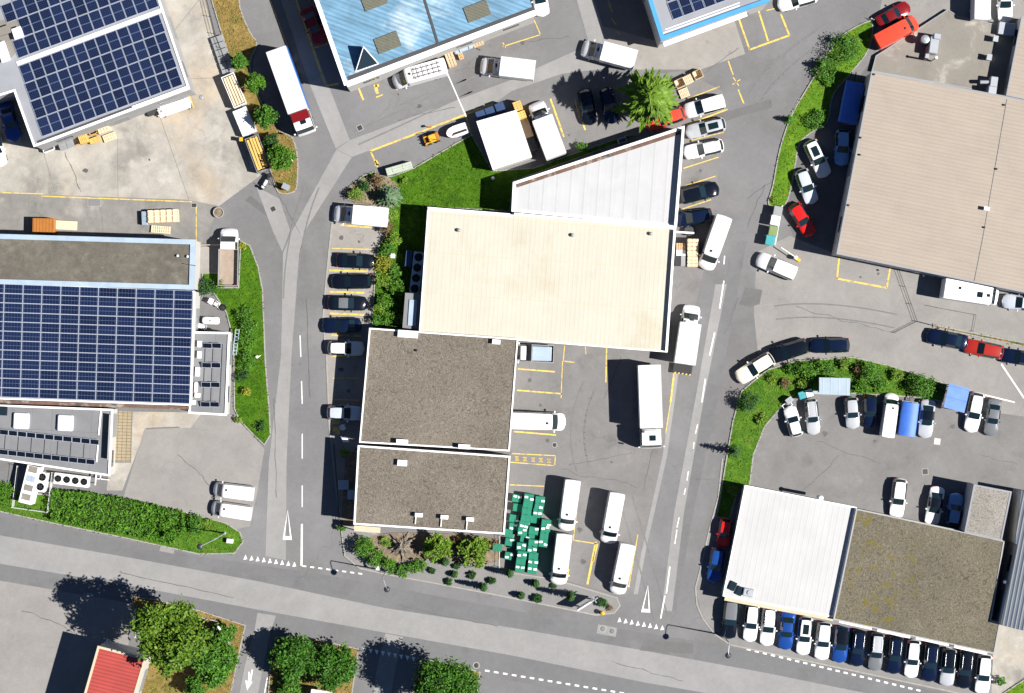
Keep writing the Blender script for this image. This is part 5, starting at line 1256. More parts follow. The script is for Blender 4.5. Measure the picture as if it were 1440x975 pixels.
# left island
for x, y, r_, h_, mt, lb in ((341, 346, 6, 1.0, 'leaf_yellow', 'yellow round bush behind the flatbed truck cab'), (347, 551, 7.5, 1.2, 'leaf_yellow', 'bright yellow green ball bush on the left lawn'), (290, 404, 14, 1.6, 'leaf_dark', 'dark green bush behind the flatbed truck'), (309, 400, 9, 1.2, 'leaf_mid', 'fresh green bush below the flatbed truck bed'),
                         (351, 456, 14, 1.4, 'leaf_mid', 'upper green shrub of the left lawn bed'), (348, 478, 14, 1.5, 'leaf_hedge', 'green shrub beside the pale rack on the left lawn'), (346, 508, 14, 1.4, 'leaf_mid', 'green shrub left of the white garden figure'), (341, 528, 11, 1.1, 'leaf_dark', 'dark low shrub above the yellow ball bush'),
                         (367, 600, 8, .8, 'leaf_dark', 'dark low shrub at the bottom tip of the left lawn'), (335, 590, 6, .7, 'leaf_lime', 'lime tuft near the bottom tip of the left lawn'), (340, 441, 11, 1.2, 'leaf_mid', 'small shrub beside the terrace with white chairs'), (352, 438, 7, .8, 'leaf_hedge', 'small bright shrub at the top of the left lawn bed')):
    shrub('shrub', lb, x, y, r_, h_, mt)
hedge('hedge', 'long bright green hedge along the main road on the left', [(74, 691), (120, 694), (170, 702), (256, 721), (259, 745), (244, 764), (180, 751), (120, 741), (73, 729)], 1.5, 'leaf_hedge')
shrub('shrub', 'green shrub at the rounded right end of the long hedge', 276, 737, 15, 1.4, 'leaf_mid'); shrub('shrub', 'light green shrub above the lamp arm at the hedge end', 292, 738, 9, 1.2, 'leaf_lime'); shrub('shrub', 'dark bush cut off by the left border beside the fenced cooling units', 4, 694, 17, 1.6, 'leaf_hedge')
# front of the gravel roof block
for x, y, r_, h_, mt, lb in ((513, 770, 16, 2.4, 'leaf_hedge', 'large round green bush at the corner of the front pavement'), (529, 785, 14, 2.0, 'leaf_hedge', 'green bush beside the small white sign on the front pavement'), (546, 796, 12, 1.7, 'leaf_hedge', 'middle bush of the curved green bush row'), (564, 803, 11, 1.5, 'leaf_mid', 'lower bush of the curved green bush row'),
                         (578, 799, 9, 1.4, 'leaf_mid', 'small bush between curved row and round bush'), (590, 795, 10, 1.5, 'leaf_hedge', 'round dense bush at the right end of the curved row')):
    shrub('shrub', lb, x, y, r_, h_, mt, n=700)
broadleaf('garden_tree', 'small loose yellow green tree, left of the two before the gravel roof', 616, 768, 21, 2.2, 'leaf_lime', ncl=90, per=22, leaf=.36, lobes=9, sq=.5, tight=.09); broadleaf('garden_tree', 'small loose yellow green tree, right of the two before the gravel roof', 667, 774, 24, 2.4, 'leaf_lime', ncl=110, per=22, leaf=.36, lobes=10, sq=.5, tight=.09); shrub('shrub', 'bronze shrub between the two small yellow green trees', 642, 764, 10, .9, 'leaf_bronze'); shrub('shrub', 'bronze shrub at the gravel roof corner before the green crates', 695, 766, 8, .8, 'leaf_bronze'); shrub('shrub', 'lime shrub left of the grey dry bush', 542, 762, 8, 1.0, 'leaf_lime')
conifer('dry_bush', 'grey dry spiky bush on the bark bed beside the entrance canopy', 566, 768, 21, 1.5, 'twig_dry', levels=6, per=12, fr=16, wide=.34, cat='bush', wild=.4)
GB = 'clipped small shrubs on the front pavement'
for x, y, r_, h_, lb in ((607, 803, 4.8, .7, 'clipped ball shrub right of the curved bush row'), (664, 809, 5.2, .8, 'clipped ball shrub in the middle of the front pavement'), (632, 818.6, 4.8, .8, 'clipped ball shrub at the kerb end of a long shadow'), (692, 817, 5.2, .9, 'clipped ball shrub near the lower kerb below the green crates'),
                         (755.6, 842, 6.6, 1.0, 'large clipped ball shrub left of the big sign panel'), (847, 847.5, 7, 1.0, 'large clipped ball shrub near the street corner'), (778, 824, 4, .5, 'small shrub in front of the lower left yard van'), (642, 796, 4.4, .7, 'small clipped shrub below the right small yellow green tree'), (857, 854.5, 4, .35, 'low brown shrub at the street corner beside the big ball')):
    shrub('ball_shrub', lb, x, y, r_ * 1.05, h_, 'leaf_bronze' if 'brown' in lb else 'leaf_dark', group=GB, n=4200, leaf=.13)
for x, y, r_, h_, lb in ((680, 826.5, 3.6, 3.6, 'slim column cypress near the kerb with a long shadow'), (717, 807, 3.6, 3.2, 'slim column cypress below the green crates'), (626, 791, 4, 2.0, 'column shrub between the two small yellow green trees, near the kerb'), (639, 808, 3, 1.1, 'short column shrub beside the middle ball shrub'), (753.5, 821, 3.4, 1.5, 'short column shrub above the largest ball shrub'), (733, 838, 3, 1.5, 'short column shrub left of the largest ball shrub'), (803, 839, 4, 4.4, 'slender cypress standing in the shadow of the big sign panel')):
    conifer('column_cypress', lb, x, y, r_ * 1.15, h_, 'leaf_dark', levels=14, per=10, fr=9, wide=.17, droop=-.6, pw=.4, group='column shrubs on the front pavement', cat='shrub', z0=.05)
shrub('shrub', 'yellow green shrub in the shade left of the gravel roof', 484, 637, 7, 1.6, 'leaf_lime'); shrub('shrub', 'small shrub at the lower left corner of the gravel roof block', 480, 742, 6, 1.2, 'leaf_mid')
# right strip
for x, y, r_, h_, mt, lb in ((1189, 69, 25, 2.2, 'leaf_mid', 'large green bush on the strip below the orange van'), (1162, 97, 19, 1.6, 'leaf_mid', 'green bush in the middle of the bright strip'), (1148, 168, 16, 1.1, 'leaf_mid', 'low green bush on the inner edge of the bright strip'), (1168, 112, 10, 1.1, 'leaf_hedge', 'smaller green bush beside the shaded yard on the strip'), (1089, 281, 5, .5, 'leaf_lime', 'lime tuft at the lower end of the bright strip')):
    shrub('shrub', lb, x, y, r_, h_, mt)
GS = 'young firs on the kerb side of the bright strip'
for x, y, r_, h_, lb in ((1190, 58, 7, 2.4, 'young fir beside the large bush on the bright strip'), (1155, 92, 7, 2.2, 'young fir at the kerb in the middle of the bright strip'), (1110, 168, 6, 1.8, 'young fir at the kerb of the lower bright strip')):
    conifer('young_fir', lb, x, y, r_, h_, 'leaf_mid', levels=7, per=9, fr=9, wide=.16, group=GS)
# right island: wild shrubs
for x, y, r_, h_, mt, lb in ((1053, 565, 16, 2.6, 'leaf_dark', 'dark round shrub at the bend of the right island'), (1044, 572, 9, 1.0, 'leaf_mid', 'green shrub left of the dark round one at the island bend'), (1112, 518, 10, 1.0, 'leaf_mid', 'green shrub below the black car at the verge'), (1136, 522, 14, 2.3, 'leaf_hedge', 'bright shrub left above the open shelter'), (1162, 518, 14, 2.4, 'leaf_mid', 'green shrub above the open shelter'),
                         (1190, 512, 10, 1.2, 'leaf_lime', 'lime shrub below the dark navy car'), (1208, 520, 9, 1.1, 'leaf_bronze', 'brownish shrub right above the open shelter'), (1225, 524, 15, 2.4, 'leaf_mid', 'green shrub above the navy car in the car park'), (1212, 545, 11, 1.4, 'leaf_hedge', 'bright shrub right of the open shelter'), (1240, 542, 11, 1.4, 'leaf_mid', 'green shrub above the white van in the car park'), (1262, 528, 10, 1.2, 'leaf_lime', 'lime shrub in the middle of the upper verge'),
                         (1283, 536, 11, 1.3, 'leaf_mid', 'green shrub above the blue-tarped trailer'), (1299, 543, 18, 2.8, 'leaf_mid', 'large round shrub at the right end of the island'), (1322, 549, 9, 1.2, 'leaf_dark', 'dark shrub beside the blue canopy'), (1130, 540, 9, 1.0, 'leaf_lime', 'lime shrub left of the open shelter'), (1104, 540, 8, .9, 'leaf_bronze', 'brown patchy shrub above the green bin in the car park'), (1086, 532, 9, .8, 'leaf_lime', 'lime shrub below the cream car'),
                         (1070, 590, 9, .8, 'leaf_lime', 'lime shrub on the inner bend of the island'), (1030, 690, 9, .8, 'leaf_lime', 'lime shrub at the lower end of the right island'), (1178, 548, 6, .9, 'leaf_mid', 'small shrub overhanging the rear of the open shelter')):
    shrub('shrub', lb, x, y, r_, h_, mt)
conifer('fir_tree', 'small dark fir with star shaped shadow on the right island', 1033, 635, 9, 4.0, 'leaf_dark', levels=9, per=9, fr=10, wide=.18)
shrub('shrub', 'small sapling beside the bottom right lawn corner', 1408, 958, 7, 1.2, 'leaf_mid')
# grass blades, one countless mass for each kind of lawn
for lw, nm, mt in (('lawn', 'grass', 'grass_blade'), ('lawn_bright', 'grass', 'grass_bright'), ('lawn_wild', 'grass', 'grass_wild'), ('lawn_dry', 'grass', 'grass_dry')):
    Q = []
    for poly, kind, z, dens in LAWNS:
        if kind != lw: continue
        poly = offset(poly, .20); n = int(parea(poly) * dens); xy = scatter(poly, n); hh = .05 + .10 * RNG.random(n) ** 2
        Q.append(rand_leaves(np.column_stack([xy, z + hh]), .20, .35, .38))
    tag(leafmesh(nm, np.vstack(Q), mt, None), kind='stuff')
# ------------------------------------------------------------------ yard objects
M('wood', (.46, .31, .17), rough=.8, var=.2, scale=2.5, fine=.12, coord='obj')
M('wood_pale', (.60, .48, .33), rough=.8, var=.16, scale=2.5, fine=.1, coord='obj')
M('wood_yellow', (.58, .37, .10), rough=.75, var=.15, scale=2.5, fine=.1, coord='obj')
M('cardboard', (.47, .34, .22), rough=.85, var=.12, scale=2, fine=.08, coord='obj')
M('green_plastic', (.008, .175, .105), rough=.45, var=.14, scale=2, fine=.05, coord='obj')
M('label_white', (.75, .76, .76), rough=.6, var=.05, fine=0, coord='obj')
M('orange_plastic', (.33, .125, .022), rough=.5, var=.12, scale=1.2, fine=.06, coord='obj')
M('yellow_metal', (.62, .34, .015), rough=.45, var=.1, fine=.04, coord='obj')
M('teal_plastic', (.03, .27, .30), rough=.5, var=.1, fine=.05, coord='obj')
M('olive_plastic', (.16, .22, .08), rough=.5, var=.1, fine=.05, coord='obj')
M('bin_blue', (.018, .045, .12), rough=.5, var=.1, fine=.05, coord='obj')
M('bench_green', (.36, .40, .33), rough=.7, var=.15, scale=2, fine=.08, coord='obj')
M('black_plastic', (.016, .017, .02), rough=.5, var=.1, fine=0, coord='obj')

def at(name, label, cat, px, py, dx=1, dy=0, group=None, z=0., h=.8): 
    q = P(px, py, z + h); return thing(name, label, cat, (q.x, q.y, z), ang(dx, dy), group)
def slats(b, w_, d_, z, n, axis=0, th=.03, fill=.72, mi=0):
    for k in range(n):
        if axis == 0: b.box((-w_ / 2 + w_ * (k + .5) / n, 0, z), (w_ / n * fill, d_, th), 0, mi)
        else: b.box((0, -d_ / 2 + d_ * (k + .5) / n, z), (w_, d_ / n * fill, th), 0, mi)
    return b
def crate(label, px, py, w_, d_, h_, dx, dy, mat='wood', name='wooden_crate', cat='crate', n=6, axis=0, group=None, open_=False, z=0.):
    t = at(name, label, cat, px, py, dx, dy, group, z, h_)
    b = MB(); k = max(3, int(h_ / .28))
    for i in range(k):
        zz = h_ * (i + .5) / k
        for sy in (-1, 1): b.box((0, sy * (d_ / 2 - .015), zz), (w_ - .04, .03, h_ / k * .82)); b.box((sy * (w_ / 2 - .015), 0, zz), (.03, d_ - .08, h_ / k * .82))
    for sx in (-1, 1):
        for sy in (-1, 1): b.box((sx * (w_ / 2 - .05), sy * (d_ / 2 - .05), h_ / 2), (.08, .08, h_))
    b.build('side', m[mat], t)
    if not open_:
        b = MB(); slats(b, w_ + .02, d_ + .02, h_ + .02, n, axis)
        for s_ in (-1, 0, 1): (b.box((0, s_ * d_ * .40, h_ + .05), (w_, .08, .03)) if axis == 0 else b.box((s_ * w_ * .40, 0, h_ + .05), (.08, d_, .03)))
        b.build('lid', m[mat], t)
        MB().box((0, 0, h_ * .5), (w_ - .1, d_ - .1, h_ - .1)).build('filling', m['cardboard'], t)
    else: MB().box((0, 0, .12), (w_ - .08, d_ - .08, .06)).build('floor', m[mat], t)
    return t
def pallet(label, px, py, w_, d_, dx, dy, mat='wood_pale', n=6, levels=1, group=None, name='pallet'):
    t = at(name, label, 'pallet', px, py, dx, dy, group, 0, .15 * levels); 
    for l in range(levels):
        b = MB(); z = .15 * l; slats(b, w_, d_, z + .13, n); slats(b, w_, d_, z + .015, 3, 0, .02, .3)
        for s_ in (-1, 0, 1): b.box((0, s_ * (d_ / 2 - .05), z + .07), (w_, .1, .085))
        b.build('deck', m[mat], t)
    return t
def container(label, px, py, w_, d_, h_, dx, dy, mat, lid=None, name='waste_bin', cat='bin', group=None, wheels=True):
    t = at(name, label, cat, px, py, dx, dy, group, 0, h_)
    b = MB(); b.add([(x * k, y * k, z) for z, k in ((.12, .86), (h_ - .1, 1.0)) for x, y in ((-w_ / 2, -d_ / 2), (w_ / 2, -d_ / 2), (w_ / 2, d_ / 2), (-w_ / 2, d_ / 2))], [(3, 2, 1, 0), (0, 1, 5, 4), (1, 2, 6, 5), (2, 3, 7, 6), (3, 0, 4, 7)])
    b.build('body', m[mat], t)
    b = MB().rbox((0, 0, h_ - .05), (w_ * 1.04, d_ * 1.04, .10), .04); b.box((0, 0, h_ + .02), (w_ * .8, .06, .04)); b.box((0, -d_ * .25, h_ + .015), (w_ * .6, .05, .03)); b.build('lid', m[lid or mat], t)
    if wheels:
        for sx in (-1, 1):
            for sy in (-1, 1): MB().tube((sx * w_ * .36, sy * d_ * .34 - .03, .08), (sx * w_ * .36, sy * d_ * .34 + .03, .08), .08, n=10).build('wheel', m['tyre'], t)
    return t

# --- green crates beside the gravel roof block: each a crate of its own, white label plates on some
GC = 'green plastic crates stacked beside the gravel roof block'
GCR = [(180, 152, 1, 1, 1), (185, 215, 0, 1, 0), (262, 148, 1, 2, 1), (254, 196, 0, 2, 0), (246, 240, 0, 2, 0), (240, 286, 0, 2, 0), (226, 336, 0, 2, 1), (217, 383, 1, 2, 1), (338, 165, 1, 2, 0), (332, 209, 1, 2, 0), (322, 251, 0, 2, 1), (304, 296, 0, 1, 0),
       (160, 290, 1, 1, 0), (158, 346, 1, 1, 1), (124, 390, 0, 1, 0), (294, 374, 1, 2, 0), (290, 420, 0, 1, 0), (380, 324, 1, 2, 0), (376, 366, 1, 2, 1), (370, 410, 0, 2, 0), (362, 460, 1, 2, 1), (130, 452, 1, 1, 0), (46, 487, 0, 1, 0), (128, 547, 1, 1, 1),
       (234, 432, 1, 1, 0), (210, 482, 1, 2, 1), (290, 460, 1, 2, 0), (284, 502, 1, 2, 1), (215, 540, 1, 2, 1), (206, 586, 0, 2, 0), (200, 632, 1, 2, 1), (292, 550, 0, 2, 0), (290, 594, 1, 2, 1), (284, 642, 1, 2, 1)]
def green_crate():
    t = bpy.data.objects.new('green_crate', None); COL.objects.link(t)
    o_ = [(-.5, -.42), (.5, -.42), (.5, .42), (-.5, .42)]; i_ = offset(o_, -.05)
    b = MB().ring(o_, i_, .1, .72); b.prism(i_, .12, .60); b.box((0, 0, .62), (.84, .05, .05)); b.box((.0, 0, .62), (.05, .68, .05))
    for sx in (-1, 1):
        for sy in (-1, 1): b.box((sx * .40, sy * .34, .05), (.14, .12, .1)); b.box((sx * .47, sy * .39, .4), (.07, .07, .66))
        b.box((sx * .505, 0, .42), (.02, .4, .05)); b.box((0, sx * .425, .42), (.5, .02, .05))
    b.build('body', m['green_plastic'], t); return t
gp = green_crate(); gtree = [(c_, []) for c_ in bpy.data.objects if c_.parent == gp]
lid_me = None; used = False; rr = random.Random(5)
WHERE = ['nearest the wall at the top', 'second down by the wall', 'at the top of the second column', 'just below the top of the second column', 'third in the second column', 'fourth in the second column', 'fifth in the second column', 'sixth in the second column', 'at the top of the third column', 'second in the third column', 'third in the third column', 'at the lower end of the upper third column',
         'left of the middle gap', 'beside the dark middle gap on the left', 'against the roof corner', 'right of the middle gap', 'below the crate right of the middle gap', 'at the top of the right hand block', 'second in the right hand block', 'third in the right hand block', 'lowest of the right hand block beside the van', 'alone beside the white pole', 'left of the white pole in shade', 'alone at the lower left', 'in the very centre of the heap', 'above the lower left column', 'upper of the middle right pair', 'lower of the middle right pair', 'at the top of the lower left column', 'in the middle of the lower left column', 'at the bottom of the lower left column', 'at the top of the lower right column', 'in the middle of the lower right column', 'at the bottom corner next to the lower van']
for k, (zx, zy, lab, lev, plates) in enumerate(GCR):
    px, py = 690 + zx / 4.876, 670 + zy / 4.876
    for lv in range(lev):
        if not used: o = gp; used = True
        else: o = copy_tree(gp, gtree)
        q = P(px, py, .72 * (lv + 1)); o.location = (q.x, q.y, .64 * lv); o.rotation_euler = (0, 0, R(-8) + rr.uniform(-.05, .05)); o.scale = (1.06, 1.02, 1)
        tp = lv == lev - 1
        tag(o, ('green plastic crate ' + ('' if lev == 1 else 'on top, ' if tp else 'underneath, ') + WHERE[k]), 'crate', GC)
        if tp:
            bb = MB().rbox((0, 0, .735), (1.02, .86, .07), .04)
            for sx in (-.25, .25): bb.box((sx, 0, .772), (.36, .7, .012))
            bb.build('lid', m['green_plastic'], o)
            for j in range(2 if plates else lab):
                MB().box((.27 - .5 * j + rr.uniform(-.08, .08), .16 + rr.uniform(-.35, .1), .785), (.36, .22, .012), rr.uniform(-.2, .2)).build('label_plate', m['label_white'], o)

# --- along the solar warehouse
D1 = (76, -28)
crate('white crate with blue inside at the left foot of the solar warehouse', 67, 207, 1.3, .9, .8, *D1, mat='white_plastic', open_=True, name='plastic_crate')
for k in range(2): container(['grey cabinet left of its twin at the solar warehouse wall', 'grey cabinet beside the yellow crate at the solar warehouse wall'][k], 87 + k * 10, 203 - k * 4, .8, 1.25, 1.2, *D1, mat='grey_metal', name='metal_cabinet', cat='cabinet', wheels=False, group='grey cabinets by the warehouse wall')
crate('dark open wooden frame crate between grey cabinets and yellow crate', 106, 197, .8, 1.1, 1.0, *D1, mat='wood', open_=True)
crate('bright yellow wooden crate at the solar warehouse wall', 116, 193, .95, 1.35, 1.2, *D1, mat='wood_yellow', n=5)
crate('open wooden box with dark inside right of the yellow crate', 130, 184, .9, .8, 1.0, *D1, mat='wood_yellow', open_=True)
crate('low yellow timber pile below the open wooden box', 133, 197, 1.2, .6, .5, *D1, mat='wood_yellow', n=4, axis=1, name='timber_pile', cat='timber')
crate('white topped crate near the middle of the solar warehouse wall', 145, 180, 1.35, 1.0, 1.1, *D1, mat='wood_pale', n=4)
pallet('pale pallet in front of the white topped crate', 154, 193, 1.5, .8, *D1, n=8, levels=2, mat='wood_pale')
t = at('profile_bundle', 'bundle of long white metal profiles at the right end of the solar warehouse', 'metal profiles', 245, 148, 50, -17, h=.8)
b = MB()
for k in range(9): b.box((-.1 + rr.uniform(-.15, .15), -.75 + k * .19, .55 + .05 * (k % 3)), (3.9, .13, .13))
for k in range(6): b.box((.1 + rr.uniform(-.15, .15), -.5 + k * .19, .78 + .05 * (k % 2)), (3.5, .11, .11))
b.build('profile', m['white_plastic'], t); b = MB()
for x_ in (-1.4, 1.4): b.box((x_, 0, .24), (.1, 1.8, .48))
b.build('rack', m['dark_metal'], t)
MB().box((1.95, -.2, .6), (.1, 1.6, .5)).build('end_board', m['wood_yellow'], t)
t = at('steel_grate', 'dark steel plate leaning at the warehouse wall beside the metal profiles', 'plate', 212, 158, 50, -17, h=.4); MB().rbox((0, 0, .25), (.9, .75, .5), .04).build('plate', m['dark_metal'], t)
# grey scaffold panels and skips along the fence
t = at('scaffold_panels', 'stack of grey blue scaffold panels by the fence above the skips', 'scaffold panels', 313, 78, 17, 50, h=.5)
b = MB()
for k in range(6): b.box((-1.9 + k * .76, 0, .45), (.68, 1.35, .07))
for sy in (-.6, .6): b.box((0, sy, .2), (4.5, .08, .4))
b.build('panel', m['grey_metal'], t)
def skip_(label, px, py, w_, d_, h_, dx, dy, mat, fill, fm):
    t = at('open_skip', label, 'skip', px, py, dx, dy, 'open skips along the yard fence', 0, h_)
    o_ = [(-w_ / 2, -d_ / 2), (w_ / 2, -d_ / 2), (w_ / 2, d_ / 2), (-w_ / 2, d_ / 2)]
    MB().ring(o_, offset(o_, -.07), .05, h_).prism(offset(o_, -.06), .05, .25).build('body', m[mat], t)
    if fill == 'planks':
        b = MB(); n = 4
        for k in range(n): b.box((rr.uniform(-.06, .06), -d_ * .42 + d_ * .84 * (k + .5) / n, h_ - .05 + .05 * (k % 2)), (w_ * .9, d_ / n * .60, .16), rr.uniform(-.02, .02))
        b.box((0, 0, h_ * .4), (w_ * .9, d_ * .85, h_ * .6)); b.build('planks', m[fm], t)
    else: MB().box((0, 0, h_ * .5), (w_ * .93, d_ * .88, h_ * .8)).box((w_ * .1, .1, h_ * .9), (w_ * .7, d_ * .6, .06)).build('load', m[fm], t)
    for sx in (-1, 1): MB().box((sx * (w_ / 2 + .03), 0, h_ * .6), (.06, d_ * .5, .1)).build('hook_bar', m['steel'], t)
    return t
skip_('white skip with pale planks, topmost of the three by the fence', 328.5, 127, 3.7, 1.5, 1.3, 18, 43, 'white_plastic', 'planks', 'wood_pale')
skip_('white covered skip, middle of the three by the fence', 343.5, 171, 3.0, 1.6, 1.1, 15, 36, 'white_plastic', 'load', 'white_plastic')
skip_('timber filled skip with yellow beams, lowest of the three by the fence', 362, 216, 4.0, 1.6, 1.4, 17, 46, 'grey_metal', 'planks', 'wood_yellow')
t = at('yellow_post', 'yellow square post at the upper corner of the timber skip', 'post', 339, 196, h=1.2); MB().rbox((0, 0, .6), (.35, .4, 1.2), .05).build('body', m['yellow_metal'], t); MB().box((0, 0, 1.23), (.4, .45, .05)).build('cap', m['yellow_metal'], t)
def fence_line(name, label, pts, h, step=1.6, rails=3, mat='dark_metal', cat='fence', mesh=True):
    P_ = [P(*q) for q in pts]; c = tuple(P_[0]); t = thing(name, label, cat, c)
    for a, b_ in zip(P_[:-1], P_[1:]):
        L = (b_ - a).length; n = max(1, int(L / step)); d = (b_ - a)
        for k in range(n + 1):
            if k == n and b_ is not P_[-1]: continue
            q = a + d * (k / n); MB().tube((q.x, q.y, -.05), (q.x, q.y, h), .03, n=6).build('post', m[mat], t, c)
        rb = MB()
        for k in range(rails): rb.tube((a.x, a.y, h * (k + .6) / rails), (b_.x, b_.y, h * (k + .6) / rails), .02, n=5)
        if mesh:
            nn = int(L / .14)
            for k in range(nn): q = a + d * (k + .5) / nn; rb.tube((q.x, q.y, .05), (q.x, q.y, h), .006, n=3, cap=False)
        rb.build('rail', m[mat], t, c)
    return t
fence_line('mesh_fence', 'dark mesh fence between concrete yard and dry grass island', [(291, 0), (303, 48), (326, 108), (352, 180), (390, 262)], 1.1)
t = at('motorbike', 'black and white motorbike parked below the timber skip', 'motorbike', 374, 256, -8, 14, h=.6)
MB().tube((-.65, -.05, .32), (-.65, .07, .32), .32, n=16).build('wheel', m['tyre'], t); MB().tube((.7, -.05, .32), (.7, .07, .32), .32, n=16).build('wheel', m['tyre'], t)
MB().rbox((.1, 0, .75), (.75, .32, .35), .1).build('fuel_tank', m['white_plastic'], t); MB().rbox((-.5, 0, .8), (.75, .28, .14), .06).build('seat', m['black_plastic'], t); MB().box((0, 0, .45), (1.0, .2, .3)).build('frame', m['black_plastic'], t)
MB().tube((.5, -.38, 1.0), (.5, .38, 1.0), .025).build('handlebar', m['black_plastic'], t); MB().rbox((.68, 0, .9), (.25, .36, .3), .08).build('fairing', m['white_plastic'], t); MB().rbox((-.85, .0, .82), (.35, .5, .25), .06).build('top_case', m['black_plastic'], t)
t = at('utility_cabinet', 'grey utility cabinet at the lower tip of the dry grass island', 'cabinet', 402, 263, 2, 1, h=1.0); MB().rbox((0, 0, .6), (.75, .55, 1.0), .04).box((0, 0, 1.13), (.85, .65, .06)).build('body', m['steel'], t); MB().box((0, -.29, .6), (.55, .03, .8)).build('door', m['grey_metal'], t)
t = at('junction_box', 'small white box beside the oval tree on the dry grass island', 'box', 409, 224, h=.5); MB().rbox((0, 0, .3), (.4, .45, .5), .04).build('body', m['white_plastic'], t); MB().box((0, 0, .57), (.44, .5, .04)).build('lid', m['white_plastic'], t)
# lower left yard
crate('big pale wooden crate frame on the concrete apron by the felt roof', 229, 304, 3.4, 1.4, 1.0, 1, -.04, mat='wood_pale', n=5, axis=0)
pallet('stack of blue grey pallets at the left end of the wooden crate frame', 203, 307, .6, 1.5, 1, -.04, mat='pale_blue_metal', levels=5); pallet('pale pallet leaning below the wooden crate frame', 226, 323, 2.2, .8, 1, .08, n=9, levels=2)
t = at('orange_container', 'orange container against the upper edge of the felt roof', 'container', 61, 317, 1, .02, h=1.5); MB().rbox((0, 0, .8), (2.5, 1.6, 1.4), .05).build('body', m['orange_plastic'], t)
b = MB()
for k in range(7): b.box((-1.05 + k * .35, 0, 1.52), (.06, 1.45, .04))
b.build('lid', m['orange_plastic'], t)
for sx in (-1, 1): MB().box((sx * .9, 0, .06), (.2, 1.4, .12)).build('skid', m['dark_metal'], t)
t = at('loading_ramp', 'pale sloping ramp plate right of the orange container', 'ramp', 93, 317, 1, .05, h=.6); MB().add([(-1.2, -.5, .75), (1.2, -.5, .35), (1.2, .5, .35), (-1.2, .5, .75), (-1.2, -.5, .68), (1.2, -.5, .28), (1.2, .5, .28), (-1.2, .5, .68)], [(0, 1, 2, 3), (7, 6, 5, 4), (0, 4, 5, 1), (1, 5, 6, 2), (2, 6, 7, 3), (3, 7, 4, 0)]).build('plate', m['cream_trim'], t); MB().box((-1.0, 0, .33), (.1, .9, .66)).box((1.0, 0, .14), (.1, .9, .28)).build('leg', m['grey_metal'], t)
def cover(name, label, px, py, w_, d_, mat, dx=1, dy=0, cat='cover', rnd=False, rim='kerb_stone'):
    t = at(name, label, cat, px, py, dx, dy, h=0)
    if rnd: MB().lathe((0, 0, .0), [(w_ / 2, 0), (w_ / 2, .022), (w_ * .3, .026)], 20).build('lid', m[mat], t); MB().lathe((0, 0, 0), [(w_ * .72, 0), (w_ * .72, .016)], 20).build('frame', m[rim], t)
    else:
        MB().box((0, 0, .012), (w_, d_, .024)).box((0, 0, .027), (w_ * .8, .05, .006)).box((0, d_ * .25, .027), (w_ * .8, .04, .006)).build('lid', m[mat], t)
        MB().ring([(-w_ / 2 - .1, -d_ / 2 - .1), (w_ / 2 + .1, -d_ / 2 - .1), (w_ / 2 + .1, d_ / 2 + .1), (-w_ / 2 - .1, d_ / 2 + .1)], [(-w_ / 2 - .01, -d_ / 2 - .01), (w_ / 2 + .01, -d_ / 2 - .01), (w_ / 2 + .01, d_ / 2 + .01), (-w_ / 2 - .01, d_ / 2 + .01)], 0, .018).build('frame', m[rim], t)
    return t
cover('steel_cover', 'blue grey steel plate set in the concrete yard edge', 132.5, 285, 1.3, .75, 'flat_roof_grey'); cover('drain_cover', 'dark square drain cover at the right end of the yard line', 273, 289, .5, .4, 'dark_metal')
cover('manhole_cover', 'round manhole cover in the yard right of the solar warehouse corner', 283, 137, .5, 0, 'grey_metal', rnd=True); cover('manhole_cover', 'round manhole cover, left of the pair in the road below the yield triangles', 848, 884.5, .6, 0, 'flat_roof_grey', rnd=True); cover('manhole_cover', 'round manhole cover, right of the pair in the road below the yield triangles', 861, 888, .6, 0, 'flat_roof_grey', rnd=True)
cover('manhole_cover', 'round manhole cover in the lower road right of the big bottom tree', 670, 936, .55, 0, 'dark_metal', rnd=True); cover('drain_cover', 'square drain cover in the right car park above the white lone car', 1301, 663.5, .55, .55, 'dark_metal', 2, -.2); cover('drain_cover', 'small pale drain slab beside the silver black car in the car park', 1318, 621, .6, .6, 'label_white', 1, .1)
cover('drain_cover', 'dark drain cover in the road near the left road fork', 384, 294, .5, .5, 'dark_metal', 1, -.5); cover('drain_cover', 'dark drain cover on the upper yard below the blue hall', 506, 180, .5, .5, 'dark_metal', 2, -1); cover('manhole_cover', 'round manhole cover in the yard below the white van at the gravel roof', 780, 626, .45, 0, 'dark_metal', rnd=True)
t = at('planter_tub', 'stone rimmed tub standing on the apron above the flatbed truck', 'planter', 307, 299, h=.3); MB().lathe((0, 0, 0), [(.55, 0), (.62, .4), (.52, .42), (.50, .3)], 18).build('tub', m['kerb_stone'], t); MB().lathe((0, 0, .3), [(.5, 0), (.2, .05)], 14).build('soil', m['soil'], t)
# blue hall side
D2 = (265, -101)
crate('tall stack of brown boxes behind the van with ladder rack', 633, 82, .95, 1.9, 1.5, *D2, mat='cardboard', n=3); crate('small brown box beside the brown stack under the blue hall', 648, 79, .55, .75, .5, *D2, mat='wood', n=3); crate('brown box at the right end of the long grey tank', 672, 60, 1.2, .8, .9, *D2, mat='cardboard', n=4)
t = at('storage_tank', 'long grey blue covered bin under the edge of the blue hall', 'bin', 652, 66.5, *D2, h=.9); MB().rbox((0, 0, .5), (2.4, .85, .8), .12).build('body', m['pale_blue_metal'], t); MB().box((-.6, 0, .92), (.06, .8, .05)).box((.5, 0, .92), (.06, .8, .05)).build('strap', m['dark_metal'], t); MB().tube((1.1, -.3, .1), (1.7, -.9, .1), .03).build('drawbar', m['dark_metal'], t)
t = at('small_loader', 'small yellow orange loader at the upper edge of the lawn', 'loader', 606, 195, -27, 10, h=.9)
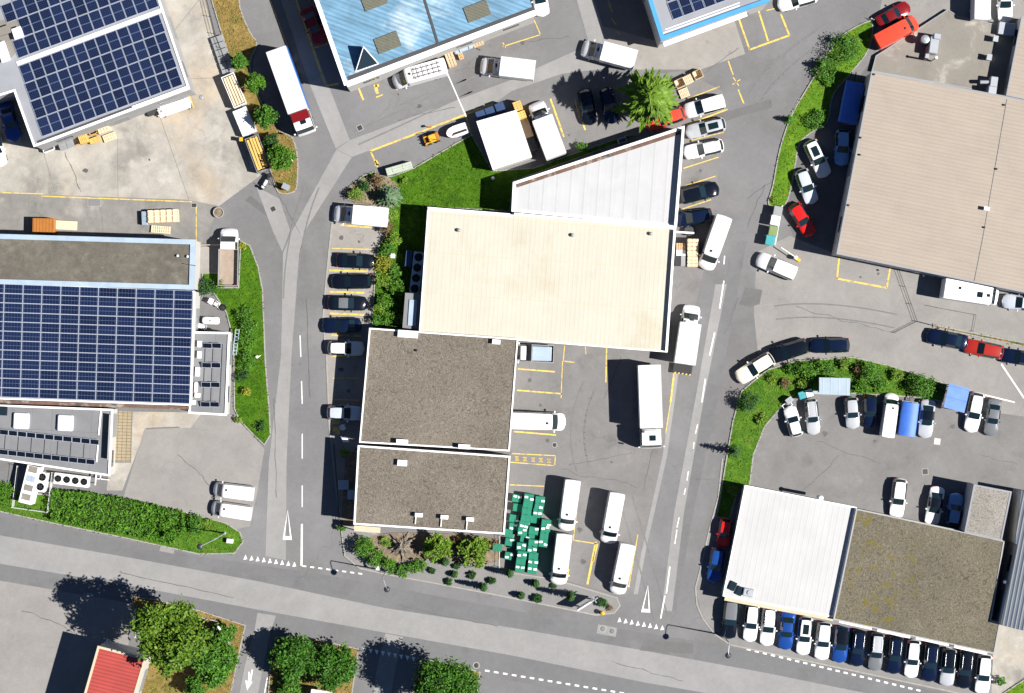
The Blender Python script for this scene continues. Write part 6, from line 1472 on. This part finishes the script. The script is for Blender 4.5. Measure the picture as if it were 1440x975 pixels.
MB().rbox((-.2, 0, .75), (1.0, .9, .7), .1).build('body', m['yellow_metal'], t); MB().rbox((-.75, 0, .9), (.4, .95, .5), .06).build('engine_cover', m['orange_plastic'], t); MB().box((.62, 0, .35), (.4, 1.2, .4)).build('bucket', m['orange_plastic'], t)
for s_ in (-1, 1): MB().box((.3, s_ * .38, .8), (.9, .1, .14)).build('arm', m['yellow_metal'], t)
b = MB()
for sx, sy in ((-.5, -.35), (-.5, .35), (.15, -.35), (.15, .35)): b.tube((sx, sy, 1.1), (sx, sy, 1.75), .03)
for s_ in (-1, 1): b.tube((-.5, s_ * .35, 1.75), (.15, s_ * .35, 1.75), .03)
b.build('roll_cage', m['dark_metal'], t); wheel_parts(t, (-.6, .4), .62, .3)
t = at('tank_trailer', 'white teardrop trailer with black top stripe beside the yellow loader', 'trailer', 643, 184, -32, 11, h=1.2)
V_ = []; prof = [(-1.25, .80), (-.6, .85), (.3, .85), (.85, .70), (1.1, .45), (1.25, .15)]
b = MB(); 
for z_ in (.45, 1.15): V_ += [(x_, -w_ * .75, z_) for x_, w_ in prof] + [(x_, w_ * .75, z_) for x_, w_ in reversed(prof)]
n_ = len(prof) * 2; b.add(V_, [(k, (k + 1) % n_, n_ + (k + 1) % n_, n_ + k) for k in range(n_)] + [tuple(range(n_, 2 * n_))]); b.build('body', m['white_plastic'], t)
MB().box((-.25, .22, 1.165), (1.6, .26, .03)).build('stripe', m['black_plastic'], t); MB().box((.62, .3, 1.17), (.2, .2, .03)).build('reflector', m['tail_glass'], t); MB().tube((1.2, 0, .45), (1.9, 0, .45), .04).build('drawbar', m['dark_metal'], t); wheel_parts(t, (-.2,), .68, .28)
t = at('barrier_post', 'orange and black barrier post in the loader shadow', 'post', 605, 179, h=.5); MB().tube((0, 0, 0), (0, 0, .9), .05).build('post', m['black_plastic'], t); MB().box((0, 0, .95), (.35, .2, .2), .3).build('lamp', m['orange_plastic'], t)
t = at('recycling_bench', 'long grey green slatted container at the upper lawn corner', 'container', 561, 237, 38, -11, h=1.1); MB().rbox((0, 0, .6), (3.0, .85, 1.0), .05).build('body', m['bench_green'], t)
b = MB()
for y_ in (-.28, 0, .28): b.box((0, y_, 1.13), (2.9, .2, .05))
for x_ in (-.7, .5): b.box((x_, 0, 1.17), (.06, .8, .04))
b.build('lid', m['bench_green'], t)
for s_ in (-1, 1): MB().box((s_ * 1.2, 0, .05), (.2, .7, .1)).build('foot', m['grey_metal'], t)
# around the storage tent
for k, (x, y) in enumerate(((676, 162), (689, 157), (703, 151))): container(['dark blue bin, left of three behind the white storage tent', 'dark blue bin, middle of three behind the white storage tent', 'dark blue bin, right of three behind the white storage tent'][k], x, y, 1.0, 1.0, 1.3, 60, -22, 'bin_blue', group='dark blue bins behind the storage tent')
for k, (x, y, h_) in enumerate(((728, 149, 1.6), (734, 163, 1.4), (739, 175, 1.2), (743, 187, 1.1))): crate(['wooden crate at the top of the crate row between tent and box truck', 'second wooden crate of the row between tent and box truck', 'third wooden crate of the row between tent and box truck', 'lowest wooden crate of the row between tent and box truck'][k], x, y, 1.05, .9, h_, 22, 60, mat='wood_yellow' if k < 2 else 'wood', group='crates between tent and box truck', n=4)
container('black bin at the lower end of the crate row beside the tent', 748, 203, .9, 1.6, 1.2, 60, -22, 'black_plastic')
t = at('garden_lamp', 'small round white garden lamp on the lawn below the storage tent', 'lamp', 693, 251, h=.5); MB().tube((0, 0, 0), (0, 0, .4), .04).build('post', m['grey_metal'], t); MB().lathe((0, 0, .4), [(.12, 0), (.2, .1), (.2, .22), (.08, .32)], 14).build('globe', m['white_plastic'], t)
t = at('ac_box', 'small grey box at the trapezoid hall wall in the tree shade', 'box', 875, 197.5, 62, -20, h=.7); MB().rbox((0, 0, .4), (1.0, .6, .6), .05).build('body', m['steel'], t); MB().box((0, 0, .71), (.8, .4, .02)).build('grille', m['dark_metal'], t)
for k, (x, y) in enumerate(((956, 117), (967.5, 112), (981.5, 104.5))): crate(['pale wooden crate half under the bright tree, first of three', 'pale wooden crate in the middle of three beside the bright tree', 'pale wooden crate at the outer end of three beside the bright tree'][k], x, y, 1.0, .95, .9, 25, -12, mat='wood_pale', open_=(k != 1), n=5, group='pale crates beside the bright tree')
pallet('white pallets on the ground between pale crates and white small van', 962, 131, 1.1, 1.0, 25, -10, levels=2)
# cooling units beside the cream hall
def fan_unit(label, px, py, w_, d_, h_, dx, dy, nf, mat='white_plastic', name='cooling_unit', group=None, z=0):
    t = at(name, label, 'cooling unit', px, py, dx, dy, group, z, h_); MB().rbox((0, 0, h_ / 2 + .05), (w_, d_, h_ - .1), .04).build('casing', m[mat], t)
    for k in range(nf):
        x_ = -w_ / 2 + w_ * (k + .5) / nf; r_ = min(d_, w_ / nf) * .40
        f = MB().lathe((x_, 0, h_), [(r_, -.02), (r_, .06), (r_ * .9, .06), (r_ * .88, .0)], 20).build('fan', m['dark_metal'], t)
        b = MB()
        for j in range(5): a = 6.283 * j / 5; b.box((x_ + math.cos(a) * r_ * .5, math.sin(a) * r_ * .5, h_ + .03), (r_ * .8, r_ * .3, .01), a)
        b.build('blade', m['black_plastic'], f)
    return t
fan_unit('long blue grey cooling unit with four fans in the shade left of the cream hall', 586, 384, 4.7, 1.15, 1.4, -.12, 1, 4, 'pale_blue_metal')
t = at('tool_cabinet', 'blue cabinet left of the four fan cooling unit', 'cabinet', 574.5, 364, -.1, 1, h=1.3); MB().rbox((0, 0, .7), (1.8, .75, 1.3), .05).build('body', m['bin_blue'], t); MB().box((0, .38, .7), (.8, .03, 1.1)).build('door', m['bin_blue'], t)
t = at('meter_box', 'small white box in the shade between hedge row and cooling unit', 'box', 552, 360, h=.8); MB().rbox((0, 0, .5), (.5, .5, .8), .04).build('body', m['white_plastic'], t); MB().box((.3, .05, .4), (.12, .2, .6)).build('pipe', m['grey_metal'], t)
for k, (x, y) in enumerate(((483, 682), (494, 696))):
    container(['blue grey box in the shade left of the lower gravel roof', 'second blue grey box in the shade, closest to the lower gravel roof wall'][k], x, y, 1.1 - .35 * k, 1.0, .8, 1, 0, 'pale_blue_metal', name='storage_box', cat='box', wheels=False)
t = at('white_sign_board', 'white arrow shaped board in the shade beside the pale silver car', 'board', 485, 618, h=1.0); MB().add([(x_, y_, z_) for z_ in (.95, 1.0) for x_, y_ in ((-.4, .25), (.1, .35), (.55, -.3), (-.2, -.35))], [(3, 2, 1, 0), (4, 5, 6, 7), (0, 1, 5, 4), (1, 2, 6, 5), (2, 3, 7, 6), (3, 0, 4, 7)]).build('panel', m['white_plastic'], t); MB().tube((0, 0, 0), (0, 0, .95), .04).build('post', m['grey_metal'], t)
t = at('wash_basin', 'white round basin below the pale silver car in the building shade', 'basin', 482, 601, h=.6); MB().lathe((0, 0, 0), [(.15, 0), (.12, .4), (.36, .6), (.30, .6), (.1, .48)], 16).build('bowl', m['white_plastic'], t); MB().box((.3, .2, .3), (.2, .4, .6)).build('frame', m['grey_metal'], t)
fence_line('pipe_fence', 'thin dark fence in the shade along the left side of the gravel roof block', [(470, 625), (475, 690), (478, 735)], 1.0, mesh=False)
# HVAC bottom left
t = at('air_handler', 'tall white air handling unit with roof panels inside the white fence', 'air handling unit', 41, 682, -.25, 1, h=2.2); MB().rbox((0, 0, 1.15), (4.3, 1.5, 2.1), .05).build('casing', m['white_plastic'], t)
for x_, mt in ((-1.75, 'flat_roof_deck'), (-.7, 'pale_sheet'), (.35, 'flat_roof_deck'), (1.4, 'flat_roof_deck')): MB().rbox((x_, 0, 2.22), (.7, 1.0, .06), .03).build('panel', m[mt], t)
fan_unit('white cooling unit with two fans inside the white fence', 58, 678, 2.2, 1.1, 1.6, -.2, 1, 2)
fan_unit('long white cooling unit with four fans beside the hedge', 100, 675.5, 3.9, 1.25, 1.4, 48, 6, 4)
t = at('pipe_rack', 'white pipe frame right of the long cooling unit', 'pipe rack', 141, 675, 1, .1, h=1.0); b = MB(); b.box((-.5, 0, 1.0), (.12, 1.3, .1)); b.box((.3, .1, 1.0), (1.4, .1, .1)); b.box((.0, .5, 1.0), (.1, .9, .1)); b.build('pipe', m['white_plastic'], t); b = MB()
for x_, y_ in ((-.5, .5), (-.5, -.5), (.8, .1)): b.tube((x_, y_, 0), (x_, y_, 1.0), .05)
b.build('leg', m['grey_metal'], t)
fence_line('white_fence', 'white framed fence enclosing the air handling units at the left border', [(27, 655), (20, 713), (69, 720), (76, 664)], 1.4, mat='white_metal', mesh=False)
# terrace left of centre
t = at('storage_tank', 'white rounded tank lying on the terrace above the panel annex', 'tank', 296, 451, 1, .03, h=1.0)
b = MB(); pr = [(-.98, .15), (-.9, .36), (-.7, .44), (.7, .44), (.9, .36), (.98, .15)]
for (x0, r0), (x1, r1) in zip(pr[:-1], pr[1:]): b.tube((x0, 0, .55), (x1, 0, .55), r0, r1, 14, cap=False)
b.build('shell', m['white_plastic'], t); MB().box((-.6, 0, .1), (.15, .7, .2)).box((.6, 0, .1), (.15, .7, .2)).build('foot', m['grey_metal'], t); MB().lathe((0, 0, .98), [(.12, 0), (.12, .08)], 10).build('cap', m['grey_metal'], t)
def chair(label, px, py, mat, rz):
    t = at('garden_chair', label, 'chair', px, py, math.cos(rz), math.sin(rz), 'garden chairs on the terrace', h=.6); MB().rbox((0, 0, .43), (.55, .55, .06), .06).build('seat', m[mat], t); MB().rbox((-.28, 0, .7), (.08, .55, .5), .03).build('backrest', m[mat], t)
    for sx in (-1, 1):
        MB().box((0, sx * .28, .62), (.5, .06, .05)).build('armrest', m[mat], t)
        for sy in (-1, 1): MB().tube((sx * .22, sy * .22, 0), (sx * .25, sy * .25, .42), .03).build('leg', m[mat], t)
chair('white garden chair, left one on the terrace below the dark bush', 297, 424, 'white_plastic', .5); chair('white garden chair in the middle of the terrace group', 305, 428, 'white_plastic', 2.2); chair('black garden chair at the right of the terrace group', 314.5, 433, 'black_plastic', 1.0)
t = at('trolley', 'white folded trolley below the white tank on the terrace', 'trolley', 282, 459, 1, .3, h=.5); MB().rbox((0, 0, .3), (.9, .55, .25), .06).build('tray', m['white_plastic'], t); MB().tube((.4, -.25, .3), (.7, -.25, .9), .03).tube((.4, .25, .3), (.7, .25, .9), .03).tube((.7, -.25, .9), (.7, .25, .9), .03).build('handle', m['steel'], t); wheel_parts(t, (-.3, .3), .26, .1, .05)
t = at('metal_rack', 'pale blue ladder like rack along the left lawn bed', 'rack', 332, 481, -.12, 1, h=.9); b = MB()
for s_ in (-1, 1): b.box((0, s_ * .2, .9), (2.9, .07, .07))
for k in range(8): b.box((-1.35 + k * .386, 0, .9), (.06, .4, .05))
b.build('frame', m['pale_blue_metal'], t); b = MB()
for x_ in (-1.35, 1.35):
    for y_ in (-.2, .2): b.tube((x_, y_, 0), (x_, y_, .9), .03)
b.build('leg', m['grey_metal'], t)
t = at('garden_figure', 'white garden figure on the left lawn near the road', 'figure', 361, 502, h=.5); MB().lathe((0, 0, 0), [(.2, 0), (.16, .1), (.12, .3), (.2, .5), (.1, .65)], 12).build('body', m['white_plastic'], t); MB().add([(.0, .05, .5), (.55, .18, .55), (.15, -.1, .5), (0, .05, .45), (.5, .17, .5), (.15, -.1, .44)], [(0, 2, 1), (3, 4, 5), (0, 1, 4, 3), (1, 2, 5, 4), (2, 0, 3, 5)]).build('wing', m['white_plastic'], t)
t = at('panel_board', 'pale concrete slab standing between felt roof and flatbed truck', 'slab', 285.5, 366, 0, 1, h=.15); MB().rbox((0, 0, .08), (3.1, 1.35, .16), .03).build('slab', m['bay_paving'], t); MB().tube((-1.7, -.6, .5), (-1.7, 2.2, .5), .05).build('rail', m['cream_trim'], t); MB().tube((-1.7, -.6, 0), (-1.7, -.6, .5), .05).build('post', m['cream_trim'], t)
# right of the cream hall
crate('big pale wooden crate beside the slanted white van', 974.5, 347, 1.2, 1.75, 1.5, 1, .02, mat='wood_pale', n=4, axis=1, group='big crates by the cream hall'); crate('lower pale wooden crate with yellow base beside the slanted white van', 974, 366, 1.15, 1.5, 1.1, 1, .02, mat='wood_pale', n=4, axis=1, group='big crates by the cream hall')
crate('small crate with orange boards at the cream hall wall', 957.5, 347, 1.05, .75, .9, 1, .02, mat='wood', n=4); crate('white crate below the orange boarded one at the cream hall wall', 957.5, 356, 1.05, .6, .9, 1, .02, mat='white_plastic', name='plastic_crate', n=3)
container('black container with white lids at the cream hall wall', 953, 366, .8, 1.3, .9, 1, .02, 'black_plastic'); container('grey container between black container and big crates', 960.5, 367, .5, 1.2, 1.0, 1, .02, 'grey_metal')
t = at('cable_drum', 'dark round drum in front of the blue car behind the roof arm', 'drum', 969, 325, h=.6); MB().lathe((0, 0, 0), [(.55, 0), (.55, .06), (.3, .08), (.3, .52), (.55, .54), (.55, .6)], 20).build('drum', m['dark_metal'], t); MB().lathe((0, 0, .6), [(.12, 0), (.12, .02)], 12).build('core', m['black_plastic'], t)
# bins at the lower end of the bright strip
for k, (x, y, mt, lb) in enumerate(((1094, 297, 'grey_metal', 'grey waste container, topmost at the lower tip of the bright strip'), (1090, 310, 'white_plastic', 'white waste container, second from the top at the strip tip'), (1087.5, 325, 'olive_plastic', 'olive green waste container above the turquoise one'), (1083, 338, 'teal_plastic', 'turquoise waste container at the lower tip of the bright strip'))):
    container(lb, x, y, .95, 1.05, 1.3, 1, .2, mt, group='waste containers at the lower tip of the bright strip')
fence_line('bin_screen', 'pale screen rail behind the row of waste containers', [(1099, 290), (1089, 345)], 1.2, mat='white_metal', mesh=False, rails=4)
t = at('barrier_gate', 'white barrier arm with yellow foot near the white small van', 'barrier', 1110, 356, 24, 16, h=.9); MB().tube((-1.1, 0, .9), (.9, 0, .9), .06).build('arm', m['white_plastic'], t); MB().rbox((.9, 0, .45), (.35, .4, .95), .05).build('housing', m['white_plastic'], t); MB().rbox((1.25, 0, .12), (.6, .4, .24), .05).build('foot', m['yellow_metal'], t)
# fences around the forecourt
fence_line('mesh_fence', 'dark fence crossing the forecourt below the beige warehouse', [(1263, 379), (1289, 452), (1312, 458)], .7, mesh=False, rails=2); fence_line('mesh_fence', 'short dark fence wing slanting off the forecourt fence corner', [(1289, 452), (1257, 468)], .5, mesh=False, rails=2)
fence_line('guard_rail', 'pale guard rail along the grass strip behind the red car', [(1313, 458), (1370, 470), (1440, 483), (1480, 490)], .6, rails=1, mat='steel', mesh=False, cat='guard rail')
fence_line('pipe_fence', 'thin grey pipe frame on the forecourt below the motorhome', [(1304, 430), (1318, 433), (1372, 443), (1368, 466)], .35, rails=1, mesh=False, cat='barrier')
# bins in the right car park
for x, y, mt, lb in ((1128, 556, 'teal_plastic', 'green container left of the shelter awning'), (1138, 553, 'white_plastic', 'white container directly left of the open shelter')): container(lb, x, y, .75, .8, 1.1, 25, -8, mt)
container('small grey container above the first white car in the car park', 1110, 563, .8, .6, 1.0, 20, -15, 'steel'); t = at('hand_cart', 'white tubular hand cart above the first white car in the car park', 'cart', 1107, 570, 20, -14, h=.6); MB().tube((-.5, -.3, .5), (.5, -.3, .7), .04).tube((-.5, .3, .5), (.5, .3, .7), .04).tube((.5, -.3, .7), (.5, .3, .7), .04).tube((-.5, -.3, .5), (-.5, .3, .5), .04).build('frame', m['white_plastic'], t); wheel_parts(t, (-.3, .3), .36, .15, .06)
# signs, lamps, hydrant
a, b_ = P(811, 855, 0), P(835, 840, 0); mid = (a + b_) / 2; d = b_ - a
t = thing('sign_panel', 'large white sign panel seen edge on at the street corner of the yard', 'sign', (mid.x, mid.y, 0), math.atan2(d.y, d.x))
MB().rbox((0, 0, 1.75), (d.length, .16, 1.9), .03).build('panel', m['white_plastic'], t)
for s_ in (-1, 1): MB().box((s_ * d.length * .35, 0, .4), (.12, .1, .8)).build('post', m['steel'], t)
MB().box((d.length * .5, 0, 2.72), (.9, .12, .06)).box((d.length * .5, 0, 2.72), (.1, .8, .06)).build('spotlight', m['steel'], t)
t = at('hydrant', 'yellow hydrant post at the street corner', 'hydrant', 847, 862, h=.6); MB().lathe((0, 0, 0), [(.22, 0), (.2, .1), (.17, .12), (.17, .75), (.26, .78), (.26, .9), (.1, 1.02)], 16).build('body', m['yellow_metal'], t); MB().rbox((-.32, 0, .55), (.2, .25, .3), .05).build('outlet', m['dark_metal'], t)
t = at('traffic_sign', 'small white triangular sign at the curved bush row', 'sign', 531, 796, h=1.8); MB().tube((0, 0, 0), (0, 0, 2.0), .03).build('post', m['steel'], t); MB().add([(-.25, -.45, 1.7), (.1, .05, 2.25), (.22, -.5, 1.7), (-.23, -.47, 1.68), (.12, .03, 2.23), (.24, -.52, 1.68)], [(0, 1, 2), (5, 4, 3), (0, 3, 4, 1), (1, 4, 5, 2), (2, 5, 3, 0)]).build('plate', m['white_plastic'], t)
def lamp(label, foot, head, h=7.2):
    f = P(*foot); hd = P(head[0], head[1], h); t = thing('street_lamp', label, 'street lamp', (f.x, f.y, 0), 0, 'street lamps along the main road'); c = (f.x, f.y, 0); v = Vector((hd.x, hd.y, 0)) - Vector((f.x, f.y, 0)); u = v.normalized()
    MB().tube((f.x, f.y, 0), (f.x, f.y, h * .5), .09, .07).tube((f.x, f.y, h * .5), (f.x, f.y, h - .2), .07, .05).build('pole', m['steel'], t, c)
    MB().path([(f.x, f.y, h - .2), (f.x + u.x * .3, f.y + u.y * .3, h), (hd.x, hd.y, h + .05)], .045).build('arm', m['steel'], t, c)
    MB().lathe((hd.x, hd.y, h - .1), [(.30, 0), (.34, .05), (.30, .14), (.08, .2)], 16).build('lamp_head', m['dark_metal'], t, c); MB().lathe((f.x, f.y, 0), [(.18, 0), (.18, .25), (.1, .3)], 12).build('base', m['steel'], t, c)
lamp('street lamp leaning over the main road at the curved bush row', (543, 803), (544, 829)); lamp('street lamp over the road in front of the black car at the right row', (1017, 893), (1024, 922)); lamp('street lamp on the rounded hedge end at the left', (316, 750), (281, 769))
f_ = P(322, 905); e_ = P(307, 882, 3.2); t = thing('leaning_pole', 'white tapered pole leaning between the trees at the left side street', 'pole', (f_.x, f_.y, 0)); c = (f_.x, f_.y, 0)
MB().tube(f_, e_, .05, .14, 10).build('shaft', m['white_plastic'], t, c); MB().lathe((f_.x, f_.y, 0), [(.2, 0), (.2, .2), (.08, .3)], 12).build('base', m['grey_metal'], t, c)
fence_line('pole_fence', 'white post pair between gravel roof corner and green crates', [(703, 753), (702, 797)], .9, mat='white_metal', mesh=False, rails=2, step=2)
t = at('info_stand', 'white box on a stand at the hedge end lawn', 'box', 323, 761, 1, .1, h=.6); MB().rbox((0, 0, .5), (.75, .5, .4), .05).build('box', m['white_plastic'], t); MB().tube((0, 0, 0), (0, 0, .4), .05).build('stand', m['dark_metal'], t)
t = at('entrance_gate', 'white gate frame with grey panel beside the tall conifer', 'gate', 196, 876, -.12, 1, h=1.8); b = MB().box((-.9, 0, 1.0), (.1, 1.2, 2.0)).box((.9, 0, 1.0), (.1, 1.2, 2.0)).box((0, -.6, 1.95), (1.9, .1, .1)).box((0, .6, 1.95), (1.9, .1, .1)).build('frame', m['white_metal'], t); MB().box((0, 0, 1.9), (1.6, .9, .06)).build('panel', m['grey_metal'], t); MB().box((1.4, -.4, 1.0), (.9, .08, .08)).build('handrail', m['white_metal'], t)
fence_line('garden_wall', 'low white wall top between the tall conifer and the main road', [(258, 862), (284, 868), (306, 873)], .8, mat='white_metal', mesh=False, rails=4)
t = at('white_canopy', 'white corner of a canopy at the bottom border below the dense trees', 'canopy', 452, 975, 1, .15, h=2.2); MB().rbox((0, -.3, 2.2), (2.4, 1.2, .1), .04).build('roof', m['white_plastic'], t)
for s_ in (-1, 1): MB().tube((s_ * 1.0, -.3, 0), (s_ * 1.0, -.3, 2.15), .04).build('post', m['steel'], t)
fence_line('rail_post', 'white leaning pole at the upper end of the bright strip', [(1224, 27), (1228, 29)], .8, mat='white_metal', mesh=False, rails=2, step=1)
for k, o in enumerate(list(bpy.data.objects)):
    if o.type == 'MESH' and not o.data.materials: print('no material', o.name)
print('objects', len(bpy.data.objects))
